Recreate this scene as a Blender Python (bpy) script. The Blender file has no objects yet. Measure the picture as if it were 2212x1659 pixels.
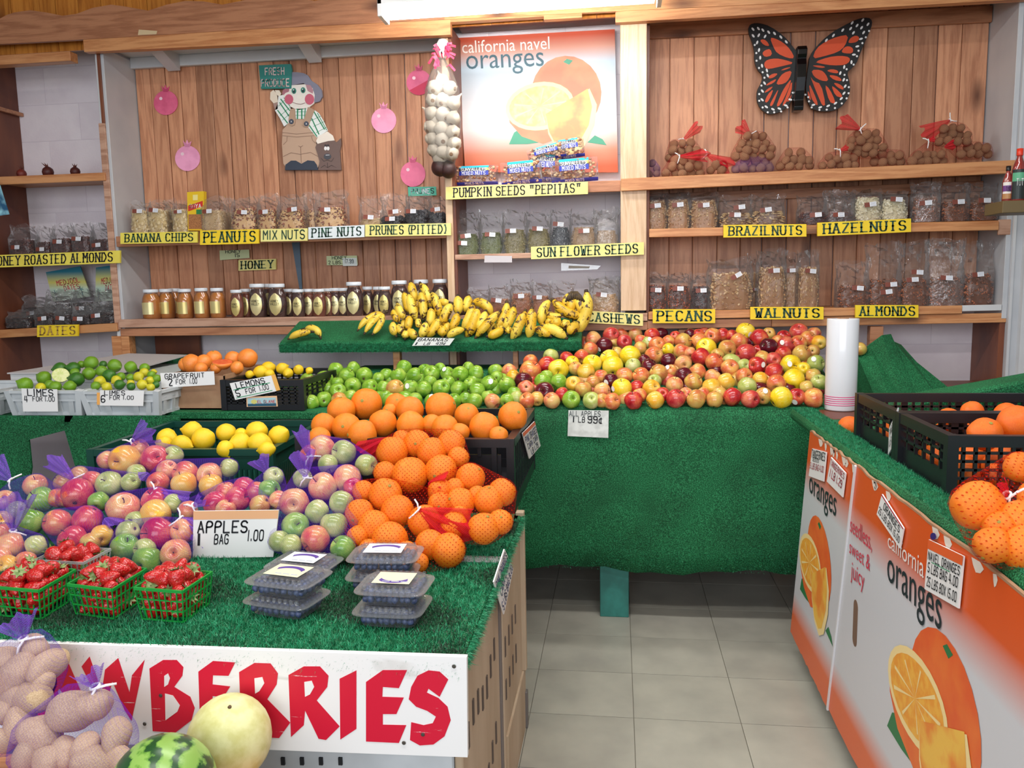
import bpy, bmesh, math, random
import numpy as np
from mathutils import Vector, Matrix, noise
random.seed(7)
C = bpy.context.scene.collection
SC = bpy.context.scene
# ------------------------------------------------------------------ camera, world, lights, exposure
FPX = 1720.0; H = 1.4
YAW, PIT, ROL = map(math.radians, (7.6, 7.1, 1.1))
_cy, _sy, _cp, _sp = math.cos(YAW), math.sin(YAW), math.cos(PIT), math.sin(PIT)
Fw = Vector((-_sy*_cp, _cy*_cp, -_sp)); R0 = Vector((_cy, _sy, 0)); U0 = R0.cross(Fw)
Rt = R0*math.cos(ROL) - U0*math.sin(ROL); Up = U0*math.cos(ROL) + R0*math.sin(ROL)
EYE = Vector((0, 0, H))
cd = bpy.data.cameras.new('camera'); cam = bpy.data.objects.new('camera', cd); C.objects.link(cam)
cd.sensor_width = 36; cd.lens = FPX/2212*36; cd.clip_start = .02
cam.matrix_world = Matrix(((Rt.x, Up.x, -Fw.x, 0), (Rt.y, Up.y, -Fw.y, 0), (Rt.z, Up.z, -Fw.z, H), (0, 0, 0, 1)))
SC.camera = cam
vs = SC.view_settings
vs.view_transform = 'Standard'; vs.look = 'None'; vs.gamma = 1; vs.exposure = 0.0; vs.use_curve_mapping = False
SC.cycles.max_bounces = 10; SC.cycles.transparent_max_bounces = 24
SC.cycles.diffuse_bounces = 3; SC.cycles.glossy_bounces = 3; SC.cycles.transmission_bounces = 4
SC.cycles.sample_clamp_indirect = 6; SC.cycles.use_denoising = True
wd = bpy.data.worlds.new('daylight'); SC.world = wd; wd.use_nodes = True
wd.node_tree.nodes['Background'].inputs[0].default_value = (.80, .88, 1, 1)
wd.node_tree.nodes['Background'].inputs[1].default_value = .46
def area(name, loc, rot, sx, sy, e, col):
    l = bpy.data.lights.new(name, 'AREA'); l.shape = 'RECTANGLE'; l.size = sx; l.size_y = sy; l.energy = e; l.color = col
    o = bpy.data.objects.new(name, l); C.objects.link(o); o.location = loc; o.rotation_euler = rot; return o
area('storefront_daylight', (-.5, -2.4, 2.1), (math.radians(80), 0, 0), 4.6, 1.9, 128, (.93, .96, 1))
area('ceiling_tube_light', (-.2, .7, 3.05), (0, 0, 0), 2.6, .14, 40, (1, .98, .95)); area('ceiling_tube_light', (-.3, 2.2, 3.05), (0, 0, 0), 2.6, .14, 46, (1, .98, .95))

# ------------------------------------------------------------------ helpers
def ray(px, py): return Fw + Rt*((px-1106)/FPX) + Up*((829.5-py)/FPX)
def PY(Y): return lambda a, b: (lambda d: EYE + d*(Y/d.y))(ray(a, b))
def PZ(z): return lambda a, b: (lambda d: EYE + d*((z-H)/d.z))(ray(a, b))
def PX(X): return lambda a, b: (lambda d: EYE + d*(X/d.x))(ray(a, b))
def PS(Y0, z0, s):   # plane rising from z0 at Y0 with slope s
    def f(a, b):
        d = ray(a, b); t = (z0 - s*Y0 - H)/(d.z - s*d.y); return EYE + d*t
    return f
def depth(p): return (p-EYE).dot(Fw)
def project(p):
    q = p-EYE; a = q.dot(Fw); return 1106+FPX*q.dot(Rt)/a, 829.5-FPX*q.dot(Up)/a
def lin(c):
    return tuple((x/255/12.92 if x <= 10 else ((x/255+.055)/1.055)**2.4) for x in c) + (1,)
MATS = {}
class NT:
    def __init__(s, m): s.t = m.node_tree; s.n = s.t.nodes; s.l = s.t.links
    def add(s, ty, **kw):
        n = s.n.new(ty)
        for k, v in kw.items():
            if k.startswith('i_'):
                k = k[2:]; n.inputs[int(k) if k.isdigit() else k.replace('_', ' ')].default_value = v
            else: setattr(n, k, v)
        return n
    def c(s, a, b): s.l.new(a, b)
def ramp(t, stops, src):
    r = t.add('ShaderNodeValToRGB'); e = r.color_ramp.elements
    while len(e) < len(stops): e.new(.5)
    for i, (p, c) in enumerate(stops): e[i].position = p; e[i].color = c if len(c) == 4 else lin(c)
    t.c(src, r.inputs[0]); return r.outputs[0]
def coords(t, rnd=True, scale=(1, 1, 1), kind='Object'):
    tc = t.add('ShaderNodeTexCoord'); mp = t.add('ShaderNodeMapping'); mp.inputs['Scale'].default_value = scale
    t.c(tc.outputs[kind], mp.inputs[0])
    if rnd:
        oi = t.add('ShaderNodeObjectInfo'); m = t.add('ShaderNodeMath', operation='MULTIPLY'); m.inputs[1].default_value = 37
        t.c(oi.outputs['Random'], m.inputs[0]); t.c(m.outputs[0], mp.inputs['Location'])
    return mp.outputs[0]
def new(name):
    m = bpy.data.materials.new(name); m.use_nodes = True; MATS[name] = m; t = NT(m); return m, t, t.n['Principled BSDF']
def pm(name, col, rough=.5, col2=None, ns=20, lo=.4, hi=.6, bump=0, bs=60, rnd=True, spec=.5, scale=(1, 1, 1), detail=3, hue=0, coat=0, metal=0, sss=0):
    if name in MATS: return MATS[name]
    m, t, b = new(name)
    b.inputs['Roughness'].default_value = rough; b.inputs['Specular IOR Level'].default_value = spec
    b.inputs['Coat Weight'].default_value = coat; b.inputs['Metallic'].default_value = metal
    if sss: b.inputs['Subsurface Weight'].default_value = sss; b.inputs['Subsurface Radius'].default_value = (.01, .006, .004)
    cv = coords(t, rnd, scale); out = None
    if col2:
        n = t.add('ShaderNodeTexNoise', i_Scale=ns, i_Detail=detail); t.c(cv, n.inputs['Vector'])
        out = ramp(t, [(lo, col), (hi, col2)], n.outputs[0])
    if hue:
        oi = t.add('ShaderNodeObjectInfo'); mr = t.add('ShaderNodeMapRange'); mr.inputs[3].default_value = 1-hue; mr.inputs[4].default_value = 1+hue
        t.c(oi.outputs['Random'], mr.inputs[0]); hs = t.add('ShaderNodeHueSaturation'); hs.inputs['Color'].default_value = lin(col)
        t.c(mr.outputs[0], hs.inputs['Value'])
        if out: t.c(out, hs.inputs['Color'])
        out = hs.outputs[0]
    if out: t.c(out, b.inputs['Base Color'])
    else: b.inputs['Base Color'].default_value = lin(col)
    if bump:
        n = t.add('ShaderNodeTexNoise', i_Scale=bs, i_Detail=2); t.c(cv, n.inputs['Vector'])
        bp = t.add('ShaderNodeBump', i_Strength=bump, i_Distance=.003); t.c(n.outputs[0], bp.inputs['Height']); t.c(bp.outputs[0], b.inputs['Normal'])
    return m
def wood(name, a, b_, dark, axis='Z', rough=.5, var=.16, knots=True):
    m, t, b = new(name); b.inputs['Roughness'].default_value = rough
    sc = {'Z': (9, 9, .8), 'X': (.8, 9, 9), 'Y': (9, .8, 9)}[axis]
    cv = coords(t, True, sc)
    n = t.add('ShaderNodeTexNoise', i_Scale=1.3, i_Detail=2, i_Distortion=.6); t.c(cv, n.inputs['Vector'])
    w = t.add('ShaderNodeMath', operation='MULTIPLY'); w.inputs[1].default_value = 34; t.c(n.outputs[0], w.inputs[0])
    s = t.add('ShaderNodeMath', operation='SINE'); t.c(w.outputs[0], s.inputs[0])
    n2 = t.add('ShaderNodeTexNoise', i_Scale=9, i_Detail=5, i_Roughness=.7); t.c(cv, n2.inputs['Vector'])
    ad = t.add('ShaderNodeMath', operation='MULTIPLY_ADD'); ad.inputs[1].default_value = .13; t.c(s.outputs[0], ad.inputs[0]); t.c(n2.outputs[0], ad.inputs[2])
    col = ramp(t, [(.3, b_), (.62, a)], ad.outputs[0])
    if knots:
        vo = t.add('ShaderNodeTexVoronoi', i_Scale=.55); t.c(coords(t, True, {'Z': (9, 9, 3.6), 'X': (3.6, 9, 9), 'Y': (9, 3.6, 9)}[axis]), vo.inputs['Vector'])
        k = ramp(t, [(.0, (1, 1, 1, 1)), (.10, (.55, .55, .55, 1)), (.20, (0, 0, 0, 1))], vo.outputs['Distance'])
        mx = t.add('ShaderNodeMix', data_type='RGBA'); t.c(k, mx.inputs[0]); t.c(col, mx.inputs[6]); mx.inputs[7].default_value = lin(dark); col = mx.outputs[2]
    oi = t.add('ShaderNodeObjectInfo'); mr = t.add('ShaderNodeMapRange'); mr.inputs[3].default_value = 1-var; mr.inputs[4].default_value = 1+var
    t.c(oi.outputs['Random'], mr.inputs[0]); hs = t.add('ShaderNodeHueSaturation'); t.c(mr.outputs[0], hs.inputs['Value']); t.c(col, hs.inputs['Color'])
    t.c(hs.outputs[0], b.inputs['Base Color'])
    bp = t.add('ShaderNodeBump', i_Strength=.15, i_Distance=.002); t.c(n2.outputs[0], bp.inputs['Height']); t.c(bp.outputs[0], b.inputs['Normal'])
    return m
def flat(col, rough=.6, name=None, **k):
    key = name or 'paint_%02x%02x%02x_%d' % (*[int(c) for c in col], int(rough*100))
    return MATS.get(key) or pm(key, col, rough, **k)
def stripes(name, ca, cb, cc=None, green=None, sc=1.0, lo=.35, hi=.65, rough=.2):
    """apple skin: meridian streaks of two colours over a ground colour, from the fruit's own axis"""
    m, t, b = new(name); b.inputs['Roughness'].default_value = rough; b.inputs['Specular IOR Level'].default_value = .5; b.inputs['Coat Weight'].default_value = .25; b.inputs['Coat Roughness'].default_value = .15
    tc = t.add('ShaderNodeTexCoord'); oi = t.add('ShaderNodeObjectInfo')
    nrm = t.add('ShaderNodeVectorMath', operation='NORMALIZE'); t.c(tc.outputs['Object'], nrm.inputs[0])
    m1 = t.add('ShaderNodeMath', operation='MULTIPLY'); m1.inputs[1].default_value = 31; t.c(oi.outputs['Random'], m1.inputs[0])
    mp = t.add('ShaderNodeMapping'); mp.inputs['Scale'].default_value = (9, 9, .9); t.c(nrm.outputs[0], mp.inputs[0]); t.c(m1.outputs[0], mp.inputs['Location'])
    n = t.add('ShaderNodeTexNoise', i_Scale=1.6, i_Detail=3); t.c(mp.outputs[0], n.inputs['Vector'])
    mp2 = t.add('ShaderNodeMapping'); t.c(nrm.outputs[0], mp2.inputs[0]); t.c(m1.outputs[0], mp2.inputs['Location'])
    n2 = t.add('ShaderNodeTexNoise', i_Scale=.9, i_Detail=1); t.c(mp2.outputs[0], n2.inputs['Vector'])
    ad = t.add('ShaderNodeMath', operation='MULTIPLY_ADD'); ad.inputs[1].default_value = .35; t.c(n.outputs[0], ad.inputs[0])
    m2 = t.add('ShaderNodeMath', operation='MULTIPLY'); m2.inputs[1].default_value = .65; t.c(n2.outputs[0], m2.inputs[0]); t.c(m2.outputs[0], ad.inputs[2])
    st = [(lo, ca), (hi, cb)]
    if cc: st = [(lo, ca), ((lo+hi)/2, cb), (hi, cc)]
    col = ramp(t, st, ad.outputs[0])
    sp = t.add('ShaderNodeTexVoronoi', i_Scale=11); t.c(nrm.outputs[0], sp.inputs['Vector'])
    k = ramp(t, [(.03, (.35, .35, .35, 1)), (.07, (0, 0, 0, 1))], sp.outputs['Distance'])
    mx = t.add('ShaderNodeMix', data_type='RGBA'); t.c(k, mx.inputs[0]); t.c(col, mx.inputs[6]); mx.inputs[7].default_value = lin((225, 205, 140))
    t.c(mx.outputs[2], b.inputs['Base Color'])
    return m
def clear(name, veil=.06, gl=.10, rough=.1, tint=(1, 1, 1), bump=.0, bs=40, wisp=0, graze=0):
    m, t, b = new(name); t.n.remove(b); out = t.n['Material Output']
    tr = t.add('ShaderNodeBsdfTransparent'); tr.inputs[0].default_value = (*tint, 1)
    g = t.add('ShaderNodeBsdfGlossy', i_Roughness=rough); d = t.add('ShaderNodeBsdfDiffuse'); d.inputs[0].default_value = (.85, .87, .9, 1)
    m1 = t.add('ShaderNodeMixShader'); m1.inputs[0].default_value = veil; t.c(tr.outputs[0], m1.inputs[1]); t.c(d.outputs[0], m1.inputs[2])
    fr = t.add('ShaderNodeFresnel', i_IOR=1.45); ad = t.add('ShaderNodeMath', operation='MULTIPLY_ADD'); ad.inputs[1].default_value = .6; ad.inputs[2].default_value = gl; t.c(fr.outputs[0], ad.inputs[0])
    if graze:
        lw = t.add('ShaderNodeLayerWeight', i_Blend=.3); tl = t.add('ShaderNodeBsdfTranslucent'); tl.inputs[0].default_value = (.9, .92, .95, 1); md = t.add('ShaderNodeMixShader'); t.c(d.outputs[0], md.inputs[1]); t.c(tl.outputs[0], md.inputs[2])
        gz = t.add('ShaderNodeMath', operation='MULTIPLY'); gz.inputs[1].default_value = graze; t.c(lw.outputs['Facing'], gz.inputs[0]); m3 = t.add('ShaderNodeMixShader'); t.c(gz.outputs[0], m3.inputs[0]); t.c(m1.outputs[0], m3.inputs[1]); t.c(md.outputs[0], m3.inputs[2]); base_sh = m3
    else: base_sh = m1
    m2 = t.add('ShaderNodeMixShader'); t.c(ad.outputs[0], m2.inputs[0]); t.c(base_sh.outputs[0], m2.inputs[1]); t.c(g.outputs[0], m2.inputs[2]); t.c(m2.outputs[0], out.inputs[0])
    if bump:
        n = t.add('ShaderNodeTexNoise', i_Scale=bs, i_Detail=3, i_Distortion=1.5); t.c(coords(t, True), n.inputs['Vector'])
        bp = t.add('ShaderNodeBump', i_Strength=bump, i_Distance=.01); t.c(n.outputs[0], bp.inputs['Height']); t.c(bp.outputs[0], g.inputs['Normal'])
        if wisp:
            w = ramp(t, [(.55, (veil, veil, veil, 1)), (.7, (wisp, wisp, wisp, 1))], n.outputs[0]); t.c(w, m1.inputs[0])
    return m
def netmat(name, col, base=.14, line=.75, period=.004, th=.7, dots=False):
    m, t, b = new(name); t.n.remove(b); out = t.n['Material Output']
    tr = t.add('ShaderNodeBsdfTransparent'); d = t.add('ShaderNodeBsdfDiffuse'); d.inputs[0].default_value = lin(col)
    tl = t.add('ShaderNodeBsdfTranslucent'); tl.inputs[0].default_value = lin(col); g = t.add('ShaderNodeMixShader'); g.inputs[0].default_value = .35
    t.c(d.outputs[0], g.inputs[1]); t.c(tl.outputs[0], g.inputs[2])
    tc = t.add('ShaderNodeTexCoord'); facs = []
    for k, dr in enumerate(((1, .25, 1.1), (-1, .25, 1.1))):
        dt = t.add('ShaderNodeVectorMath', operation='DOT_PRODUCT'); dt.inputs[1].default_value = [x*6.283/period/1.5 for x in dr]; t.c(tc.outputs['Object'], dt.inputs[0])
        s = t.add('ShaderNodeMath', operation='SINE'); t.c(dt.outputs['Value'], s.inputs[0]); facs.append(s.outputs[0])
    mx = t.add('ShaderNodeMath', operation='MINIMUM' if dots else 'MAXIMUM'); t.c(facs[0], mx.inputs[0]); t.c(facs[1], mx.inputs[1])
    f = ramp(t, [(th, (base, base, base, 1)), (min(1, th+.15), (line, line, line, 1))], mx.outputs[0])
    lw = t.add('ShaderNodeLayerWeight', i_Blend=.12); ad = t.add('ShaderNodeMath', operation='MULTIPLY_ADD', use_clamp=True); ad.inputs[1].default_value = .45
    t.c(lw.outputs['Facing'], ad.inputs[0]); t.c(f, ad.inputs[2])
    m2 = t.add('ShaderNodeMixShader'); t.c(ad.outputs[0], m2.inputs[0]); t.c(tr.outputs[0], m2.inputs[1]); t.c(g.outputs[0], m2.inputs[2]); t.c(m2.outputs[0], out.inputs[0])
    return m
# ---- mesh building
class MB:
    def __init__(s): s.v = []; s.f = []; s.mi = []
    def add(s, vs_, fs, mi=0):
        k = len(s.v); s.v += [tuple(v) for v in vs_]; s.f += [tuple(i+k for i in f) for f in fs]; s.mi += [mi]*len(fs); return s
    def box(s, x0, x1, y0, y1, z0, z1, mi=0, M=None):
        vs_ = [Vector((x, y, z)) for z in (z0, z1) for y in (y0, y1) for x in (x0, x1)]
        if M: vs_ = [M @ v for v in vs_]
        return s.add(vs_, [(0, 2, 3, 1), (4, 5, 7, 6), (0, 1, 5, 4), (2, 6, 7, 3), (0, 4, 6, 2), (1, 3, 7, 5)], mi)
    def bar(s, a, b, w, h, upv=(0, 0, 1), mi=0):
        a, b = Vector(a), Vector(b); d = (b-a).normalized(); u = Vector(upv); sd = d.cross(u)
        if sd.length < 1e-4: u = Vector((0, 1, 0)); sd = d.cross(u)
        sd.normalize(); u = sd.cross(d); vs_ = []
        for p in (a, b):
            for i, j in ((-1, -1), (1, -1), (1, 1), (-1, 1)): vs_.append(p+sd*(i*w/2)+u*(j*h/2))
        return s.add(vs_, [(0, 1, 2, 3), (7, 6, 5, 4), (0, 4, 5, 1), (1, 5, 6, 2), (2, 6, 7, 3), (3, 7, 4, 0)], mi)
    def tube(s, pts, rad, n=8, mi=0, flatn=1, cap=True):
        pts = [Vector(p) for p in pts]; rings = []; nn = None
        for i, p in enumerate(pts):
            d = (pts[min(i+1, len(pts)-1)]-pts[max(i-1, 0)]).normalized()
            if nn is None: nn = d.orthogonal().normalized()
            nn = (nn-d*nn.dot(d)).normalized(); bb = d.cross(nn); r = rad[i] if hasattr(rad, '__len__') else rad
            rings.append([p+nn*(r*math.cos(6.28318*k/n))+bb*(r*flatn*math.sin(6.28318*k/n)) for k in range(n)])
        vs_ = [v for r in rings for v in r]; fs = [(i*n+k, i*n+(k+1) % n, (i+1)*n+(k+1) % n, (i+1)*n+k) for i in range(len(pts)-1) for k in range(n)]
        if cap: fs += [tuple(range(n))[::-1], tuple(range((len(pts)-1)*n, len(pts)*n))]
        return s.add(vs_, fs, mi)
    def lathe(s, prof, n=16, M=None, mi=0):
        vs_ = []; fs = []
        for r, z in prof:
            for k in range(n): a = 6.28318*k/n; v = Vector((r*math.cos(a), r*math.sin(a), z)); vs_.append(M @ v if M else v)
        for i in range(len(prof)-1):
            for k in range(n): fs.append((i*n+k, i*n+(k+1) % n, (i+1)*n+(k+1) % n, (i+1)*n+k))
        fs += [tuple(range(n))[::-1], tuple(range((len(prof)-1)*n, len(prof)*n))]
        return s.add(vs_, fs, mi)
    def poly(s, pts, off, mi=0):   # prism: outline pts (front) extruded by vector off (to the back)
        n = len(pts); off = Vector(off); pts = [Vector(p) for p in pts]
        return s.add(pts+[p+off for p in pts], [tuple(range(n)), tuple(range(2*n-1, n-1, -1))]+[(i, i+n, (i+1) % n+n, (i+1) % n) for i in range(n)], mi)
    def mesh(s, name, mats, smooth=False, tri=False):
        me = bpy.data.meshes.new(name); me.from_pydata(s.v, [], s.f)
        for m in (mats if isinstance(mats, (list, tuple)) else [mats]): me.materials.append(m)
        if any(s.mi): me.polygons.foreach_set('material_index', s.mi)
        if smooth: me.polygons.foreach_set('use_smooth', [True]*len(me.polygons))
        me.update(); return me
    def build(s, name, mats, parent=None, smooth=False):
        return link(name, s.mesh(name, mats, smooth), parent)
def link(name, me, parent=None, loc=None):
    o = bpy.data.objects.new(name, me); C.objects.link(o)
    if parent:
        o.parent = parent
        if parent.matrix_basis != Matrix(): o.matrix_parent_inverse = parent.matrix_basis.inverted()
    if loc is not None: o.location = loc
    return o
def recenter(o):
    """origin to the mesh's own centre"""
    me = o.data; c = sum((v.co for v in me.vertices), Vector())/len(me.vertices); me.transform(Matrix.Translation(-c)); o.location = o.matrix_basis @ c; return o
def bev(o, w=.003, seg=2):
    m = o.modifiers.new('b', 'BEVEL'); m.width = w; m.segments = seg; m.limit_method = 'ANGLE'; return o
def tag(o, label, cat, group=None, kind=None):
    o['label'] = label; o['category'] = cat
    if group: o['group'] = group
    if kind: o['kind'] = kind
    return o
def thing(name, label, cat, loc=(0, 0, 0), group=None):
    o = bpy.data.objects.new(name, None); C.objects.link(o); o.location = loc; o.empty_display_size = .05; return tag(o, label, cat, group)
def struct(o): o['kind'] = 'structure'; return o
def stuff(o): o['kind'] = 'stuff'; return o
ORD = 'first second third fourth fifth sixth seventh eighth ninth tenth eleventh twelfth thirteenth fourteenth fifteenth sixteenth seventeenth eighteenth nineteenth twentieth'.split()
def ordn(i): return ORD[i] if i < 20 else (('twenty-' if i < 29 else 'thirty-')+ORD[(i-20) % 10] if i not in (29,) else 'thirtieth')
# ---- lettering: one stroke alphabet, drawn thin for marker pen and slabbed for the painted boards
GL = {'A': '00 26 40|12 32', 'B': '00 06 36 45 44 33 03|33 42 41 30 00', 'C': '45 36 16 05 01 10 30 41', 'D': '00 06 26 44 42 20 00', 'E': '46 06 00 40|03 33',
 'F': '46 06 00|03 33', 'G': '45 36 16 05 01 10 30 41 43 23', 'H': '06 00|46 40|03 43', 'I': '16 10', 'J': '36 31 20 10 01', 'K': '06 00|46 03 40', 'L': '06 00 40',
 'M': '00 06 23 46 40', 'N': '00 06 40 46', 'O': '16 05 01 10 30 41 45 36 16', 'P': '00 06 36 45 44 33 03', 'Q': '16 05 01 10 30 41 45 36 16|22 40', 'R': '00 06 36 45 44 33 03|23 40',
 'S': '45 36 16 05 04 13 33 42 41 30 10 01', 'T': '06 46|26 20', 'U': '06 01 10 30 41 46', 'V': '06 20 46', 'W': '06 10 24 30 46', 'X': '06 40|00 46', 'Y': '06 23 46|23 20', 'Z': '06 46 00 40',
 '0': '16 05 01 10 30 41 45 36 16', '1': '16 10', '2': '05 16 36 45 44 00 40', '3': '06 46 23 33 42 41 30 10 01', '4': '16 02 42|36 30', '5': '46 06 03 33 42 41 30 10 01',
 '6': '45 36 16 05 01 10 30 41 42 33 13 02', '7': '06 46 10', '8': '13 04 05 16 36 45 44 33 13 02 01 10 30 41 42 33', '9': '01 10 30 41 45 36 16 05 04 13 33 44', '.': '10 11', '$': '36 16 05 13 33 42 30 10|26 20',
 '(': '26 14 12 20', ')': '16 24 22 10', '"': '16 14|36 34', "'": '26 24', '/': '00 46', '&': '40 05 16 25 01 10 42', '-': '13 33', 'c': '34 14 03 01 10 30|25 2-', '?': '05 16 36 44 22|20 21'}
GL['c'] = '34 14 03 01 10 30|25 20'
CURVY = set('BCDGOPQRSUJ023568c9&')
NARROW = set("I1.'()")
def chaikin(p, closed=False):
    o = [p[0]]
    for a, b in zip(p, p[1:]): o += [a*.75+b*.25, a*.25+b*.75]
    return o+[p[-1]]
def textquads(s, style='hand'):
    """2D quads of the string, normalised so that x runs 0..1 and y 0..1"""
    qs = []; x = 0.0; hv, hh = (.5, .44) if style == 'hand' else ((.62, .30) if style == 'west' else (.5, .42))
    if style == 'thin': hv = hh = .26
    for ch in s:
        if ch == ' ': x += 3.2; continue
        adv = (3.2 if ch in NARROW else 5.9)+(.4 if style == 'west' else 0); g = GL.get(ch, GL['O'])
        ox = x-(.4 if ch in NARROW else 0)
        for st in g.split('|'):
            p = [Vector((float(q[0]), float(q[1]))) for q in st.split()]
            straight = list(zip(p, p[1:]))
            if ch in CURVY and len(p) > 3: p = chaikin(chaikin(p))
            for a, b in zip(p, p[1:]):
                d = b-a; L = d.length
                if L < 1e-6: continue
                d = d/L; w = hh+(hv-hh)*abs(d.y); nrm = Vector((-d.y, d.x))*w; e = d*min(w*.5, .25)
                qs.append([(ox+v.x, v.y) for v in (a-e-nrm, b+e-nrm, b+e+nrm, a-e+nrm)])
            if style == 'west':
                for a, b in straight:
                    if abs((b-a).y) >= 1.9 and abs((b-a).x) < 2.2:
                        for q, o in ((a, b), (b, a)):
                            if q.y in (0., 6.):
                                qs.append([(ox+q.x-1.15, q.y-.38), (ox+q.x+1.15, q.y-.38), (ox+q.x+1.15, q.y+.38), (ox+q.x-1.15, q.y+.38)])
                        if abs((b-a).y) >= 4 and abs((b-a).x) < .5:
                            mx = ox+(a.x+b.x)/2; qs.append([(mx-1.05, 3), (mx, 2.1), (mx+1.05, 3), (mx, 3.9)])
        x += adv
    W_ = max(q[0] for f in qs for q in f); m0 = min(q[0] for f in qs for q in f)
    return [[((u-m0)/(W_-m0), v/6) for u, v in f] for f in qs]
def bil(c):   # c: bl, br, tr, tl
    return lambda u, v: (c[0]*(1-u)+c[1]*u)*(1-v)+(c[3]*(1-u)+c[2]*u)*v
def lettering(s, f, nrm, mat, parent, style='hand', name='lettering', uv=(0, 1, 0, 1), jitter=0, off=.0012):
    mb = MB(); n = Vector(nrm).normalized()
    for q in textquads(s, style):
        vs_ = []
        for u, v in q: vs_.append(f(uv[0]+u*(uv[1]-uv[0]), uv[2]+v*(uv[3]-uv[2]))+n*off)
        if (vs_[1]-vs_[0]).cross(vs_[2]-vs_[0]).dot(n) < 0: vs_.reverse()
        mb.add(vs_, [(0, 1, 2, 3)])
    return mb.build(name, mat, parent)
_fc = {}
def fontmesh(s):
    if s in _fc: return _fc[s]
    cu = bpy.data.curves.new('f', 'FONT'); cu.body = s; cu.resolution_u = 3; o = bpy.data.objects.new('f', cu); C.objects.link(o)
    bpy.context.view_layer.update(); me = bpy.data.meshes.new_from_object(o.evaluated_get(bpy.context.evaluated_depsgraph_get()))
    vs_ = [v.co.xy.copy() for v in me.vertices]; fs = [tuple(p.vertices) for p in me.polygons]
    bpy.data.objects.remove(o); x0 = min(v.x for v in vs_); x1 = max(v.x for v in vs_); y0 = min(v.y for v in vs_); y1 = max(v.y for v in vs_)
    _fc[s] = ([((v.x-x0)/(x1-x0), (v.y-y0)/(y1-y0)) for v in vs_], fs); return _fc[s]
def fontlettering(s, f, nrm, mat, parent, off=.0015, uv=(0, 1, 0, 1)):
    vs_, fs = fontmesh(s); n = Vector(nrm).normalized(); mb = MB()
    P = [f(uv[0]+u*(uv[1]-uv[0]), uv[2]+v*(uv[3]-uv[2]))+n*off for u, v in vs_]
    mb.add(P, fs); return mb.build('lettering', mat, parent)
def card(name, label, cat, px, plane, nrm, mat, lines=(), th=.004, group=None, ink=None, style='hand', parent=None, edge=None):
    """flat card or board: px corners bl, br, tr, tl on a plane; lines = (text, u0, u1, v0, v1[, ink, style])"""
    c = [plane(*p) for p in px]; n = Vector(nrm).normalized(); mb = MB(); mb.poly(c, -n*th)
    o = mb.build(name, mat, parent); tag(o, label, cat, group) if label else None
    f = bil(c)
    for L in lines:
        ik = L[5] if len(L) > 5 and L[5] else ink; stl = L[6] if len(L) > 6 else style
        lettering(L[0], f, n, ik, o, stl, uv=L[1:5])
    return o, f
def patch(f, nrm, u0, u1, v0, v1, mat, parent, name='print', off=.0008, pts=None):
    n = Vector(nrm).normalized(); mb = MB(); P = pts or [(u0, v0), (u1, v0), (u1, v1), (u0, v1)]
    vs_ = [f(u, v)+n*off for u, v in P]
    if (vs_[1]-vs_[0]).cross(vs_[2]-vs_[1]).dot(n) < 0 and len(P) == 4: vs_.reverse()
    mb.add(vs_, [tuple(range(len(P)))]); return mb.build(name, mat, parent)
def oval(cu, cv, ru, rv, n=24, a0=0, a1=6.28318, rot=0):
    return [(cu+ru*math.cos(a0+(a1-a0)*k/n)*math.cos(rot)-rv*math.sin(a0+(a1-a0)*k/n)*math.sin(rot), cv+ru*math.cos(a0+(a1-a0)*k/n)*math.sin(rot)+rv*math.sin(a0+(a1-a0)*k/n)*math.cos(rot)) for k in range(n)]
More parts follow.
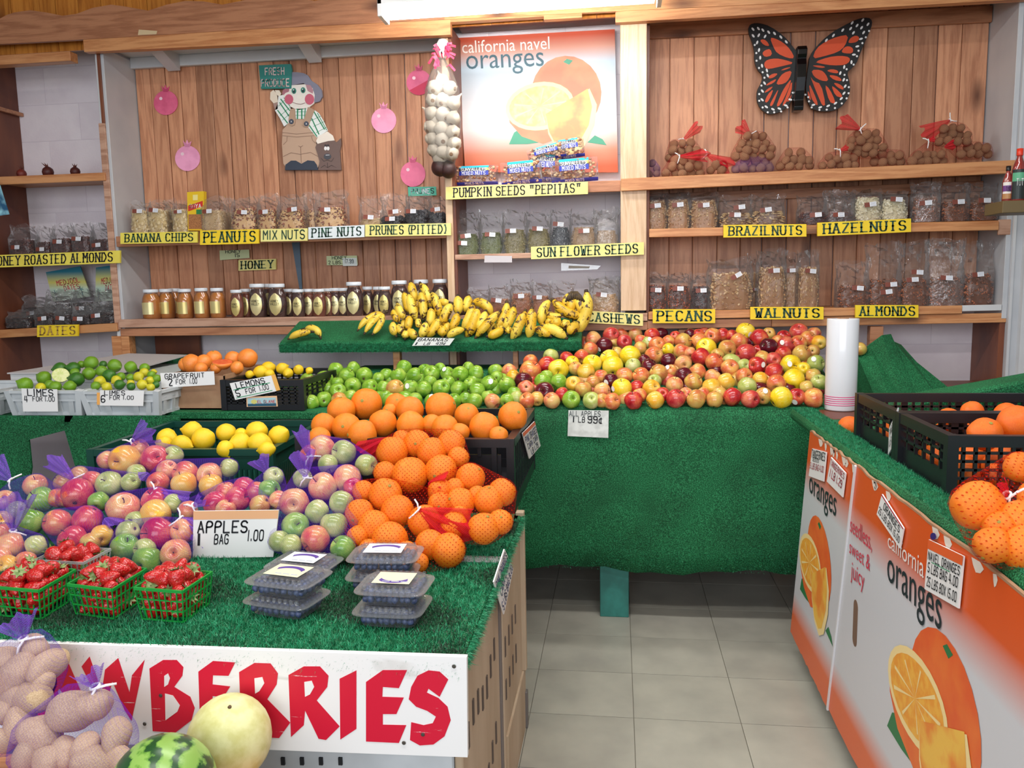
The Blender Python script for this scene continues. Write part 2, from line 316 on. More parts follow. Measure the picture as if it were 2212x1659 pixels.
# ------------------------------------------------------------------ materials
M = dict(
 plank=wood('plank_wood', (206, 148, 112), (178, 120, 88), (92, 52, 34), 'Z', .45, .24),
 shelfw=wood('shelf_wood', (208, 148, 98), (182, 118, 72), (70, 36, 22), 'X', .42, .10),
 paleX=wood('pale_shelf_wood', (202, 160, 136), (168, 122, 98), (90, 50, 36), 'X', .5, .08),
 trimw=wood('trim_wood', (188, 130, 94), (160, 104, 72), (80, 44, 30), 'X', .45, .06),
 postw=wood('post_wood', (222, 190, 158), (204, 168, 132), (160, 110, 80), 'Z', .45, .04, False),
 brown=pm('brown_stained_board', (128, 72, 46), .45, (106, 56, 38), 6, scale=(1, 1, .3), bump=.1),
 bead=wood('orange_beadboard', (204, 132, 52), (176, 104, 34), (120, 60, 20), 'Z', .35, .10),
 block=pm('white_block_paint', (244, 236, 242), .55, (236, 226, 234), 5, bump=.25, bs=90, hue=.02),
 mortar=pm('painted_joint', (222, 212, 220), .7),
 whitep=pm('white_paint', (214, 216, 218), .45, (204, 206, 210), 4, bump=.06),
 greyp=pm('grey_white_paint', (206, 208, 212), .4, (192, 196, 202), 3, bump=.05),
 tile=pm('vinyl_tile', (172, 170, 158), .32, (154, 152, 142), 7, lo=.3, hi=.7, bump=.05, bs=20, hue=.03),
 subfloor=pm('tile_joint', (120, 116, 104), .7),
 teal=pm('teal_painted_wood', (52, 132, 122), .5, (44, 112, 104), 12, bump=.1),
 card=pm('cardboard', (176, 138, 106), .75, (164, 124, 94), 14, bump=.1),
 greycard=pm('grimy_plywood', (196, 178, 154), .7, (164, 142, 116), 5, lo=.35, hi=.7, bump=.2, scale=(1, 1, .35)),
 black=pm('black_plastic', (26, 27, 32), .33), dgreen=pm('dark_green_plastic', (18, 66, 56), .35), whitepl=pm('milky_white_plastic', (206, 212, 216), .35, (190, 196, 200), 6),
 white=flat((240, 240, 240), .5, 'white_card'), ink=flat((20, 24, 34), .6, 'black_ink'), inkb=flat((40, 44, 120), .6, 'blue_ink'), inkr=flat((176, 30, 60), .6, 'red_ink'),
 green_ink=flat((20, 150, 96), .6, 'green_ink'), sign=pm('yellow_sign_paint', (243, 226, 92), .5, (236, 216, 84), 10), signo=pm('deep_yellow_sign_paint', (250, 216, 40), .5, (244, 208, 34), 10), signp=pm('pale_yellow_sign_paint', (240, 230, 146), .5, (232, 220, 130), 9),
 letter=pm('dark_green_lettering', (26, 56, 44), .5, (34, 84, 60), 40), gold=flat((190, 150, 70), .5, 'faded_lettering'), wsign=pm('pale_sign_paint', (226, 234, 238), .5),
 wtie=flat((245, 245, 245), .4, 'white_tie'), stem=flat((86, 62, 34), .7, 'fruit_stem'), pink=flat((226, 60, 130), .5, 'hot_pink'),
)
def turfmat():
    m, t, b = new('green_turf'); b.inputs['Roughness'].default_value = .62; b.inputs['Specular IOR Level'].default_value = .3
    cv = coords(t, False)
    n = t.add('ShaderNodeTexNoise', i_Scale=260, i_Detail=2, i_Roughness=.8); t.c(cv, n.inputs['Vector'])
    n2 = t.add('ShaderNodeTexNoise', i_Scale=5, i_Detail=4); t.c(cv, n2.inputs['Vector'])
    c1 = ramp(t, [(.36, (8, 66, 36)), (.5, (16, 104, 60)), (.68, (62, 158, 104))], n.outputs[0])
    c2 = ramp(t, [(.35, (.62, .62, .62, 1)), (.6, (1, 1, 1, 1))], n2.outputs[0])
    mx = t.add('ShaderNodeMix', data_type='RGBA', blend_type='MULTIPLY'); mx.inputs[0].default_value = .8; t.c(c1, mx.inputs[6]); t.c(c2, mx.inputs[7])
    t.c(mx.outputs[2], b.inputs['Base Color'])
    bp = t.add('ShaderNodeBump', i_Strength=.9, i_Distance=.004); t.c(n.outputs[0], bp.inputs['Height']); t.c(bp.outputs[0], b.inputs['Normal']); return m
M['turf'] = turfmat(); M['blade'] = pm('turf_blade', (14, 104, 64), .5, (48, 160, 112), 60, rnd=False); M['bladed'] = pm('worn_turf_blade', (20, 66, 40), .6, (40, 60, 44), 30, rnd=False)
# fruit skins
A = dict(
 g=stripes('green_apple_skin', (96, 148, 34), (132, 178, 54), (168, 196, 84)), r=stripes('red_apple_skin', (158, 22, 34), (198, 48, 50), (216, 110, 66)), d=stripes('dark_plum_apple_skin', (62, 10, 26), (104, 18, 36), lo=.3),
 y=stripes('yellow_apple_skin', (236, 188, 14), (246, 212, 40), (244, 222, 96)), o=stripes('rosy_apple_skin', (206, 72, 54), (224, 126, 76), (232, 184, 96)), p=stripes('blushed_apple_skin', (212, 84, 74), (232, 158, 100), (236, 200, 124)),
 t=stripes('bronze_apple_skin', (196, 108, 66), (216, 164, 84), (214, 190, 96)), k=stripes('pale_green_apple_skin', (146, 168, 70), (184, 196, 104), (210, 208, 140)), m=stripes('magenta_red_apple_skin', (176, 34, 48), (204, 70, 66), (224, 130, 96)),
 w=stripes('golden_apple_skin', (236, 160, 40), (240, 186, 60), (238, 206, 110)))
def citrus(name, a, b_, rough=.35, bump=.35, bs=330, ns=14):
    m = pm(name, a, rough, b_, ns, lo=.3, hi=.7, bump=bump, bs=bs, hue=.07, sss=.0); return m
ORG = citrus('orange_peel', (242, 118, 16), (248, 146, 36)); TNG = citrus('tangerine_peel', (236, 98, 16), (244, 122, 30)); GRF = citrus('grapefruit_peel', (236, 122, 50), (244, 156, 66), .32, .15)
LEM = citrus('lemon_peel', (246, 200, 14), (250, 214, 50), .32, .3); LIM = citrus('lime_peel', (70, 128, 24), (136, 178, 40), .28, .2, ns=22); LID = citrus('dark_lime_peel', (36, 92, 24), (66, 122, 36), .28, .2); LIY = citrus('yellow_lime_peel', (196, 190, 30), (216, 206, 52), .3, .2)
def remat(o, m): o.material_slots[0].link = 'OBJECT'; o.material_slots[0].material = m; return o
def lobes(me, amt, n=5):
    for v in me.vertices:
        a = math.atan2(v.co.y, v.co.x); k = 1+amt*math.cos(n*a)*(.5-.5*v.co.z); v.co.x *= k; v.co.y *= k
    return me
def blob(me, amt, sc, seed):
    for v in me.vertices: v.co += v.co.normalized()*noise.noise(v.co*sc+Vector((seed, seed*2, 0)))*amt
    return me
AP = [(.001, .62), (.1, .68), (.2, .8), (.34, .88), (.5, .87), (.72, .73), (.9, .48), (1, .12), (.97, -.22), (.86, -.55), (.68, -.78), (.46, -.9), (.28, -.9), (.14, -.82), (.001, -.8)]
apm = [lobes(MB().lathe(AP, 20).mesh('apple', A['r'], True), .03), lobes(MB().lathe([(r*.97 if z < 0 else r, z*.94) for r, z in AP], 20).mesh('apple', A['r'], True), .05, 5)]
stemm = MB().tube([(0, 0, .6), (.02, 0, .8), (.1, .02, 1.02)], [.035, .03, .045], 6).mesh('stem', M['stem'])
calyxm = MB().lathe([(.001, -.8), (.14, -.85), (.1, -.9), (.001, -.86)], 6).mesh('calyx', M['stem'])
def sph(n=20, m=12, sx=1, sz=1): return [(max(.001, sx*math.sin(math.pi*k/m)), -sz*math.cos(math.pi*k/m)) for k in range(m+1)]
orm = [blob(MB().lathe(sph()[::-1][::-1], 20).mesh('orange', ORG, True), .05, 1.1, 3), blob(MB().lathe([(r, z*.95) for r, z in sph()], 20).mesh('orange', ORG, True), .07, 1.4, 8)]
buttonm = MB().lathe([(.09, .93), (.11, .99), (.06, 1.01), (.001, 1.0)], 7).mesh('stem_button', flat((150, 140, 60), .7, 'stem_button'))
LP_ = [(.001, -1.32), (.1, -1.28), (.16, -1.16), (.34, -1.02), (.66, -.75), (.9, -.4), (1, 0), (.9, .42), (.66, .76), (.34, 1.0), (.18, 1.1), (.001, 1.14)]
lem = [blob(MB().lathe(LP_, 18).mesh('lemon', LEM, True), .05, 1.3, 2), blob(MB().lathe([(r, z*.9) for r, z in LP_], 18).mesh('lemon', LEM, True), .08, 1.2, 5)]
lim = [blob(MB().lathe([(r, z*.9) for r, z in LP_], 18).mesh('lime', LIM, True), .05, 1.3, 4)]
pot = [blob(MB().lathe([(r, z*s) for r, z in sph(m=14)], 18).mesh('potato', pm('potato_skin', (206, 180, 144), .6, (180, 150, 114), 16, bump=.3, bs=120, hue=.08), True), .25, .9, k) for k, s in enumerate((1.25, 1.5, 1.1))]
wal = [blob(MB().lathe([(r, z*1.12) for r, z in sph(m=8)], 12).mesh('walnut', pm('walnut_shell', (206, 164, 124), .65, (168, 122, 86), 70, bump=1.0, bs=110, hue=.1), True), .09, 2.2, k) for k in (1, 6)]
def euler_axis(ax, spin=None):
    """rotation taking +Z to ax"""
    q = Vector((0, 0, 1)).rotation_difference(Vector(ax).normalized()); return (q @ Matrix.Rotation(random.uniform(0, 6.28) if spin is None else spin, 4, 'Z').to_quaternion()).to_euler()
def rdir(up=.4, cam_=.5):
    v = Vector((random.gauss(0, 1), random.gauss(0, 1)-cam_, random.gauss(0, 1)+up)); return v.normalized()
def fruit(kind, p, r, label, cat, group=None, mat=None, ax=None, name=None, detail=True, squash=None):
    me = random.choice({'apple': apm, 'orange': orm, 'lemon': lem, 'lime': lim, 'potato': pot, 'walnut': wal}[kind])
    o = link(name or kind, me, None, p); tag(o, label, cat, group); o.scale = squash or (r, r, r); o.rotation_euler = euler_axis(ax or rdir())
    if mat: remat(o, mat)
    if detail and kind in ('apple', 'orange'):
        if kind == 'apple':
            for nm, mm in (('stem', stemm), ('calyx', calyxm)): c_ = bpy.data.objects.new(nm, mm); C.objects.link(c_); c_.parent = o
        else: c_ = bpy.data.objects.new('stem_button', buttonm); C.objects.link(c_); c_.parent = o
    return o
# ------------------------------------------------------------------ setting: floor, walls, ceiling
YF, YB = 4.0, 4.27
fl = struct(MB().box(-4.6, 3.2, -3, 4.45, -.05, -.004).build('floor', M['subfloor']))
tx, ty = .338, .300; tm = MB().box(0, tx-.0025, 0, ty-.0025, -.004, 0).mesh('tile', M['tile'])
for i in range(-5, 8):
    for j in range(-5, 6):
        link('tile', tm, fl, (.051+i*tx, 2.755+j*ty, 0))
struct(MB().box(3.2, 3.3, -3, 4.45, 0, 3.2).build('light_block_wall', M['whitep'])); struct(MB().box(-4.6, 3.2, 4.295, 4.31, 0, .855).build('under_table_shade_sheet', pm('painted_shade', (70, 60, 62), .6)))  # unseen side wall added to block light; dark sheet put in as under-table shade
bw = struct(MB().box(-4.6, 3.2, 4.2875, 4.45, 0, 3.2).build('wall_back', M['mortar']))
def blocks(x0, x1, z0, z1, bw_=.40, bh=.20):
    z = z0; k = 0
    while z < z1-.02:
        x = x0-(bw_/2 if k % 2 else 0); h = min(bh, z1-z)
        while x < x1:
            a, b = max(x, x0), min(x+bw_, x1)
            if b-a > .03: MB().box(a+.0015, b-.0015, 4.2855, 4.2878, z+.0015, z+h-.0015).build('block', M['block'], bw)
            x += bw_
        z += h; k += 1
blocks(-3.6, -2.62, .86, 2.78); blocks(-2.62, 1.8, .86, 1.26); blocks(-.86, .03, 1.26, 2.80)
struct(MB().box(-4.6, -4.5, -3, 4.45, 0, 3.2).build('wall_left', M['whitep']))
wr = struct(MB().box(1.80, 3.2, 3.98, 4.31, 0, 3.2).build('wall_right', M['greyp']))
MB().box(1.845, 1.875, 3.95, 3.98, .8, 3.0).build('corner_bead', M['whitep'], wr); MB().box(1.80, 1.812, 3.972, 3.98, .8, 3.0).build('panel_edge', M['whitep'], wr)
struct(MB().box(-4.6, 3.2, -1.2, 4.45, 3.2, 3.3).build('ceiling', pm('ceiling_board', (196, 176, 150), .7)))
# plank linings
def planks(x0, x1, z0, z1, w, seed):
    rnd = random.Random(seed); x = x0; n = 0
    while x < x1-.02:
        ww = min(w*rnd.uniform(.93, 1.07), x1-x); gap = .0045 if rnd.random() < .22 else .0022; lean = rnd.uniform(-.001, .001); pr = rnd.uniform(0, .003)
        p = MB().box(x, x+ww-gap, YB-pr, YB+.014, z0, z1).build('plank', M['plank'], bw); bev(p, .003, 1); x += ww; n += 1
planks(-2.635, -.845, 1.26, 2.70, .0885, 3); planks(.15, 1.775, 1.26, 2.72, .1165, 5)
# beadboard above the valance
for k in range(22):
    MB().box(-4.3+k*.255, -4.3+k*.255+.125, 4.02, 4.035, 2.66, 3.2).build('plank', M['bead'], bw); MB().box(-4.3+k*.255+.128, -4.3+k*.255+.253, 4.02, 4.035, 2.66, 3.2).build('plank', M['bead'], bw)
# ------------------------------------------------------------------ built-in shelving
def part(t, name, x0, x1, y0, y1, z0, z1, mat, b=.002):
    o = MB().box(x0, x1, y0, y1, z0, z1).build(name, mat, t); recenter_keep(o)
    if b: bev(o, b, 1)
    return o
def recenter_keep(o): return o
# honey bay (left of centre)
t = thing('wall_shelving', 'wide plank-backed shelf bay holding honey jars and bagged nuts above the bananas', 'shelf', (-1.74, 4.1, 0))
part(t, 'side_panel', -2.665, -2.64, YF, 4.285, .86, 2.66, M['greyp']); part(t, 'front_strip', -2.69, -2.655, YF-.012, YF, 1.2, 2.28, M['paleX'])
part(t, 'front_strip', -2.672, -2.655, YF-.01, YF, 2.28, 2.66, M['brown'])
part(t, 'side_panel', -.845, -.82, YF, 4.285, .86, 2.66, M['brown']); part(t, 'front_strip', -.85, -.815, YF-.014, YF, .86, 2.60, M['postw'])
part(t, 'shelf_board', -2.64, -.85, YF, 4.268, 1.232, 1.253, M['paleX']); part(t, 'shelf_lip', -2.66, -.85, YF-.02, YF, 1.211, 1.255, M['paleX'])
part(t, 'shelf_rail', -2.66, -.85, YF-.012, YF, 1.164, 1.206, M['trimw']); part(t, 'shelf_board', -2.64, -.85, YF, 4.268, 1.675, 1.694, M['shelfw'])
part(t, 'shelf_lip', -2.64, -.85, YF-.016, YF, 1.64, 1.695, M['trimw'])
part(t, 'soffit', -2.655, -.84, YF, 4.27, 2.672, 2.69, M['whitep']); part(t, 'soffit_rail', -2.64, -.85, 4.235, 4.262, 2.615, 2.672, M['whitep'])
for x in (-2.42, -1.62):
    mb = MB(); mb.poly([(x, 4.235, 2.672), (x, YF, 2.672), (x, 4.235, 2.59)], (.07, 0, 0)); mb.build('bracket', M['whitep'], t)
part(t, 'leg', -2.66, -2.615, YF-.01, YF+.05, .9, 1.165, M['shelfw']); part(t, 'backing', -2.62, -2.35, 4.24, 4.262, .86, 1.17, M['brown'])
part(t, 'leg', -1.085, -1.05, 3.76, 3.80, .93, 1.10, M['shelfw']); part(t, 'leg', -.495, -.47, 3.76, 3.79, .93, 1.10, M['trimw']); part(t, 'leg', -.86, -.80, 4.0, 4.06, .93, 1.165, M['brown'])
# centre bay
t = thing('wall_shelving', 'narrow white block-backed shelf bay with the orange poster above seed bags', 'shelf', (-.4, 4.1, 0))
part(t, 'post', .018, .142, YF-.022, YF+.02, 1.262, 2.64, M['postw']); part(t, 'side_panel', .018, .04, YF+.02, 4.285, .86, 2.66, M['greyp']); part(t, 'side_panel', -.818, -.80, YF, 4.285, 1.26, 2.66, M['brown'])
part(t, 'shelf_board', -.80, .018, YF, 4.284, 1.872, 1.892, M['shelfw']); part(t, 'shelf_lip', -.83, .018, YF-.018, YF, 1.84, 1.892, M['trimw'])
part(t, 'shelf_board', -.80, .018, YF, 4.284, 1.532, 1.556, M['whitep']); part(t, 'shelf_lip', -.81, .018, YF-.012, YF, 1.53, 1.556, M['paleX'])
part(t, 'shelf_board', -.80, .018, YF, 4.284, 1.225, 1.248, M['shelfw']); part(t, 'shelf_lip', -.82, .148, YF-.014, YF, 1.21, 1.25, M['paleX']); part(t, 'shelf_rail', -.85, .148, YF-.008, YF, 1.165, 1.206, M['trimw'])
part(t, 'top_board', -.80, .018, YF, 4.284, 2.705, 2.72, M['brown'])
# right bay
t = thing('wall_shelving', 'right plank-backed shelf bay with walnut bags under the butterfly', 'shelf', (.95, 4.1, 0))
part(t, 'side_panel', .142, .158, YF+.02, 4.27, .86, 2.66, M['brown']); part(t, 'side_panel', 1.778, 1.80, YF-.01, 4.285, 1.2, 2.72, M['greyp']); part(t, 'side_panel', 1.775, 1.80, YF, 4.285, .8, 1.2, M['brown'])
mb = MB()
def slantboard(t, name, a, b, zt, y0, y1, mat): # a,b: (x, z) of the board bottom, zt thickness
    mb = MB(); vs_ = [(a[0], y0, a[1]), (b[0], y0, b[1]), (b[0], y0, b[1]+zt), (a[0], y0, a[1]+zt)]; mb.poly(vs_, (0, y1-y0, 0)); o = mb.build(name, mat, t); bev(o, .002, 1); return o
slantboard(t, 'shelf_board', (.142, 1.872), (1.77, 1.885), .02, YF, 4.266, M['shelfw']); slantboard(t, 'shelf_lip', (.02, 1.838), (1.80, 1.858), .058, YF-.045, YF-.024, M['shelfw'])
slantboard(t, 'shelf_board', (.158, 1.636), (1.77, 1.632), .02, YF, 4.266, M['shelfw']); slantboard(t, 'shelf_lip', (.155, 1.616), (1.74, 1.607), .04, YF-.02, YF, M['shelfw']); part(t, 'shelf_block', 1.742, 1.795, YF-.012, YF, 1.585, 1.655, M['paleX'])
slantboard(t, 'shelf_board', (.158, 1.238), (1.77, 1.245), .018, YF, 4.266, M['shelfw']); slantboard(t, 'shelf_lip', (.152, 1.217), (1.60, 1.226), .038, YF-.02, YF, M['shelfw']); slantboard(t, 'shelf_lip', (1.60, 1.236), (1.775, 1.238), .028, YF-.014, YF, M['whitep'])
slantboard(t, 'shelf_rail', (.148, 1.170), (.74, 1.174), .042, YF-.008, YF, M['trimw']); slantboard(t, 'shelf_rail', (.742, 1.174), (1.80, 1.182), .044, YF-.008, YF, M['shelfw'])
slantboard(t, 'back_rail', (.158, 1.80), (1.775, 1.81), .05, 4.245, 4.262, M['trimw']); slantboard(t, 'back_rail', (.158, 2.615), (1.775, 2.60), .075, 4.245, 4.262, M['trimw']); slantboard(t, 'top_board', (.142, 2.70), (1.78, 2.70), .015, YF, 4.27, M['trimw'])
part(t, 'leg', .30, .36, YF-.0, YF+.05, .93, 1.165, M['trimw']); part(t, 'leg', 1.20, 1.26, YF, YF+.05, .93, 1.17, M['trimw'])
# left alcove
t = thing('wall_shelving', 'narrow brown-sided alcove at the far left with dates and roasted almonds', 'shelf', (-3.0, 4.1, 0))
part(t, 'side_panel', -3.42, -3.37, YF-.1, 4.285, .7, 2.74, M['brown']); part(t, 'side_panel', -2.688, -2.667, YF, 4.285, .86, 2.66, M['whitep']); part(t, 'post', -3.45, -3.36, YF-.14, YF-.1, .7, 1.7, M['shelfw'])
part(t, 'post', -2.72, -2.66, YF-.005, YF+.03, .9, 1.165, M['shelfw'])
for zb, zt, sl in ((1.985, .042, 0), (1.552, .05, .008), (1.162, .045, .03)):
    slantboard(t, 'shelf_board', (-3.37, zb+.02), (-2.69, zb+.02+sl), .018, YF, 4.283, M['shelfw']); slantboard(t, 'shelf_lip', (-3.38, zb), (-2.67, zb+sl), zt, YF-.022, YF, M['shelfw'])
part(t, 'cleat', -3.36, -3.34, 4.05, 4.28, 2.4, 2.42, M['trimw'])
# beam and valance across the top
t = thing('top_beam', 'long knotty wooden beam across the tops of the shelf bays', 'beam', (-.4, 3.9, 2.63))
for pl in ([(-2.70, 2.624), (-.79, 2.598), (-.79, 2.70), (-2.70, 2.69)], [(-.79, 2.655), (-.34, 2.655), (-.34, 2.70), (-.79, 2.70)], [(-.34, 2.64), (-.16, 2.64), (-.16, 2.70), (-.34, 2.70)], [(-.16, 2.675), (-.005, 2.675), (-.005, 2.70), (-.16, 2.70)], [(-.005, 2.607), (1.80, 2.600), (1.80, 2.685), (-.005, 2.70)]):
    mb = MB(); mb.poly([(x, 3.935, z) for x, z in pl], (0, .04, 0)); mb.build('board', M['shelfw'], t)
part(t, 'lower_board', -3.6, -2.755, 3.90, 3.96, 2.575, 2.622, M['shelfw'])
t = thing('valance_board', 'reddish wooden valance with a scalloped top edge below the beadboard', 'valance', (-2.4, 3.92, 2.7))
top = [(0, 40), (15, 32), (30, 27), (65, 22), (100, 27), (135, 34), (165, 30), (200, 17), (240, 10), (270, 14), (320, 23), (360, 10), (400, 2), (440, 3), (480, 10), (520, 2), (560, -6), (620, -8), (680, 2), (740, -10), (830, -20), (960, -30)]
P = PY(3.93); pts = [P(*q) for q in top]; lo = [P(960, 42), P(560, 62), P(200, 84), P(0, 95)]; l0 = pts[0]-Vector((.9, 0, 0)); l1 = lo[-1]-Vector((.9, 0, -.01))
mb = MB(); mb.poly([l1]+lo[::-1]+pts[::-1]+[l0+Vector((0, 0, .03))], (0, .02, 0)); mb.build('board', M['trimw'], t)
mb = MB(); mb.poly([P(960, 42), P(2200, -18), P(2200, -120), P(960, -60)], (0, .02, 0)); mb.build('board', M['shelfw'], t)
patch(bil([P(300, 64), P(340, 67), P(338, 74), P(298, 76)]), (0, -1, 0), 0, 1, 0, 1, flat((214, 190, 150), .7), t, 'scar', .001)
# fluorescent fixture
t = thing('fluorescent_fixture', 'glowing white fluorescent ceiling fixture above the orange poster', 'light fixture', (-.4, 3.55, 2.62))
emi, tt, b = new('tube_glow'); b.inputs['Emission Color'].default_value = (1, .98, .93, 1); b.inputs['Emission Strength'].default_value = 58
P = PY(3.55); a, b2 = P(822, 24), P(1430, -8)
x0, x1 = a.x, b2.x; zc = (a.z+b2.z)/2
part(t, 'housing', x0, x1, 3.5, 3.62, zc+.02, zc+.075, M['white']); MB().tube([(x0+.03, 3.53, zc-.005), (x1-.03, 3.53, zc-.005)], .014, 12).build('tube', emi, t, True); MB().tube([(x0+.03, 3.59, zc-.005), (x1-.03, 3.59, zc-.005)], .014, 12).build('tube', emi, t, True)
for x in (x0, x1-.02): part(t, 'socket', x, x+.02, 3.5, 3.62, zc-.03, zc+.05, M['white'])
t['label'] = 'glowing white fluorescent fixture at the top above the orange poster'
# ------------------------------------------------------------------ tables and turf
F_ = (0, -1, 0)
def slab(name, x0, x1, y0, y1, z0, z1, mat, parent, b=.004): o = MB().box(x0, x1, y0, y1, z0, z1).build(name, mat, parent); return bev(o, b, 2)
def blades(name, parent, n, pt, nr, mat, h=.008, w=.0016, seed=1, lean=.6):
    """short grass blades, one triangle each, on the surface given by pt(rng)->(n,3)"""
    g = np.random.default_rng(seed); p = pt(g, n); nrm = np.array(nr, float); a = g.uniform(0, 6.283, n); t1 = np.cross(nrm, [0.3, .5, .8]); t1 /= np.linalg.norm(t1); t2 = np.cross(nrm, t1)
    d = np.cos(a)[:, None]*t1+np.sin(a)[:, None]*t2; l = g.normal(0, lean*h, (n, 3)); hh = h*g.uniform(.6, 1.25, n)[:, None]
    v = np.empty((n, 3, 3)); v[:, 0] = p-d*w/2; v[:, 1] = p+d*w/2; v[:, 2] = p+nrm*hh+l
    me = bpy.data.meshes.new(name); me.vertices.add(3*n); me.vertices.foreach_set('co', v.ravel()); me.loops.add(3*n); me.loops.foreach_set('vertex_index', np.arange(3*n, dtype=np.int32))
    me.polygons.add(n); me.polygons.foreach_set('loop_start', np.arange(0, 3*n, 3, dtype=np.int32)); me.update(calc_edges=True)
    mm = mat if isinstance(mat, list) else [mat]
    for m in mm: me.materials.append(m)
    if len(mm) > 1:
        wear = np.array([noise.noise((q[0]*3.1, q[1]*5.0, 1.7)) for q in p])+g.normal(0, .12, n); me.polygons.foreach_set('material_index', (wear > .06).astype(np.int32))
    return stuff(link(name, me, parent))
# back display table: long bench with turf top, sloped bed and skirt
t = thing('display_table', 'long display bench covered in green turf below the nut shelves', 'table', (-.3, 3.5, 0))
slab('table_top', -1.97, .84, 3.2, 3.98, .86, .903, M['turf'], t, .008)
mb = MB(); mb.poly([(-1.30, 3.24, .905), (-1.30, 3.98, .905), (-1.30, 3.98, 1.0), (-1.30, 3.6, 1.0)], (1.05, 0, 0)); mb.build('sloped_bed', M['turf'], t)
mb = MB(); mb.poly([(-.25, 3.24, .9), (-.25, 3.99, .9), (-.25, 3.99, 1.115)], (1.14, 0, 0)); mb.build('sloped_bed', M['turf'], t)
# skirt with a slightly waving lower hem
mb = MB(); n = 44; xs = [-1.97+2.81*k/n for k in range(n+1)]
vs_ = []
for k, x in enumerate(xs):
    for j in range(9):
        z = .895-j/8*(.672+.012*math.sin(x*9)+.006*math.sin(x*31)); vs_.append((x, 3.194+.006*math.sin(x*7+j*.3)*j/8+(.012 if j > 6 else 0), z))
mb.add(vs_, [(k*9+j, (k+1)*9+j, (k+1)*9+j+1, k*9+j+1) for k in range(n) for j in range(8)]); o = mb.build('turf_skirt', M['turf'], t, True)
s = o.modifiers.new('s', 'SOLIDIFY'); s.thickness = .008
part(t, 'leg', -.075, .045, 3.24, 3.30, 0, .86, M['teal']); slab('front_extension', -1.968, -1.15, 3.06, 3.2, .872, .902, M['turf'], t); part(t, 'leg', -1.85, -1.76, 3.26, 3.34, 0, .86, M['teal']); part(t, 'leg', .76, .84, 3.26, 3.34, 0, .86, M['trimw'])
for x in (-1.8, 0, .75): part(t, 'leg', x, x+.08, 3.85, 3.93, 0, .86, M['trimw'])
blades('skirt_tufts', t, 60000, lambda g, n: np.stack([g.uniform(-1.97, .82, n), np.full(n, 3.194), g.uniform(.225, .897, n)], 1), (0, -1, 0), M['blade'], .005, .0014, 4)
# left stretch of the bench, standing a little further forward
t = thing('display_table', 'turf-draped bench at the far left under the white lime crates', 'table', (-2.8, 3.3, 0))
slab('table_top', -3.6, -1.98, 2.95, 3.98, .862, .9, M['turf'], t, .008); part(t, 'leg', -3.3, -3.22, 3.05, 3.13, 0, .86, M['trimw']); part(t, 'leg', -2.1, -2.02, 3.05, 3.13, 0, .86, M['trimw'])
def drape(nm, pts, y, par):
    mb = MB(); mb.poly(pts, (0, .008, 0)); o = mb.build(nm, M['turf'], par); return o
P = PY(2.94)
drape('turf_skirt', [P(-250, 898), P(-250, 1200), P(40, 1200), P(68, 1010), P(62, 950), P(140, 930), P(158, 898)], 0, t)
drape('turf_skirt', [P(140, 898), P(138, 925), P(160, 1000), P(190, 1100), P(388, 1100), P(388, 898)], 0, t)
bx = thing('cardboard_box', 'brown carton in the dark under the far left bench', 'box', (-2.3, 3.4, 0)); part(bx, 'body', -2.6, -2.1, 3.3, 3.7, 0, .42, M['card'], .004); part(bx, 'flap', -2.6, -2.1, 3.28, 3.3, .30, .42, M['card'], .001)
# banana ledge
t = thing('turf_ledge', 'green turf-covered ledge sloping forward below the honey jars', 'ledge', (-.9, 3.85, 1.2))
mb = MB(); mb.poly([(-1.64, 3.70, 1.092), (-1.64, 3.70, 1.132), (-1.64, 3.72, 1.146), (-1.64, 3.97, 1.236), (-1.64, 3.97, 1.2), (-1.64, 3.74, 1.092)], (1.475, 0, 0)); o = bev(mb.build('board', M['turf'], t), .008, 2)
blades('turf_pile', t, 24000, lambda g, n: np.stack([g.uniform(-1.64, -.165, n), np.full(n, 3.70), g.uniform(1.09, 1.14, n)], 1), (0, -1, 0), M['blade'], .005, .0014, 6)
# front left table
TZ = .70
t = thing('display_table', 'front table with worn green turf top and grimy panel sides', 'table', (-1.2, 1.9, 0))
slab('turf_top', -2.5, -.292, 1.405, 2.40, TZ-.018, TZ, M['turf'], t, .006); part(t, 'frame', -2.45, -.32, 1.47, 2.36, TZ-.08, TZ-.02, M['trimw'])
slab('rear_stand', -1.95, -.36, 2.40, 3.02, TZ-.04, TZ, M['trimw'], t); part(t, 'rear_leg', -.44, -.38, 2.9, 2.96, 0, .66, M['trimw']); part(t, 'rear_leg', -1.9, -1.84, 2.9, 2.96, 0, .66, M['trimw'])
part(t, 'side_panel', -.322, -.305, 1.445, 1.93, .0, .685, M['greycard'], .003); part(t, 'side_panel', -.316, -.298, 1.955, 2.36, .04, .70, M['greycard'], .003); part(t, 'side_post', -.312, -.300, 1.932, 1.953, .03, .66, flat((120, 112, 108), .7))
part(t, 'corner_post', -.31, -.285, 2.345, 2.375, .20, .71, M['greycard'], .002); part(t, 'base_rail', -.318, -.292, 1.98, 2.38, 0, .20, M['greycard'], .002)
sl = MB().box(-.306, -.302, -.006, .006, 0, .055).mesh('vent_slot', flat((92, 80, 72), .8, 'slot_dark'))
for k in range(7):
    for z in (.24, .46):
        y = 1.50+k*.058; link('vent_slot', sl, t, (0, y, z+.02*math.sin(k*1.3)))
for k in range(4):
    for z in (.30, .42): link('vent_slot', sl, t, (.0065, 1.99+k*.07, z))
b = part(t, 'caster', -.31, -.285, 2.36, 2.385, 0, .12, flat((110, 106, 104), .5))
part(t, 'front_bin', -1.8, -.325, 1.45, 1.475, 0, .50, M['whitepl'], .004)
sl2 = MB().box(-.005, .005, 1.446, 1.451, 0, .05).mesh('vent_slot', flat((30, 32, 36), .8, 'slot_black'))
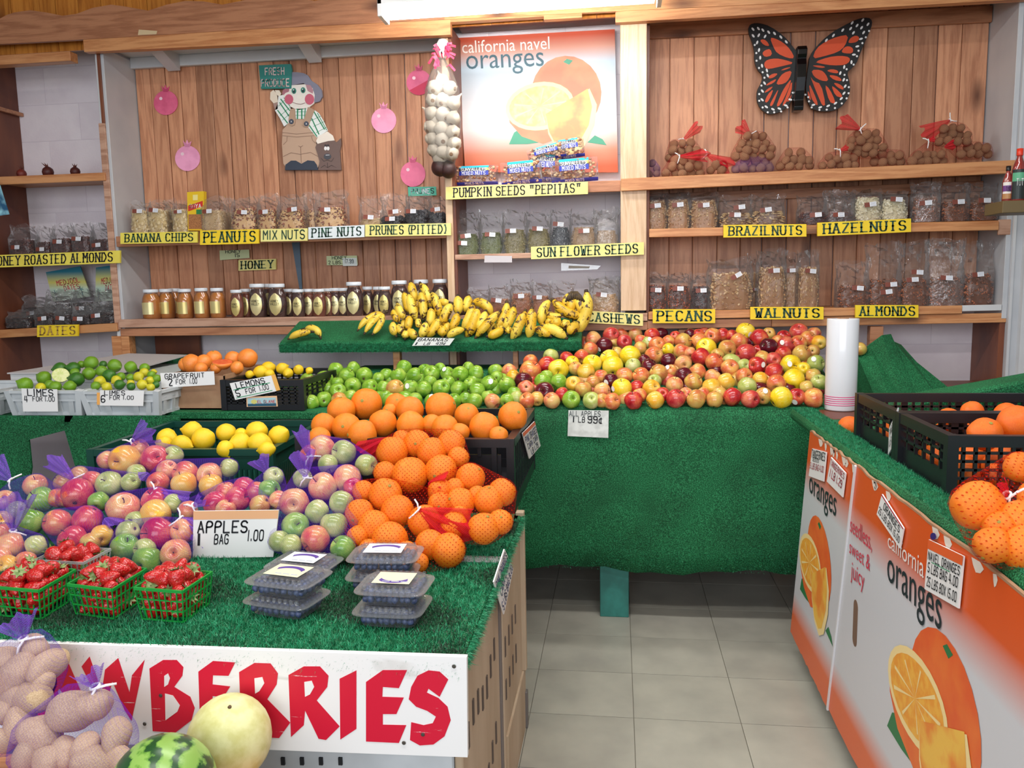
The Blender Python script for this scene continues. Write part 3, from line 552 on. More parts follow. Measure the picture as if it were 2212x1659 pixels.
P = PY(1.45)
for px in (612, 653, 694, 736): q = P(px, 1641); o = link('vent_slot', sl2, t, (q.x, 0, q.z-.010)); o.scale = (.8, 1, .32)
blades('turf_pile', t, 190000, lambda g, n: np.stack([g.uniform(-1.55, -.292, n), g.uniform(1.40, 2.3, n), np.full(n, TZ)], 1), (0, 0, 1), [M['blade'], M['bladed']], .0045, .0022, 2, 1.0)
blades('turf_fringe', t, 9000, lambda g, n: np.stack([g.uniform(-1.9, -.292, n), np.full(n, 1.403), g.uniform(TZ-.028, TZ, n)], 1), (0, -.9, -.45), M['blade'], .008, .0018, 3, .6)
blades('turf_fringe', t, 9000, lambda g, n: np.stack([np.full(n, -.29), g.uniform(1.41, 2.35, n), g.uniform(TZ-.02, TZ, n)], 1), (.9, 0, -.45), M['blade'], .009, .0018, 5, .6)
# right counter
RZ = .90
t = thing('display_table', 'right-hand counter edged with a green turf strip above the orange cartons', 'table', (1.4, 2.0, 0))
slab('counter_top', .735, 2.6, .85, 3.05, .86, .893, M['turf'], t); part(t, 'leg', .80, .88, 2.9, 2.98, 0, .86, M['trimw']); part(t, 'leg', .80, .88, .9, .98, 0, .86, M['trimw']); part(t, 'leg', 2.4, 2.48, .9, .98, 0, .86, M['trimw']); part(t, 'leg', 2.4, 2.48, 2.9, 2.98, 0, .86, M['trimw'])
slab('turf_edge', .652, .735, .85, 3.12, .868, .915, M['turf'], t, .018)
blades('turf_pile', t, 40000, lambda g, n: np.stack([g.uniform(.66, .735, n), g.uniform(1.1, 3.1, n), np.full(n, .913)], 1), (0, 0, 1), M['blade'], .005, .0014, 8)
P = PY(2.75); a, b2 = P(1935, 872), P(2240, 800)
mb = MB(); mb.poly([(a.x, 2.72, .895), (b2.x+.9, 2.45, .895), (b2.x+.9, 2.45, b2.z+.05), (b2.x, 2.62, b2.z), (a.x, 2.75, a.z)], (.02, .16, 0)); bev(mb.build('turf_riser', M['turf'], t), .02, 2)
# rear corner shelf on the right
t = thing('corner_table', 'low brown table in the right rear corner under draped turf', 'table', (1.3, 3.8, 0))
part(t, 'table_top', .92, 1.775, 3.25, 4.265, .846, .876, M['brown']); part(t, 'front_rail', .92, 1.775, 3.22, 3.25, .83, .872, M['shelfw']); part(t, 'leg', 1.0, 1.06, 3.3, 3.36, 0, .846, M['trimw']); part(t, 'leg', 1.68, 1.74, 3.3, 3.36, 0, .846, M['trimw'])
for x in (1.0, 1.68): part(t, 'leg', x, x+.06, 4.1, 4.16, 0, .846, M['trimw'])
P = PY(3.72); pp = [P(*q) for q in ((1852, 768), (1880, 745), (1905, 724), (1928, 722), (1932, 738), (1950, 745), (1968, 772), (1994, 822))]
mb = MB(); v0 = [Vector((p.x, 3.72+.02*(k % 2), p.z)) for k, p in enumerate(pp)]; ft = [Vector((p.x+.02*k/7+(.06 if k > 4 else 0), 3.40+.03*k/7, .878)) for k, p in enumerate(pp)]; bt = [Vector((p.x, 3.95, .878)) for p in pp]
n = len(pp); mb.add(v0+ft+bt, [(k, k+1, n+k+1, n+k) for k in range(n-1)]+[(k+1, k, 2*n+k, 2*n+k+1) for k in range(n-1)]+[(0, n, 2*n), (n-1, 3*n-1, 2*n-1)])
o = mb.build('draped_turf', M['turf']); tag(o, 'green turf draped in a peak in the right rear corner behind the bag roll', 'turf')
o = MB().box(.86, 1.28, 3.27, 3.6, .877, .884).build('turf_mat', M['turf']); tag(o, 'flat offcut of green turf lying at the foot of the draped peak', 'turf')
# low stand in front of the strawberry board
t = thing('low_stand', 'low wooden stand carrying potatoes and melons in front of the lettered board', 'stand', (-1.2, 1.1, 0))
slab('top', -2.1, -.59, .80, 1.30, .495, .52, M['shelfw'], t); [part(t, 'leg', x, x+.05, y, y+.05, 0, .495, M['shelfw']) for x in (-2.05, -.66) for y in (.84, 1.22)]
# ------------------------------------------------------------------ crates and boxes
def crate(label, x0, x1, y0, y1, z0, z1, mat, style, group=None, rot=0, flare=0, cat='crate', name='produce_crate'):
    w, d, h = x1-x0, y1-y0, z1-z0; t = thing(name, label, cat, (0, 0, 0), group); th = .012
    def fc(u, v):  # corners of wall loops with flare
        return u
    faces = dict(front=((0, 0), (w, 0), w), right=((w, 0), (w, d), d), back=((w, d), (0, d), w), left=((0, d), (0, 0), d))
    for k, ((ax, ay), (bx_, by_), L) in faces.items():
        mb = MB(); a = Vector((ax, ay, 0)); u = Vector((bx_-ax, by_-ay, 0)).normalized(); nn = Vector((u.y, -u.x, 0))
        def q(s, z): return a+u*(L*.5+(s-L*.5)*(1-flare*(1-z/h)))+nn*(-flare*.5*L*0)+nn*(-(1-z/h)*flare*(.5*(d if L == w else w)))+Vector((0, 0, z))
        def bar(s0, z0_, s1, z1_, ww, tt=th): mb.bar(q(s0, z0_), q(s1, z1_), tt, ww, (u if abs(s0-s1) < 1e-4 else (0, 0, 1)))
        def panel(s0, s1, za, zb, tt=.006): mb.poly([q(s0, za), q(s1, za), q(s1, zb), q(s0, zb)], -nn*tt)
        if style == 'grid':
            bar(0, h-.012, L, h-.012, .026, .02); n = max(4, int(L/.026)); rows = 6
            low = k in ('left', 'right')
            zb = h*.42 if low else .015
            if low: panel(0, L, 0, zb); n = max(3, int(L/.05)); rows = 3
            else: bar(0, .012, L, .012, .024)
            for i in range(n+1): bar(L*i/n, zb, L*i/n, h-.02, .007 if i % 6 else .018, .008)
            for j in range(1, rows): bar(0, zb+(h-.02-zb)*j/rows, L, zb+(h-.02-zb)*j/rows, .006, .008)
        elif style == 'lime':
            panel(0, L, 0, h*.98, .006); bar(0, h-.006, L, h-.006, .012, .022); bar(0, h-.03, L, h-.03, .03, .012)
            for s in (.12, .3, .7, .88): bar(L*s, 0, L*s, h-.03, .022, .014)
            bar(0, .006, L, .006, .012, .012)
        elif style == 'slots':
            bar(0, h-.010, L, h-.010, .022, .022); panel(0, L, h*.62, h-.015); panel(0, L, 0, h*.26); n = int(L/.0165)
            for i in range(n+1): bar(L*i/n, h*.24, L*i/n, h*.64, .0075, .006)
        elif style == 'solid':
            bar(0, h-.012, L, h-.012, .026, .026); bar(0, .02, L, .02, .04, .02)
            if k in ('front', 'back'): panel(.03, L-.03, .03, h-.05); n = 14; [bar(L*i/n, h-.055, L*i/n, h-.02, .012, .01) for i in range(n+1)]; [bar(s, 0, s, h, .016, .022) for s in (.05, L-.05)]
            else:
                for i in range(15): bar(L*i/14, .02, L*i/14, h-.02, .012, .016)
                bar(0, h*.5, L, h*.5, .012, .012)
        elif style == 'carton':
            panel(0, L, 0, h*(1 if k != 'front' else .97), .005)
        o = mb.build('side_panel', mat, t)
    ib = 1-flare
    MB().box(w*flare/2, w-w*flare/2, d*flare/2, d-d*flare/2, 0, .006).build('base', mat, t)
    if style in ('grid', 'lime', 'slots', 'solid'):
        for ax, ay in ((0, 0), (w, 0), (w, d), (0, d)):
            cx, cy_ = (w*flare/2 if ax == 0 else w-w*flare/2), (d*flare/2 if ay == 0 else d-d*flare/2); mb = MB(); mb.bar((cx, cy_, 0), (ax, ay, h+.002), .024, .024, (1, 0, 0)); mb.build('corner_post', mat, t)
    t.location = (x0, y0, z0); t.rotation_euler = (0, 0, rot)
    for c_ in t.children: c_.matrix_parent_inverse = Matrix()
    return t
Pf = PY(2.98)
def xr(a, b, py, Y): return PY(Y)(a, py).x, PY(Y)(b, py).x
x0, x1 = xr(18, 172, 850, 2.95); crate('milky white crate of large limes with a four-for sign', x0, x1, 2.95, 3.33, .903, 1.008, M['whitepl'], 'lime', 'white lime crates', flare=.10)
x0, x1 = xr(179, 340, 850, 2.95); crate('milky white slotted crate of small yellowing limes with a six-for sign', x0, x1, 2.95, 3.33, .903, 1.005, M['whitepl'], 'lime', 'white lime crates', flare=.10)
crate('milky white crate cut off at the far left edge beside the large limes', -2.86, -2.545, 2.93, 3.31, .903, 1.008, M['whitepl'], 'lime', 'white lime crates', flare=.10)
x0, x1 = xr(350, 487, 850, 3.12); crate('brown cardboard carton filled with grapefruit', x0, x1, 3.12, 3.55, .903, 1.05, M['card'], 'carton', name='cardboard_carton', cat='box')
x0, x1 = xr(488, 655, 850, 3.11); crate('black grid crate of lemons behind the tilted lemons card', x0, x1, 3.10, 3.55, .905, 1.03, M['black'], 'grid')
crate('dark green slotted crate of big yellow lemons', -1.73, -1.12, 2.39, 2.93, TZ, .885, M['dgreen'], 'slots', rot=math.radians(3))
crate('black solid-sided crate heaped with large pink oranges', -1.00, -.325, 2.375, 2.97, TZ, .932, M['black'], 'solid')
crate('black lattice crate of tangerines at the near end of the counter', .745, 1.345, 1.875, 2.19, .893, 1.045, M['black'], 'grid', 'lattice crates on the right counter')
crate('black lattice crate of tangerines at the far end of the counter', .745, 1.345, 2.215, 2.56, .893, 1.045, M['black'], 'grid', 'lattice crates on the right counter')
# flat white carton behind the limes
Pz = PY(3.45); t = thing('white_carton', 'flattened white carton lying behind the lime crates', 'box', (0, 0, 0))
a = PY(3.40)(22, 806); mb = MB(); x1 = PY(3.42)(262, 806).x
mb.poly([(a.x, 3.40, .905), (x1, 3.42, .905), (x1, 3.42, 1.035), (a.x, 3.40, 1.035)], (0, .008, 0)); mb.build('front_flap', M['white'], t)
mb = MB(); mb.poly([(a.x, 3.38, 1.035), (x1+.03, 3.40, 1.035), (x1+.03, 3.95, 1.065), (a.x+.25, 3.95, 1.075)], (0, 0, -.006)); mb.build('top_flap', pm('grey_white_card', (204, 200, 202), .7), t)
part(t, 'body', a.x+.02, x1, 3.42, 3.93, .903, 1.02, M['white'])
o = MB().box(-2.58, -2.36, 3.96, 4.20, .87, 1.05).build('turf_block', M['turf']); tag(bev(o, .02, 2), 'turf-wrapped block behind the grapefruit carton', 'turf')
# bag roll on its little ledge
t = thing('roll_ledge', 'small round-cornered wooden ledge under the bag roll', 'ledge', (.85, 3.1, .88))
P = PZ(.895); mb = MB(); mb.poly([P(1768, 884), P(1772, 897), P(1800, 905), P(1905, 905), P(1905, 868), P(1790, 868)][::-1], (0, 0, -.022)); bev(mb.build('board', M['brown'], t), .003, 1); part(t, 'post', .87, .90, 3.10, 3.13, .0, .872, flat((120, 126, 132), .4))
bc = PZ(.897)(1815, 884); t = thing('bag_roll', 'tall white roll of clear produce bags with pink bands', 'roll', bc)
h = PY(bc.y)(1815, 688).z-.897; r = (PY(bc.y)(1851, 800).x-PY(bc.y)(1783, 800).x)/2
rm, tt, b = new('bag_film_roll'); b.inputs['Base Color'].default_value = lin((232, 234, 240)); b.inputs['Roughness'].default_value = .22; b.inputs['Coat Weight'].default_value = .5; b.inputs['Anisotropic'].default_value = .5
T = Matrix.Translation(bc); MB().lathe([(r*.42, 0), (r*.98, 0), (r, .004), (r*1.0, h-.004), (r*.98, h), (r*.42, h), (r*.40, h-.02), (r*.38, .01)], 40, T).build('film', rm, t, True)
for z in (.022, .030, .038, .046, .054): MB().lathe([(r*.99, z-.0013), (r+.0008, z-.0012), (r+.0008, z+.0012), (r*.99, z+.0013)], 40, T).build('pink_band', M['pink'], t, True)
MB().lathe([(r*.3, .003), (r*.36, .003), (r*.36, h+.002), (r*.3, h+.002)], 24, T).build('core', M['card'], t, True)
# ------------------------------------------------------------------ shelf name boards (bottom-left px, bottom-right px, left height px)
def board(txt, bl, br, hh, mat, ink, label, style='west', Y=3.955, uv=(.05, .95, .17, .86), th=.012, tl=None, group='painted name boards on the shelves'):
    px = [bl, br, (br[0], br[1]-hh), (bl[0], bl[1]-hh)]
    return card('name_board', label, 'sign', px, PY(Y), F_, mat, [(txt, *uv)], th, group, ink, style)[0]
LB = lambda w: 'painted wooden name board reading %s' % w
for a in [('HONEY ROASTED ALMONDS', (-34, 579), (259, 568), 27, M['sign'], M['ink']), ('BANANA CHIPS', (260, 527), (426, 524), 24, M['sign'], M['letter']), ('PEANUTS', (432, 529), (559, 526), 31, M['signo'], M['letter']),
          ('PRUNES (PITTED)', (789, 511), (974, 508), 26, M['signp'], M['letter']), ('SUN FLOWER SEEDS', (1147, 560), (1391, 550), 27, M['signp'], M['letter']),
          ('BRAZILNUTS', (1563, 513), (1742, 511), 27, M['signo'], M['letter']), ('HAZELNUTS', (1766, 510), (1968, 501), 29, M['signo'], M['letter']), ('PECANS', (1410, 698), (1545, 698), 30, M['signo'], M['letter']),
          ('WALNUTS', (1621, 690), (1779, 690), 27, M['signo'], M['letter']), ('ALMONDS', (1848, 686), (1984, 686), 27, M['signo'], M['letter'])]:
    board(a[0], a[1], a[2], a[3], a[4], a[5], LB(a[0].lower()))
board('PUMPKIN SEEDS "PEPITAS"', (963, 431), (1270, 419), 27, M['signp'], M['ink'], LB('pumpkin seeds pepitas'), Y=3.95)
board('MIX NUTS', (563, 522), (664, 520), 27, M['signp'], M['letter'], LB('mix nuts'), 'hand'); board('PINE NUTS', (666, 517), (787, 512), 26, M['wsign'], M['letter'], 'white painted name board reading pine nuts')
board('CASHEWS', (1262, 697), (1389, 704), 26, M['signp'], M['letter'], 'pale yellow name board reading cashews, slanting down behind the bananas'); board('DATES', (80, 728), (168, 726), 25, M['signo'], M['gold'], 'yellow name board with faded brown letters reading dates')
board('HONEY', (515, 585), (596, 582), 23, M['signp'], M['letter'], 'yellow board reading honey on the planks above the jars', Y=4.25)
# price notes
card('price_note', 'taped green note reading honey with a patched price, left of the honey board', 'sign', [(475, 562), (539, 557), (538, 539), (474, 541)], PY(4.25), F_, flat((206, 218, 170), .6), [('HONEY', .2, .72, .68, .98), ('15', .52, .68, .2, .6)], .002, None, M['ink'])
o, f = card('price_note', 'green note reading honey 2 lbs 17.99 above the middle jars', 'sign', [(706, 573), (773, 572), (771, 552), (705, 553)], PY(4.25), F_, flat((206, 218, 170), .6), [('HONEY', .18, .66, .62, .96), ('2 LBS.', .05, .50, .12, .46)], .002, None, M['ink'])
patch(f, F_, .52, .98, -.1, .75, flat((226, 236, 232), .4, 'tape_white'), o); lettering('17.99', f, F_, M['ink'], o, 'hand', uv=(.6, .88, .2, .6), off=.0018)
card('price_note', 'small blank white note taped under the sunflower seed shelf', 'sign', [(1046, 567), (1106, 567), (1106, 553), (1047, 552)], PY(3.97), F_, pm('grey_white_note', (206, 200, 206), .6), (), .003)
card('price_note', 'teal card reading prunes standing behind the prune bags', 'sign', [(882, 424), (943, 422), (942, 403), (881, 404)], PY(4.2), F_, flat((74, 178, 150), .5), [('PRUNES', .1, .92, .25, .8, flat((238, 226, 240), .5))], .003, None, None, 'hand')
o, f = card('scoop_package', 'clear plastic scoop packet hung on the white blocks above the cashews', 'packet', [(1212, 585), (1290, 582), (1298, 574), (1212, 568)], PY(4.27), F_, clear('packet_film', .25, .1, .15), (), .012); patch(f, F_, .2, .75, .3, .7, flat((214, 206, 190), .5), o)
card('price_card', 'white card reading bananas 1 lb 49 cents on the ledge front', 'sign', [(890, 747), (971, 746), (982, 731), (902, 729)], PY(3.685), F_, M['white'], [('BANANAS', .06, .86, .58, .95), ('1', .06, .1, .1, .42), ('LB', .28, .45, .1, .42), ('49c', .6, .86, .1, .46)], .002, None, M['ink'])
o, f = card('price_card', 'weathered white card reading all apples 1 lb 99 cents on the turf skirt', 'sign', [(1226, 942), (1314, 946), (1315, 887), (1228, 886)], PY(3.175), F_, pm('weathered_white_card', (226, 230, 226), .6, (204, 208, 204), 30), [('ALL APPLES', .02, .8, .78, .97, flat((96, 104, 104), .6)), ('1', .12, .15, .55, .75), ('LB', .25, .42, .55, .75), ('99c', .48, .84, .53, .78)], .002, None, M['ink'])
P = PY(2.90)
card('price_card', 'white card reading limes 4 for 1.00 on the left lime crate', 'sign', [(50, 889), (125, 889), (123, 841), (46, 839)], PY(2.925), F_, M['white'], [('LIMES', .16, .9, .70, .98), ('4', .06, .16, .42, .68), ('FOR', .3, .58, .46, .66), ('1.00', .66, .93, .46, .66)], .002, 'lime price cards', M['ink'])
o, f = card('price_card', 'white card with orange edge reading limes 6 for 1.00 on the right lime crate', 'sign', [(216, 876), (309, 877), (311, 844), (216, 843)], PY(2.925), F_, M['white'], [('LIMES', .10, .58, .70, .98), ('6', .02, .13, .22, .66), ('FOR', .22, .46, .40, .66), ('1.00', .54, .78, .42, .66)], .002, 'lime price cards', M['ink'])
patch(f, F_, -.07, 0, .05, .85, flat((244, 176, 90), .6), o)
card('price_card', 'white card reading grapefruit 2 for 1.00 on the brown carton', 'sign', [(349, 838), (464, 831), (462, 802), (346, 806)], PY(3.085), F_, M['white'], [('GRAPEFRUIT', .08, .82, .60, .92), ('2', .13, .22, .12, .58), ('FOR', .28, .46, .2, .5), ('1.00', .54, .68, .18, .54)], .002, None, M['ink'])
o, f = card('price_card', 'tilted white card with green underlines reading lemons 5 for 1.00', 'sign', [(508, 864), (597, 845), (586, 811), (496, 828)], PY(3.085), F_, M['white'], [('LEMONS', .12, .82, .62, .94), ('5', .06, .17, .16, .54), ('FOR', .3, .54, .22, .5), ('1.00', .64, .86, .22, .54)], .002, None, M['ink'])
for v in (.56, .08): patch(f, F_, .04, .92, v, v+.04, M['green_ink'], o)
patch(f, F_, 1.0, 1.10, .02, 1.02, flat((238, 178, 90), .6), o)
o, f = card('crate_label', 'small printed crate label with a lemon picture under the lemons card', 'label', [(533, 879), (600, 878), (598, 855), (532, 857)], PY(3.09), F_, flat((236, 190, 150), .6), (), .002)
patch(f, F_, .04, .96, .1, .85, flat((170, 206, 214), .6), o); patch(f, F_, .04, .96, .05, .3, flat((34, 84, 110), .6), o, off=.0012); patch(f, F_, 0, 1, 0, 1, flat((214, 208, 120), .6), o, off=.0014, pts=oval(.25, .5, .1, .22)); lettering('EL GLANE', f, F_, flat((206, 60, 60), .6), o, 'hand', uv=(.36, .94, .36, .62), off=.002)
o, f = card('printed_card', 'blue printed card fixed to the turf skirt behind the green crate', 'card', [(456, 905), (561, 905), (563, 885), (459, 882)], PY(3.17), F_, flat((36, 76, 150), .4), (), .003)
patch(f, F_, 0, 0, 0, 0, flat((226, 240, 246), .4), o, pts=[(.18, .4), (.8, .4), (.84, .2), (.9, .2), (.9, .85), (.84, .85), (.84, .72), (.26, .72)]); patch(f, F_, .6, .88, .5, .7, flat((60, 180, 206), .4), o, off=.0014)
o, f = card('printed_card', 'black and white patterned card with a gala note behind the green crate', 'card', [(592, 910), (700, 905), (712, 884), (589, 893)], PY(3.17), F_, flat((226, 206, 196), .5), (), .003)
for k in range(5):
    mb = MB(); c0 = [f(.1+.19*k+.09*math.cos(a*.4), .55+.32*math.sin(a*.4))+Vector((0, -.0015, 0)) for a in range(11)]; mb.tube(c0, .003, 4); mb.build('print', M['ink'], o)
patch(f, F_, .15, 1, -.35, .2, M['white'], o, off=.0012); lettering('GALA', f, F_, M['ink'], o, 'hand', uv=(.66, .82, -.1, .16), off=.002)
# ------------------------------------------------------------------ posters, cut-outs, butterfly
def gradmat(name, stops, axis=2, lo=0, hi=1, rough=.45):
    """printed colour ramp along one axis of the sheet (object space)"""
    m, t, b = new(name); b.inputs['Roughness'].default_value = rough
    tc = t.add('ShaderNodeTexCoord'); sx = t.add('ShaderNodeSeparateXYZ'); t.c(tc.outputs['Object'], sx.inputs[0]); mr = t.add('ShaderNodeMapRange'); mr.inputs[1].default_value = lo; mr.inputs[2].default_value = hi
    t.c(sx.outputs[axis], mr.inputs[0]); t.c(ramp(t, stops, mr.outputs[0]), b.inputs['Base Color']); return m
PR = dict(org=pm('printed_orange', (232, 96, 40), .5, (240, 120, 50), 9), pulp=pm('printed_pulp', (250, 186, 70), .5, (244, 160, 50), 40), rim=flat((252, 226, 160), .5, 'printed_rim'), leaf=flat((40, 122, 70), .5, 'printed_leaf'),
 wedge=pm('printed_wedge', (248, 196, 80), .5, (240, 140, 50), 12), dk=flat((30, 44, 50), .5, 'printed_dark'), wt=flat((244, 236, 232), .5, 'printed_white'), rd=flat((216, 60, 84), .5, 'printed_red'),
 porg=pm('faded_orange', (214, 120, 92), .5, (222, 140, 104), 6), ppulp=pm('faded_pulp', (224, 184, 116), .5, (226, 198, 140), 30), pleaf=flat((62, 142, 114), .5, 'faded_leaf'), pdk=flat((44, 84, 98), .5, 'faded_dark'), pwedge=pm('faded_wedge', (224, 186, 110), .5, (216, 140, 96), 8))
def fruitprint(f, n, u, v, su, sv, par, pal=('org', 'pulp', 'wedge', 'leaf')):
    """whole orange behind a cut half, a wedge in front and a leaf; u,v lower-left, su,sv size"""
    q = lambda pts: [(u+a*su, v+b*sv) for a, b in pts]; K = dict(o=PR[pal[0]], p=PR[pal[1]], w=PR[pal[2]], l=PR[pal[3]])
    patch(f, n, 0, 0, 0, 0, K['o'], par, off=.0010, pts=q(oval(.62, .62, .36, .37))); patch(f, n, 0, 0, 0, 0, PR['leaf'] if pal[0] == 'org' else K['l'], par, off=.0014, pts=q([(.60, .93), (.64, .96), (.70, .94), (.66, .90)]))
    patch(f, n, 0, 0, 0, 0, K['l'], par, off=.0011, pts=q([(0, .12), (.06, .24), (.16, .3), (.28, .28), (.36, .14), (.2, .12)]))
    patch(f, n, 0, 0, 0, 0, K['l'], par, off=.0011, pts=q([(.82, .13), (.9, .2), (.98, .16), (1.02, .1)]))
    patch(f, n, 0, 0, 0, 0, K['o'], par, off=.0013, pts=q([(.0, .5), (.02, .34), (.14, .2), (.36, .12), (.62, .2), (.6, .6)]))
    patch(f, n, 0, 0, 0, 0, PR['rim'], par, off=.0016, pts=q(oval(.34, .5, .36, .24, rot=.15))); patch(f, n, 0, 0, 0, 0, K['p'], par, off=.0019, pts=q(oval(.34, .5, .32, .20, rot=.15)))
    for k in range(9):
        a = k*.698; c_ = (.34, .5); e = (c_[0]+.28*math.cos(a), c_[1]+.175*math.sin(a)+.04*math.cos(a)); d = (-(e[1]-c_[1])*.04, (e[0]-c_[0])*.04)
        patch(f, n, 0, 0, 0, 0, PR['rim'], par, off=.0021, pts=q([c_, (e[0]+d[0], e[1]+d[1]), (e[0]-d[0], e[1]-d[1])]))
    patch(f, n, 0, 0, 0, 0, PR['rim'], par, off=.0023, pts=q([(.40, .42), (.86, .66), (.93, .5), (.90, .3), (.78, .08), (.64, 0), (.5, .06), (.42, .22)])); patch(f, n, 0, 0, 0, 0, K['w'], par, off=.0026, pts=q([(.40, .42), (.84, .66), (.88, .48), (.84, .3), (.72, .1), (.62, .05), (.5, .1), (.43, .24)]))
pb, pt_ = PY(4.235)(1005, 370).z, PY(4.235)(987, 75).z
gm = gradmat('poster_ground', [(0, (206, 84, 40)), (.12, (214, 128, 100)), (.3, (226, 216, 214)), (.75, (176, 194, 208)), (.86, (206, 150, 132)), (.95, (190, 74, 44))], 2, pb, pt_)
o, f = card('orange_poster', 'large faded cardboard poster reading california navel oranges, lit by the fluorescent fixture', 'poster', [(1005, 372), (1335, 372), (1328, 63), (987, 82)], PY(4.235), F_, gm, (), .008)
fontlettering('california navel', f, F_, PR['wt'], o, uv=(.03, .59, .885, .975)); fontlettering('oranges', f, F_, PR['pdk'], o, uv=(.05, .55, .72, .865)); fruitprint(f, F_, .30, .12, .62, .72, o, ('porg', 'ppulp', 'pwedge', 'pleaf'))
# medjool date box lids
for k, (px, lab) in enumerate((([(114, 652), (196, 640), (173, 575), (99, 588)], 'teal and yellow printed carton lid standing fully in view behind the date bags'), ([(206, 652), (262, 648), (262, 570), (207, 578)], 'second printed date carton lid, cut by the alcove edge, behind the date bags'))):
    P = PY(4.20); zb, zt = P(*px[0]).z, P(*px[3]).z
    gm = gradmat('lid_ground%d' % k, [(0, (226, 238, 220)), (.4, (206, 232, 210)), (.65, (236, 226, 120)), (1, (40, 140, 170))], 2, zb, zt)
    o, f = card('carton_lid', lab, 'box', px, P, F_, gm, (), .006, 'date carton lids'); lettering('MEDJOOL', f, F_, PR['rd'], o, 'bold', uv=(.22, .86, .50, .66)); lettering('DATES', f, F_, PR['rd'], o, 'bold', uv=(.38, .80, .30, .46))
    for u in (.12, .82):
        for j in range(5): a = j*1.256+.3; patch(f, F_, 0, 0, 0, 0, flat((20, 110, 120), .5), o, off=.0015, pts=[(u, .3), (u+.09*math.cos(a), .3+.09*math.sin(a)), (u+.07*math.cos(a+.35), .3+.05*math.sin(a+.35))])
        patch(f, F_, u-.01, u+.01, .05, .3, flat((20, 110, 120), .5), o, off=.0016)
o, f = card('printed_card', 'blue printed poster corner at the left edge beside the dried pomegranates', 'poster', [(-30, 470), (20, 463), (0, 400), (-30, 380)], PY(3.9), F_, pm('blue_print', (30, 90, 130), .4, (160, 220, 236), 14), (), .003)
# pomegranate cut-outs
def poly_px(pts, plane, off=(0, .003, 0)): mb = MB(); mb.poly([plane(*p) for p in pts], off); return mb
def pomo(cx, cy_, r, col, lab, col2=None):
    base = [(cx+r*1.0*math.cos(a*.2513), cy_+r*1.02*math.sin(a*.2513)+.0) for a in range(25)]
    pts = [p for p in base if not (abs(p[0]-cx) < r*.26 and p[1] < cy_)]
    i = next(k for k, p in enumerate(pts) if p[0] > cx and p[1] < cy_) if False else None
    ang = sorted(pts, key=lambda p: (math.atan2(p[1]-cy_, p[0]-cx)+math.pi/2) % 6.28318)
    crown = [(cx-r*.24, cy_-r*.98), (cx-r*.36, cy_-r*1.42), (cx-r*.16, cy_-r*1.2), (cx-r*.04, cy_-r*1.5), (cx+r*.08, cy_-r*1.2), (cx+r*.3, cy_-r*1.38), (cx+r*.2, cy_-r*.98)]
    outl = ang+crown; mt = pm('paper_pink_%d' % int(col[1]), col, .5, tuple(min(255, c+16) for c in col), 14)
    o = poly_px(outl[::-1], PY(4.262)).build('paper_pomegranate', mt); tag(o, lab, 'cut-out', 'pink paper pomegranates on the planks')
    g = PY(4.262); mb = MB(); mb.add([g(cx-r*.4+r*.14*math.cos(a), cy_-r*.35+r*.14*math.sin(a))+Vector((0, -.001, 0)) for a in [k*.628 for k in range(10)]][::-1], [tuple(range(10))]); mb.build('printed_shine', flat((250, 214, 226), .5), o)
    mb = MB(); mb.add([g(*p)+Vector((0, -.001, 0)) for p in ((cx-r*.2, cy_-r*.9), (cx+r*.18, cy_-r*.9), (cx+r*.22, cy_-r*1.25), (cx, cy_-r*1.12), (cx-r*.26, cy_-r*1.28))], [tuple(range(5))]); mb.build('printed_crown', flat(tuple(max(0, c-26) for c in col), .5), o)
    if col2:
        mb = MB(); mb.add([g(cx+r*.98*math.cos(a), cy_+r*math.sin(a))+Vector((0, -.0012, 0)) for a in [k*.25-.3 for k in range(12)]], [tuple(range(12))[::-1]]); mb.build('printed_half', flat(col2, .5), o)
pomo(358, 222, 26, (222, 92, 132), 'deep pink paper pomegranate, top left on the planks beside the white panel'); pomo(405, 342, 27, (240, 158, 196), 'pale pink paper pomegranate above the banana chips')
pomo(829, 260, 27, (240, 150, 184), 'pale pink paper pomegranate right of the wooden boy'); pomo(905, 178, 27, (222, 96, 136), 'two-tone pink and crimson paper pomegranate beside the garlic braid', (206, 40, 84)); pomo(892, 376, 27, (228, 108, 146), 'mid pink paper pomegranate above the prunes card')
# wooden farm boy with dog (zoom frame: scale 6.6375, origin 520,130)
t = thing('wooden_cutout', 'painted wooden farm boy with dog holding a teal fresh produce sign', 'decoration', PY(4.26)(670, 365))
LVL = [0]
def zp(pts, col, lvl, th=.004, s=6.6375, ox=520, oy=130, plane=None, par=None, nm='painted_shape', Y=4.252, name=None):
    g = PY(Y-lvl*.0012); P = [g(ox+x/s, oy+y/s) for x, y in pts]; mb = MB()
    a = sum(P[i].x*P[(i+1) % len(P)].z-P[(i+1) % len(P)].x*P[i].z for i in range(len(P)))
    if a < 0: P.reverse()
    mb.poly(P, (0, th, 0)); return mb.build(nm, flat(col, .5), par or t)
def ov(cx, cy_, rx, ry, n=20, rot=0): return oval(cx, cy_, rx, ry, n, rot=rot)
def ln(pts, w, col, lvl, **k):
    for a, b in zip(pts, pts[1:]):
        d = Vector((b[0]-a[0], b[1]-a[1])); d.normalize(); n = Vector((-d.y, d.x))*w/2; d = d*w/3
        zp([(a[0]-n.x-d.x, a[1]-n.y-d.y), (b[0]-n.x+d.x, b[1]-n.y+d.y), (b[0]+n.x+d.x, b[1]+n.y+d.y), (a[0]+n.x-d.x, a[1]+n.y-d.y)], col, lvl, .0008, nm='painted_line', **k)
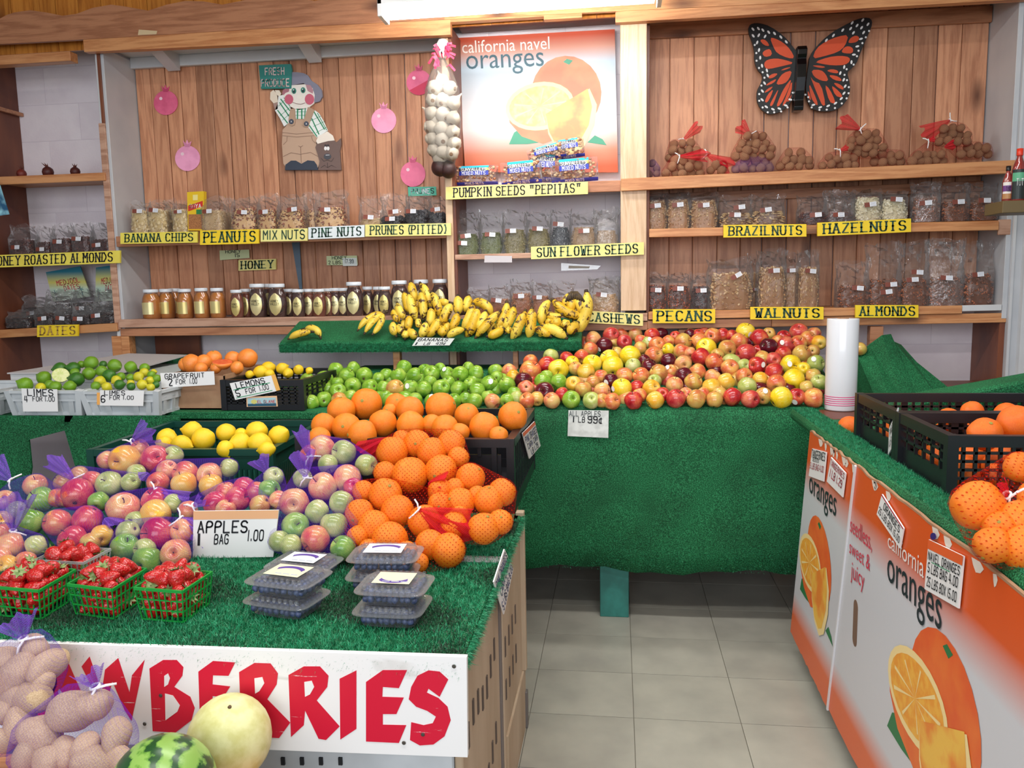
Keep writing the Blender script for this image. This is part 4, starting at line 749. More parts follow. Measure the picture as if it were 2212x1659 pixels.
zp([(600, 1000), (590, 1200), (610, 1480), (660, 1560), (1100, 1560), (1135, 1460), (1100, 1250), (1080, 1190), (1100, 1110), (960, 960), (1060, 720), (980, 670), (710, 700), (690, 900)], (196, 164, 140), 0, .012, nm='overalls')
zp([(720, 170), (810, 172), (900, 185), (960, 215), (1010, 290), (1100, 350), (1160, 430), (1170, 520), (1130, 590), (1060, 610), (1000, 400), (900, 330), (725, 360)], (134, 134, 152), 1, .014, nm='hat')
zp([(720, 360), (620, 420), (600, 500), (700, 660), (820, 716), (960, 690), (1050, 620), (1060, 500), (1030, 400), (920, 345)], (242, 236, 228), 2, .01, nm='face')
zp([(610, 420), (700, 400), (690, 450), (640, 470), (615, 500), (590, 480)], (176, 116, 128), 3, nm='hair'); zp([(930, 350), (1000, 360), (1040, 430), (1030, 480), (960, 440)], (190, 140, 150), 3, nm='hair')
zp(ov(690, 560, 62, 72), (206, 100, 124), 4, nm='cheek'); zp(ov(985, 560, 66, 78), (206, 100, 124), 4, nm='cheek'); zp(ov(845, 522, 40, 32), (246, 240, 230), 4, nm='nose')
for x, y in ((762, 440), (893, 430)): zp(ov(x, y, 33, 42), (60, 140, 120), 4, nm='eye'); zp(ov(x, y+6, 16, 26), (30, 60, 64), 5, nm='pupil'); zp(ov(x-6, y-14, 7, 9), (250, 250, 250), 6, nm='eye_glint')
ln([(740, 600), (790, 620), (860, 632), (920, 612)], 6, (150, 110, 110), 5)
def plaid(pts, lines, lvl=2, nm='sleeve'):
    zp(pts, (240, 244, 242), lvl, .01, nm=nm)
    for a, b, w in lines: ln([a, b], w, (30, 138, 92), lvl+1)
plaid([(540, 510), (600, 500), (700, 640), (710, 700), (690, 900), (620, 950), (560, 830), (490, 720), (530, 620)], [((575, 560), (700, 720), 15), ((560, 610), (690, 800), 15), ((530, 720), (670, 900), 15), ((620, 540), (705, 660), 9), ((560, 800), (700, 680), 5), ((600, 860), (700, 770), 5), ((540, 660), (640, 560), 5)])
plaid([(780, 700), (960, 690), (940, 840), (790, 840)], [((815, 700), (812, 838), 18), ((875, 700), (875, 838), 18), ((925, 690), (915, 830), 12), ((785, 740), (955, 738), 5), ((785, 790), (945, 790), 5)], 2, 'shirt')
plaid([(1060, 715), (1120, 760), (1190, 880), (1245, 1010), (1090, 1110), (965, 960), (1030, 800)], [((1050, 740), (1200, 990), 15), ((1020, 840), (1120, 1060), 15), ((1100, 760), (1230, 1000), 9), ((980, 930), (1090, 1090), 15), ((1000, 870), (1150, 800), 5), ((1040, 950), (1200, 880), 5), ((1080, 1040), (1230, 960), 5)])
zp([(425, 460), (470, 425), (520, 490), (530, 600), (470, 620), (420, 560)], (240, 226, 206), 3, nm='hand'); zp([(490, 430), (550, 430), (580, 480), (550, 520), (510, 490)], (240, 228, 210), 4, nm='thumb'); zp([(465, 620), (530, 605), (530, 700), (490, 715)], (170, 140, 130), 2, nm='glove')
zp([(1080, 1160), (1110, 1090), (1240, 1020), (1320, 1080), (1345, 1150), (1250, 1160), (1100, 1200)], (244, 234, 222), 6, nm='hand')
for pts in ([(710, 705), (775, 710), (785, 880), (770, 930), (730, 945), (690, 915), (685, 850)], [(965, 670), (1060, 715), (1000, 850), (975, 950), (930, 965), (890, 930), (905, 850)]): zp(pts, (186, 154, 130), 5, nm='strap')
for x, y in ((725, 880), (940, 912)): zp(ov(x, y, 34, 36), (56, 66, 84), 6, nm='button'); ln([(x-10, y-12), (x+10, y+12)], 5, (220, 224, 230), 7); ln([(x+10, y-12), (x-10, y+12)], 5, (220, 224, 230), 7)
ln([(590, 1035), (800, 1058), (1040, 1035)], 5, (150, 118, 98), 2); ln([(590, 1080), (800, 1100), (1050, 1080)], 5, (150, 118, 98), 2); ln([(858, 1240), (868, 1470)], 5, (130, 100, 84), 2); ln([(610, 1380), (720, 1325), (858, 1350), (1000, 1320), (1110, 1380)], 5, (140, 108, 90), 2); ln([(830, 1230), (858, 1245), (890, 1225)], 5, (130, 100, 84), 2); ln([(665, 1095), (660, 1160), (610, 1210)], 5, (150, 118, 98), 2); ln([(1015, 1095), (1030, 1150), (1075, 1190)], 5, (150, 118, 98), 2)
zp([(635, 1575), (640, 1500), (720, 1440), (790, 1440), (870, 1485), (960, 1435), (1050, 1445), (1090, 1500), (1110, 1575)], (52, 60, 76), 3, .012, nm='shoes')
zp([(1070, 1250), (1090, 1200), (1200, 1140), (1340, 1150), (1370, 1180), (1430, 1120), (1440, 1200), (1420, 1300), (1440, 1575), (1110, 1575), (1130, 1450), (1100, 1340)], (112, 90, 84), 4, .014, nm='dog'); zp(ov(1243, 1380, 52, 42), (70, 72, 80), 6, nm='dog_nose')
for x in (1215, 1252): zp(ov(x, 1265, 20, 28), (240, 240, 240), 6, nm='dog_eye'); zp(ov(x, 1222, 18, 16), (60, 52, 56), 6, nm='dog_brow')
ln([(1220, 1362), (1270, 1358)], 8, (220, 220, 224), 7); ln([(1150, 1400), (1190, 1450), (1240, 1430), (1300, 1450), (1335, 1400)], 5, (70, 56, 54), 6); ln([(1150, 1540), (1200, 1505), (1245, 1540), (1300, 1505), (1370, 1540)], 5, (70, 56, 54), 6); ln([(1243, 1470), (1245, 1540)], 5, (70, 56, 54), 6)
zp([(258, 75), (500, 62), (715, 55), (730, 130), (722, 405), (290, 410)], (46, 130, 122), 7, .016, nm='sign_panel')
g = PY(4.252-8*.0012-.001); q = lambda x, y: g(520+x/6.6375, 130+y/6.6375)
lettering('FRESH', bil([q(348, 212), q(628, 206), q(626, 104), q(345, 116)]), F_, flat((238, 206, 204), .5), t, 'bold'); lettering('PRODUCE', bil([q(290, 376), q(698, 374), q(696, 268), q(288, 280)]), F_, flat((238, 206, 204), .5), t, 'bold')
# butterfly (zoom frame: scale 3.8138, origin 1380,0)
t = thing('wooden_butterfly', 'large painted monarch butterfly on the right plank wall', 'decoration', PY(4.2)(1730, 150))
B = dict(s=3.8138, ox=1380, oy=0, Y=4.215)
LW = [(905, 215), (935, 192), (1000, 190), (1080, 215), (1190, 290), (1260, 370), (1310, 440), (1300, 600), (1285, 760), (1250, 850), (1190, 910), (1110, 940), (1060, 940), (1000, 895), (970, 820), (975, 740), (1010, 680), (1025, 620), (975, 570), (950, 490), (955, 420), (930, 330), (905, 270)]
RW = [(1410, 450), (1500, 340), (1600, 260), (1690, 210), (1800, 155), (1890, 142), (1925, 170), (1915, 230), (1870, 330), (1820, 450), (1790, 530), (1740, 575), (1715, 600), (1740, 680), (1740, 770), (1700, 850), (1640, 900), (1570, 918), (1480, 915), (1420, 890), (1385, 820), (1375, 700), (1395, 560)]
def sm(p): q = [Vector(x) for x in p]; q = q+[q[0]]; r = chaikin(q)[1:-1]; return [(v.x, v.y) for v in r]
zp(sm(LW), (14, 14, 16), 0, .018, nm='wing', **B); zp(sm(RW), (14, 14, 16), 0, .018, nm='wing', **B)
OC = (214, 76, 30)
CELLS = ['1080,310 1120,315 1190,350 1250,410 1285,480 1230,480 1140,440 1110,390', '995,330 1030,322 1060,345 1078,382 1030,372', '1015,440 1040,412 1085,402 1100,455 1040,472', '1030,520 1060,490 1130,480 1200,492 1285,520 1180,545 1070,570 1040,560', '1165,580 1210,558 1262,552 1200,578', '1068,630 1105,605 1150,605 1110,640 1070,648', '1130,700 1150,650 1190,600 1265,578 1240,650 1200,690', '1040,710 1070,680 1140,645 1110,685', '1028,770 1060,730 1110,708 1080,745', '1035,840 1060,780 1110,730 1090,790 1060,845', '1075,870 1110,800 1155,725 1130,800 1100,875', '1130,880 1165,790 1200,720 1262,640 1230,740 1165,870', '1180,870 1215,790 1265,650 1258,760 1200,868', '1215,840 1245,800 1262,770 1245,830',
 '1430,485 1460,400 1540,340 1640,300 1730,285 1700,380 1640,430 1520,465', '1722,350 1745,310 1790,290 1820,310 1800,345 1750,355', '1668,428 1690,390 1730,378 1768,400 1760,440 1700,440', '1448,510 1560,470 1660,458 1735,470 1740,505 1700,535 1600,540 1500,525', '1420,540 1480,538 1545,552 1500,562', '1420,575 1500,575 1540,610 1565,670 1500,665 1440,630', '1545,582 1590,568 1640,580 1645,605 1590,600', '1560,618 1620,622 1665,645 1672,670 1610,660', '1600,680 1650,690 1688,720 1685,742 1640,722', '1585,705 1620,725 1675,780 1670,805 1620,790', '1530,695 1570,730 1618,830 1610,855 1570,840', '1408,620 1440,670 1500,690 1540,860 1515,875 1480,800', '1400,680 1440,760 1478,860 1460,868 1415,800', '1390,740 1415,790 1418,830 1395,800']
for c_ in CELLS: pts = [tuple(map(float, p.split(','))) for p in c_.split()]; zp(sm(pts), OC, 1, .002, nm='orange_cell', **B)
DOTS = '940,240 985,235 1022,248 1070,265 1118,275 1170,305 1215,345 942,295 988,290 1040,300 975,350 990,412 1000,475 1015,542 1055,580 1062,622 1036,685 1018,750 1016,822 1050,880 1105,900 1158,895 1210,868 1248,820 1275,765 955,370 968,437 970,500 990,560 1020,595 1035,640 1010,705 992,775 992,830 1020,885 1062,925 1115,925 1172,918 1225,885 1545,332 1603,292 1680,248 1745,235 1758,188 1798,210 1845,165 1888,200 1835,228 1768,270 1852,268 1830,320 1800,382 1772,450 1752,512 1692,552 1660,602 1688,657 1700,710 1690,768 1668,812 1620,850 1560,872 1494,884 1438,864 1396,800 1897,255 1870,307 1842,355 1810,418 1797,463 1770,532 1712,570 1695,617 1715,660 1730,718 1728,768 1712,810 1672,852 1616,890 1548,903 1488,905 1424,885 1402,835 1372,780'
for i, d in enumerate(DOTS.split()):
    x, y = map(float, d.split(',')); big = i < 25 or 39 <= i < 64; a = math.atan2(y-480, x-1345)+(1.57 if 7 < i < 39 or i > 52 else .9 if i < 8 else 0)
    if 0 <= i < 8: a = .9
    if 39 <= i < 50: a = -.95
    zp(ov(x, y, (17 if big else 9), 8.5, 8, rot=a), (236, 236, 236), 2, .0015, nm='white_spot', **B)
P = PY(4.17); mb = MB(); z0, z1 = P(1732, 238).z, P(1732, 97).z; xc = P(1733, 160).x; xb = P(1726, 238).x-P(1733, 160).x
prof = [(0, .045), (.06, .05), (.16, .04), (.3, .052), (.5, .06), (.7, .055), (.8, .04), (.86, .05), (.94, .05), (1, .03)]
fr = [Vector((xc+xb*(1-v)*1.2-.0, 4.215-d, z0+(z1-z0)*v)) for v, d in prof]; bk = [Vector((p.x, 4.225, p.z)) for p in fr]
w = .022; n = len(fr); mb.add([p+Vector((-w, 0, 0)) for p in fr]+[p+Vector((w, 0, 0)) for p in fr]+[p+Vector((-w, 0, 0)) for p in bk]+[p+Vector((w, 0, 0)) for p in bk],
 [(k, n+k, n+k+1, k+1) for k in range(n-1)]+[(k, k+1, 2*n+k+1, 2*n+k) for k in range(n-1)]+[(n+k, 3*n+k, 3*n+k+1, n+k+1) for k in range(n-1)]+[(0, 2*n, 3*n, n), (n-1, 2*n-1, 4*n-1, 3*n-1)])
bev(mb.build('body', pm('black_gloss', (12, 12, 14), .2), t), .003, 2)
# ------------------------------------------------------------------ garlic braid
t = thing('garlic_braid', 'white garlic braid with a pink ribbon hanging in front of the left post', 'garlic', PY(3.93)(957, 110))
GARM = pm('garlic_skin', (214, 204, 188), .5, (190, 176, 158), 30, bump=.35, bs=90, scale=(3, 3, .6)); rootm = pm('garlic_root', (170, 140, 110), .8, (120, 92, 70), 120, bump=.8)
gar = lobes(MB().lathe([(.001, -.8), (.3, -.85), (.7, -.7), (.97, -.2), (.95, .2), (.7, .6), (.3, .95), (.14, 1.25), (.1, 1.6)], 16).mesh('garlic_bulb', GARM, True), .13, 9)
rootmesh = MB().lathe([(.001, -.93), (.22, -.9), (.3, -.82), (.1, -.7)], 8).mesh('root', rootm)
G = [(955, 175), (940, 190), (972, 190), (935, 215), (958, 217), (980, 222), (932, 245), (957, 247), (979, 255), (931, 275), (955, 278), (978, 285), (934, 300), (957, 302), (981, 310), (938, 325), (958, 330), (976, 330), (950, 345), (940, 205), (975, 238), (968, 268), (943, 262), (966, 295)]
for k, (x, y) in enumerate(G):
    p = PY(3.93-.012*(k % 3) if k < 19 else 3.95)(x, y); o = link('garlic_bulb', gar, t, p); o.matrix_parent_inverse = Matrix.Translation(-t.location); o.scale = (.040,)*3 if k % 3 == 1 else (.036,)*3
    ax = Vector((random.uniform(-.9, .9), random.uniform(.0, .9), random.uniform(.2, 1.0))); o.rotation_euler = euler_axis(ax); r_ = bpy.data.objects.new('root', rootmesh); C.objects.link(r_); r_.parent = o
NETW = clear('braid_net', .06, .0, .3)
P = PY(3.93); c0 = P(957, 250); mb = MB(); prof = [(.012, -.25), (.05, -.23), (.078, -.15), (.088, 0), (.084, .12), (.055, .2), (.025, .25), (.018, .27)]
mb.lathe(prof, 20, Matrix.Translation(c0)); mb.build('net_sleeve', NETW, t, True)
def ribbon(pts, w, mat, name, par, twist=.6, loc=None):
    mb = MB(); pts = [Vector(p) for p in pts]; L = []
    for i, p in enumerate(pts):
        d = (pts[min(i+1, len(pts)-1)]-pts[max(i-1, 0)]).normalized(); s_ = d.cross(Vector((math.sin(i*twist), -1, math.cos(i*twist)*.3))).normalized()*w/2*(1 if i else .4); L += [p-s_, p+s_]
    mb.add(L, [(2*i, 2*i+1, 2*i+3, 2*i+2) for i in range(len(pts)-1)]); return mb.build(name, mat, par, True)
top = P(957, 125); rr = random.Random(3)
for k in range(22):
    a = rr.uniform(0, 6.28); q = top+Vector((math.cos(a)*.02, -.02, rr.uniform(-.05, .03))); e = q+Vector((math.cos(a)*rr.uniform(.02, .055), -rr.uniform(0, .04), rr.uniform(-.04, .04)))
    ribbon([q, (q+e)/2+Vector((0, -.02, .015)), e], .012, flat((222, 54, 92), .45, 'pink_ribbon'), 'ribbon', t)
MB().lathe([(.001, .06), (.02, .055), (.034, .03), (.03, 0), (.012, -.03)], 12, Matrix.Translation(P(957, 112))).build('top_knot', M['wtie'], t, True)
for k, (x, y) in enumerate(((950, 362), (968, 366))):
    o = link('dried_pomegranate', orm[0], None, PY(3.93)(x, y)); o.scale = (.042, .038, .044); remat(o, pm('dried_pomegranate_skin', (66, 28, 24), .35, (40, 20, 20), 12, bump=.3, hue=.1)); tag(o, ('left' if k == 0 else 'right')+' of two dark dried pomegranates hanging below the garlic braid', 'pomegranate', 'dried pomegranates below the braid')
for k, (x, y, r) in enumerate(((46, 369, .026), (103, 365, .030), (162, 365, .026))):
    p = PY(4.08)(x, y); t = thing('dried_pomegranate', ('leftmost', 'middle', 'rightmost')[k]+' of three dried pomegranates on the upper left shelf', 'pomegranate', (p.x, p.y, 2.024), 'dried pomegranates on the upper left shelf')
    MB().lathe([(s_*r, z*r) for s_, z in [(.001, -1), (.5, -.92), (.9, -.5), (1, 0), (.85, .5), (.5, .8), (.3, .92)]], 14, Matrix.Translation(Vector((p.x, p.y, 2.028+r)))).build('body', pm('dried_red_skin', (120, 44, 34), .5, (80, 30, 26), 12, bump=.3), t, True)
    mb = MB(); c0 = Vector((p.x, p.y, 2.028+r*1.85)); lean = Vector((-.6 if k == 1 else .0, 0, 0))
    for j in range(6):
        a = j*1.047; d = Vector((math.cos(a), math.sin(a), 0)); mb.add([c0+d*r*.28+lean*r*.2, c0+Vector((-d.y, d.x, 0))*r*.28, c0+d*r*.55+lean*r+Vector((0, 0, r*.8))], [(0, 1, 2)])
    mb.build('crown', pm('dried_crown', (96, 44, 32), .6), t)
# ------------------------------------------------------------------ mixed apple heap and green apples
CN = dict(g='green', r='red', d='dark plum-red', y='bright yellow', o='rosy orange-red', p='pink-blushed', t='bronze', k='pale green', m='magenta-red', w='golden')
R2 = '1060 170 88 p,1265 130 95 m,1185 245 98 d,1415 205 88 m,1030 285 88 o,930 370 84 o,1730 130 88 r,1600 185 70 o,1680 215 70 k,1785 240 95 o,1600 275 80 t,1330 330 70 t,1480 365 118 y,1750 360 102 o,1245 400 110 y,1285 485 118 y,1050 455 110 y,820 440 80 y,860 505 80 t,980 550 98 w,665 515 118 y,540 470 105 r,580 370 90 k,760 390 80 r,345 535 122 o,150 600 80 w,265 640 98 d,80 690 92 g,295 735 98 p,485 655 95 g,530 600 70 g,670 660 92 g,510 775 115 d,160 790 70 g,80 870 80 g,195 840 60 k,310 870 92 o,420 850 80 t,590 870 92 p,710 800 80 r,810 860 102 g,835 680 90 w,945 740 95 t,1060 665 80 t,1165 765 98 p,1150 600 80 o,1260 650 90 d,1385 735 115 y,1415 590 98 o,1605 590 98 o,1515 480 90 k,1700 490 98 d,1805 560 102 t,1640 420 60 d,1560 720 80 r,1720 735 102 w,1760 650 60 k,1040 870 98 k,1275 880 98 o,1160 870 60 t,1520 870 105 r,1590 810 75 o,1765 865 98 w,1850 800 75 r'
R3 = '20 325 68 y,20 240 70 o,95 190 60 r,180 245 95 t,165 350 90 o,255 165 65 d,345 170 68 r,350 240 90 o,500 185 92 o,430 310 108 y,610 170 75 r,705 180 55 r,855 140 102 y,785 240 92 o,660 320 98 t,1005 205 102 r,1110 160 75 t,1270 195 78 r,1210 235 65 o,1105 295 95 d,1300 280 95 m,1435 140 98 m,1530 215 88 o,1430 265 90 o,1655 250 78 w,1465 375 100 t,1590 345 65 t,2100 320 65 t,1265 370 85 r,1160 440 85 m,860 370 105 m,370 410 100 r,550 390 75 t,520 465 100 o,20 450 85 d,180 480 92 p,255 370 60 p,1040 420 80 t,700 470 98 k,685 530 98 o,980 505 100 r,840 500 50 k,1170 575 105 r,1345 490 108 y,1485 540 75 y,1620 480 95 k,1380 655 115 y,1590 620 88 t,1655 685 90 k,1520 740 75 t,185 615 95 d,335 570 90 o,45 565 65 o,85 715 92 p,290 680 98 t,500 625 88 p,485 735 98 w,650 675 95 w,840 615 90 o,875 730 100 k,1015 650 82 w,1190 700 102 o,210 815 75 p,100 860 102 m,320 865 104 t,390 810 60 o,520 870 88 t,575 810 50 t,715 840 102 r,910 865 98 m,1050 830 90 t,1245 850 118 y,1410 840 92 r,1595 855 110 o'
R4 = '375 180 78,545 160 70,480 230 78,270 262 82,650 228 80,170 355 80,395 380 82,540 325 80,140 490 82,265 455 75,390 300 50,705 335 75,785 255 60,860 220 60,1030 150 72,975 230 78,1135 225 75,945 350 85 t,1095 340 72,835 340 60,1295 210 80,1375 165 50,1445 210 68,1565 220 82,1645 155 55,1720 205 78,1220 355 75,1280 285 45,1385 350 85,1455 295 50,1555 360 82,1660 310 60,1730 375 82,1845 305 80,1915 245 45,1830 430 55,1505 470 75,1705 470 75,1620 450 50,1135 460 70,900 470 75,410 460 75 t,520 430 50,850 430 50,1290 470 65,1875 475 75 p'
def parse(s, sc, ox, oy, dflt='g'):
    L = []
    for e in s.split(','):
        q = e.split(); L.append((ox+float(q[0])/sc, oy+float(q[1])/sc, float(q[2])/sc, q[3] if len(q) > 3 else dflt))
    return L
ROWN = ['front', 'second', 'third', 'fourth', 'fifth', 'sixth', 'top', 'top']
def heap(L, plane, kind, place, bands, cat='apple', step=27, y0=873, noun='apple', names=None, rad=None):
    """place every listed fruit; label = colour, ordinal within its colour and row"""
    rows = {}; names = names or CN
    for e in L: rows.setdefault((min(bands-1, max(0, int((y0-e[1])/step))), e[3]), []).append(e)
    used = {}
    for (rw, ty), es in sorted(rows.items(), key=lambda a: (a[0][0], a[0][1])):
        es.sort()
        for i, e in enumerate(es):
            p = plane(e[0], e[1]); r = e[2]*depth(p)/FPX*1.03; r = min(max(r, .030), .049) if kind == 'apple' else r; rr_ = ROWN[rw] if rw < bands-1 or bands > 6 else 'back'
            lab = ('only ' if len(es) == 1 else ordn(i)+' ')+'%s %s%s in the %s row of %s' % (names[ty], noun, '' if len(es) == 1 else ' from the left', rr_, place)
            fruit(kind, p, r, lab, cat, '%s %ss' % (names[ty], noun)+' in '+place.split(' ', 1)[1] if place.startswith('the ') else place, A[ty])
HP = PS(3.26, .948, .31)
R23 = [e for e in parse(R2, 5.267, 1080, 700)]+[e for e in parse(R3, 5.027, 1440, 690)]
heap(R23, HP, 'apple', 'the mixed heap', 7)
GPl = PS(3.26, .945, .30)
heap(parse(R4, 4.424, 640, 760), GPl, 'apple', 'the green heap', 5)
# half-buried fruit filling the gaps
rg = random.Random(5); allp = [(e[0], e[1], e[2]) for e in R23+parse(R4, 4.424, 640, 760)]
HP2 = PS(3.30, .925, .31); HB = {}
for jy in range(8):
    for jx in range(40):
        px = 665+jx*30+(jy % 2)*15+rg.uniform(-3, 3); py = 862-jy*20
        if px > 1770 or (px < 1130 and py < 795) or (px < 1260 and py < 765) or (px < 850 and py < 805): continue
        if min(math.hypot(px-a, py-b)/c_ for a, b, c_ in allp) < .80: continue
        ty = 'g' if px < 1090 else rg.choice('rotppmd')
        nhb = HB.get(ty, 0); HB[ty] = nhb+1
        fruit('apple', HP2(px, py), .036, '%s half-buried %s apple, counted rightwards from the front row, in the %s heap' % (ordn(nhb), CN[ty], 'green' if ty == 'g' else 'mixed'), 'apple', 'half-buried green apples' if ty == 'g' else 'half-buried mixed apples', A[ty], detail=False)
# stickers on a few apples
stk = MB().add([(math.cos(a)*.010, math.sin(a)*.013, 0) for a in [k*.5236 for k in range(12)]], [tuple(range(12))]).mesh('sticker', flat((236, 236, 230), .4))
def sticker_at(px, py):
    best = None
    for o in C.objects:
        if o.get('category') in ('apple',) and o.type == 'MESH':
            d = ray(px, py).normalized(); oc = EYE-o.location; b_ = oc.dot(d); r = o.scale[0]*.97; q = b_*b_-(oc.dot(oc)-r*r)
            if q > 0:
                t_ = -b_-math.sqrt(q)
                if best is None or t_ < best[0]: best = (t_, o, EYE+d*t_)
    if best:
        n = (best[2]-best[1].location).normalized(); s = bpy.data.objects.new('sticker', stk); C.objects.link(s); s.parent = best[1]
        mw = Matrix.Translation(best[2]+n*.0025) @ Vector((0, 0, 1)).rotation_difference(n).to_matrix().to_4x4(); o = best[1]
        s.matrix_parent_inverse = (Matrix.Translation(o.location) @ o.rotation_euler.to_matrix().to_4x4() @ Matrix.Diagonal((*o.scale, 1))).inverted(); s.matrix_basis = mw
for x, y in ((1294, 754), (1403, 733), (1648, 788), (1706, 786), (1620, 722), (1690, 740), (1758, 776), (1653, 845), (1717, 868), (1310, 826), (1442, 794), (880, 834), (960, 798), (1060, 824), (932, 857), (963, 852), (1325, 840)): sticker_at(x, y)
# ------------------------------------------------------------------ limes, grapefruit, lemons, crate oranges
LM = {'l': LIM, 'd': LID, 'y': LIY}; LNm = {'l': 'green', 'd': 'dark green', 'y': 'yellowish'}
def citr(s, sc, ox, oy, plane, kind, noun, place, mats, nms, k=.86, ax=None, cat=None, squash=(1, 1, 1), step=None):
    L = parse(s, sc, ox, oy, list(mats)[0]); cnt = {}
    for e in sorted(L): cnt.setdefault(e[3], []).append(e)
    for ty, es in cnt.items():
        for i, e in enumerate(es):
            p = plane(e[0], e[1]); r = e[2]*depth(p)/FPX*k
            fruit(kind, p, r, '%s %s from the left, %s %s %s' % (ordn(i), 'one', nms[ty], noun, place) if False else '%s %s%s %s' % (nms[ty], noun, ', '+ordn(i)+' of its colour from the left,' if len(cnt) > 1 else ', '+ordn(i)+' from the left,', place), cat or noun, '%ss %s' % (noun, place), mats[ty], ax and ax(), squash=(r*squash[0], r*squash[1], r*squash[2]) if squash != (1, 1, 1) else None, name=noun.replace(' ', '_'))
sideax = lambda: Vector((random.uniform(-1, 1), random.uniform(-.7, .7), random.uniform(-.35, .35)))
citr('335 555 118 l,585 470 115 l,800 350 110 d,975 345 108 d,540 600 80 y,660 560 80 l,735 590 95 l,1015 490 122 d,990 400 75 l,930 580 95 l,1180 415 105 l,1210 275 115 l,1080 290 60 l,1350 380 95 l,1370 290 60 d,1520 310 112 l,1450 440 105 d,1735 325 98 l', 6.144, 0, 740, PS(2.98, 1.003, .33), 'lime', 'lime', 'among the large limes', LM, LNm, .84, sideax)
citr('1325 515 90 y,1270 575 75 l,1415 590 78 y,1545 500 80 y,1605 455 75 l,1585 560 85 d,1740 585 68 d,1920 340 80 l,1840 455 85 y,1915 400 78 y,1730 470 70 l,1735 540 60 y,1885 560 85 y,1990 505 70 y,2010 430 68 l,2000 595 68 y,2080 480 70 l,2070 560 60 d,2040 390 50 y', 6.144, 0, 740, PS(2.98, 1.0, .33), 'lime', 'small lime', 'in the six-for-a-dollar crate', LM, LNm, .84, sideax, 'lime')
# cut lime on top
P = PS(2.97, 1.01, .33); p = P(131, 810); t = thing('cut_lime', 'halved lime showing its pale flesh on top of the large limes', 'lime', p); r = 104/6.144*depth(p)/FPX
n = (EYE-p).normalized(); Mx = Matrix.Translation(p) @ Vector((0, 0, 1)).rotation_difference((n+Vector((0, 0, .5))).normalized()).to_matrix().to_4x4()
MB().lathe([(.001, -r*.95), (r*.6, -r*.75), (r*.9, -r*.4), (r, 0)], 20, Mx).build('peel', LID, t, True); MB().lathe([(r, 0), (r*.9, .001), (.001, .0012)], 24, Mx).build('flesh', pm('lime_flesh', (214, 218, 150), .35, (190, 204, 110), 60), t)
mb = MB()
for k in range(10):
    a = k*.6283; mb.add([Mx @ Vector((0, 0, .0016)), Mx @ Vector((r*.86*math.cos(a-.03), r*.86*math.sin(a-.03), .0016)), Mx @ Vector((r*.86*math.cos(a+.03), r*.86*math.sin(a+.03), .0016))], [(0, 1, 2)])
mb.build('segment_walls', flat((232, 234, 196), .4), t)
citr('405 140 120,330 150 82,555 125 100,675 75 98,900 80 95,1078 75 118,700 195 70,950 190 80,520 200 80', 5.53, 340, 760, PS(3.19, 1.055, .30), 'orange', 'grapefruit', 'in the brown carton', {'g': GRF}, {'g': 'orange-pink'}, .98, None, 'grapefruit')
P = PS(3.14, 1.06, .30); p = P(340+775/5.53, 760+120/5.53); t = thing('cut_grapefruit', 'grapefruit half resting cut side up in the brown carton', 'grapefruit', p); r = 115/5.53*depth(p)/FPX
Mx = Matrix.Translation(p) @ Matrix.Rotation(.12, 4, 'Y') @ Matrix.Rotation(.15, 4, 'X'); MB().lathe([(.001, -r*.8), (r*.6, -r*.68), (r*.92, -r*.35), (r, 0)], 24, Mx).build('peel', GRF, t, True); MB().lathe([(r, 0), (r*.93, .0015), (.001, .002)], 24, Mx).build('flesh', pm('grapefruit_flesh', (226, 84, 50), .3, (240, 120, 70), 80), t)
citr('1320 195 98,1235 240 95,1490 200 88,1685 215 75,1815 225 55,1100 270 60,1340 265 70,1560 255 75', 5.53, 340, 760, PS(3.18, 1.01, .25), 'lemon', 'lemon', 'in the black grid crate', {'l': LEM}, {'l': 'yellow'}, .84, sideax)
citr('1280 220 80,1350 272 92,1500 230 78,1600 240 50,1705 225 85,1850 250 80,1595 300 85,1725 300 85,1105 265 78,1090 302 60,1205 308 75,1495 337 68,1770 342 62', 3.073, 0, 860, PS(2.48, .895, .18), 'lemon', 'lemon', 'in the dark green crate', {'l': LEM}, {'l': 'large yellow'}, .86, sideax)
citr('640 200 98,490 240 88,740 315 88,900 240 88,905 330 90,1085 225 98,1240 270 78,1345 340 98,1515 275 92,1110 345 85,520 340 90,385 330 78,615 385 95,360 405 70,820 205 72,1030 320 62,1430 390 60,1200 372 60,780 240 45', 2.7647, 560, 800, PS(2.44, .945, .20), 'orange', 'orange', 'heaped in the solid black crate', {'o': ORG}, {'o': 'large'}, .97)
for k, (x, y, r) in enumerate(((1835, 922, 24), (1851, 936, 20), (1822, 930, 18))): p = PY(2.75)(x, y); fruit('orange', p, r*depth(p)/FPX, ('left', 'right', 'hindmost')[k]+' tangerine below the bag roll ledge', 'tangerine', 'tangerines below the bag roll ledge', TNG, name='tangerine')
rg = random.Random(11)
for c_, (ya, yb) in enumerate(((1.90, 2.17), (2.24, 2.54))):
    n = 0
    for j in range(3):
        for i in range(7):
            x = .80+i*.082+rg.uniform(-.008, .008)+(j % 2)*.03; y = ya+.045+j*.088; 
            if x > 1.31: continue
            z = .893+.04+rg.uniform(0, .004); fruit('orange', Vector((x, y, z)), .039, '%s tangerine from the left, %s row at the bottom of the %s lattice crate' % (ordn(i), ('front', 'middle', 'back')[j], ('near', 'far')[c_]), 'tangerine', 'tangerines at the bottom of the %s lattice crate' % ('near', 'far')[c_], TNG, name='tangerine', detail=False)
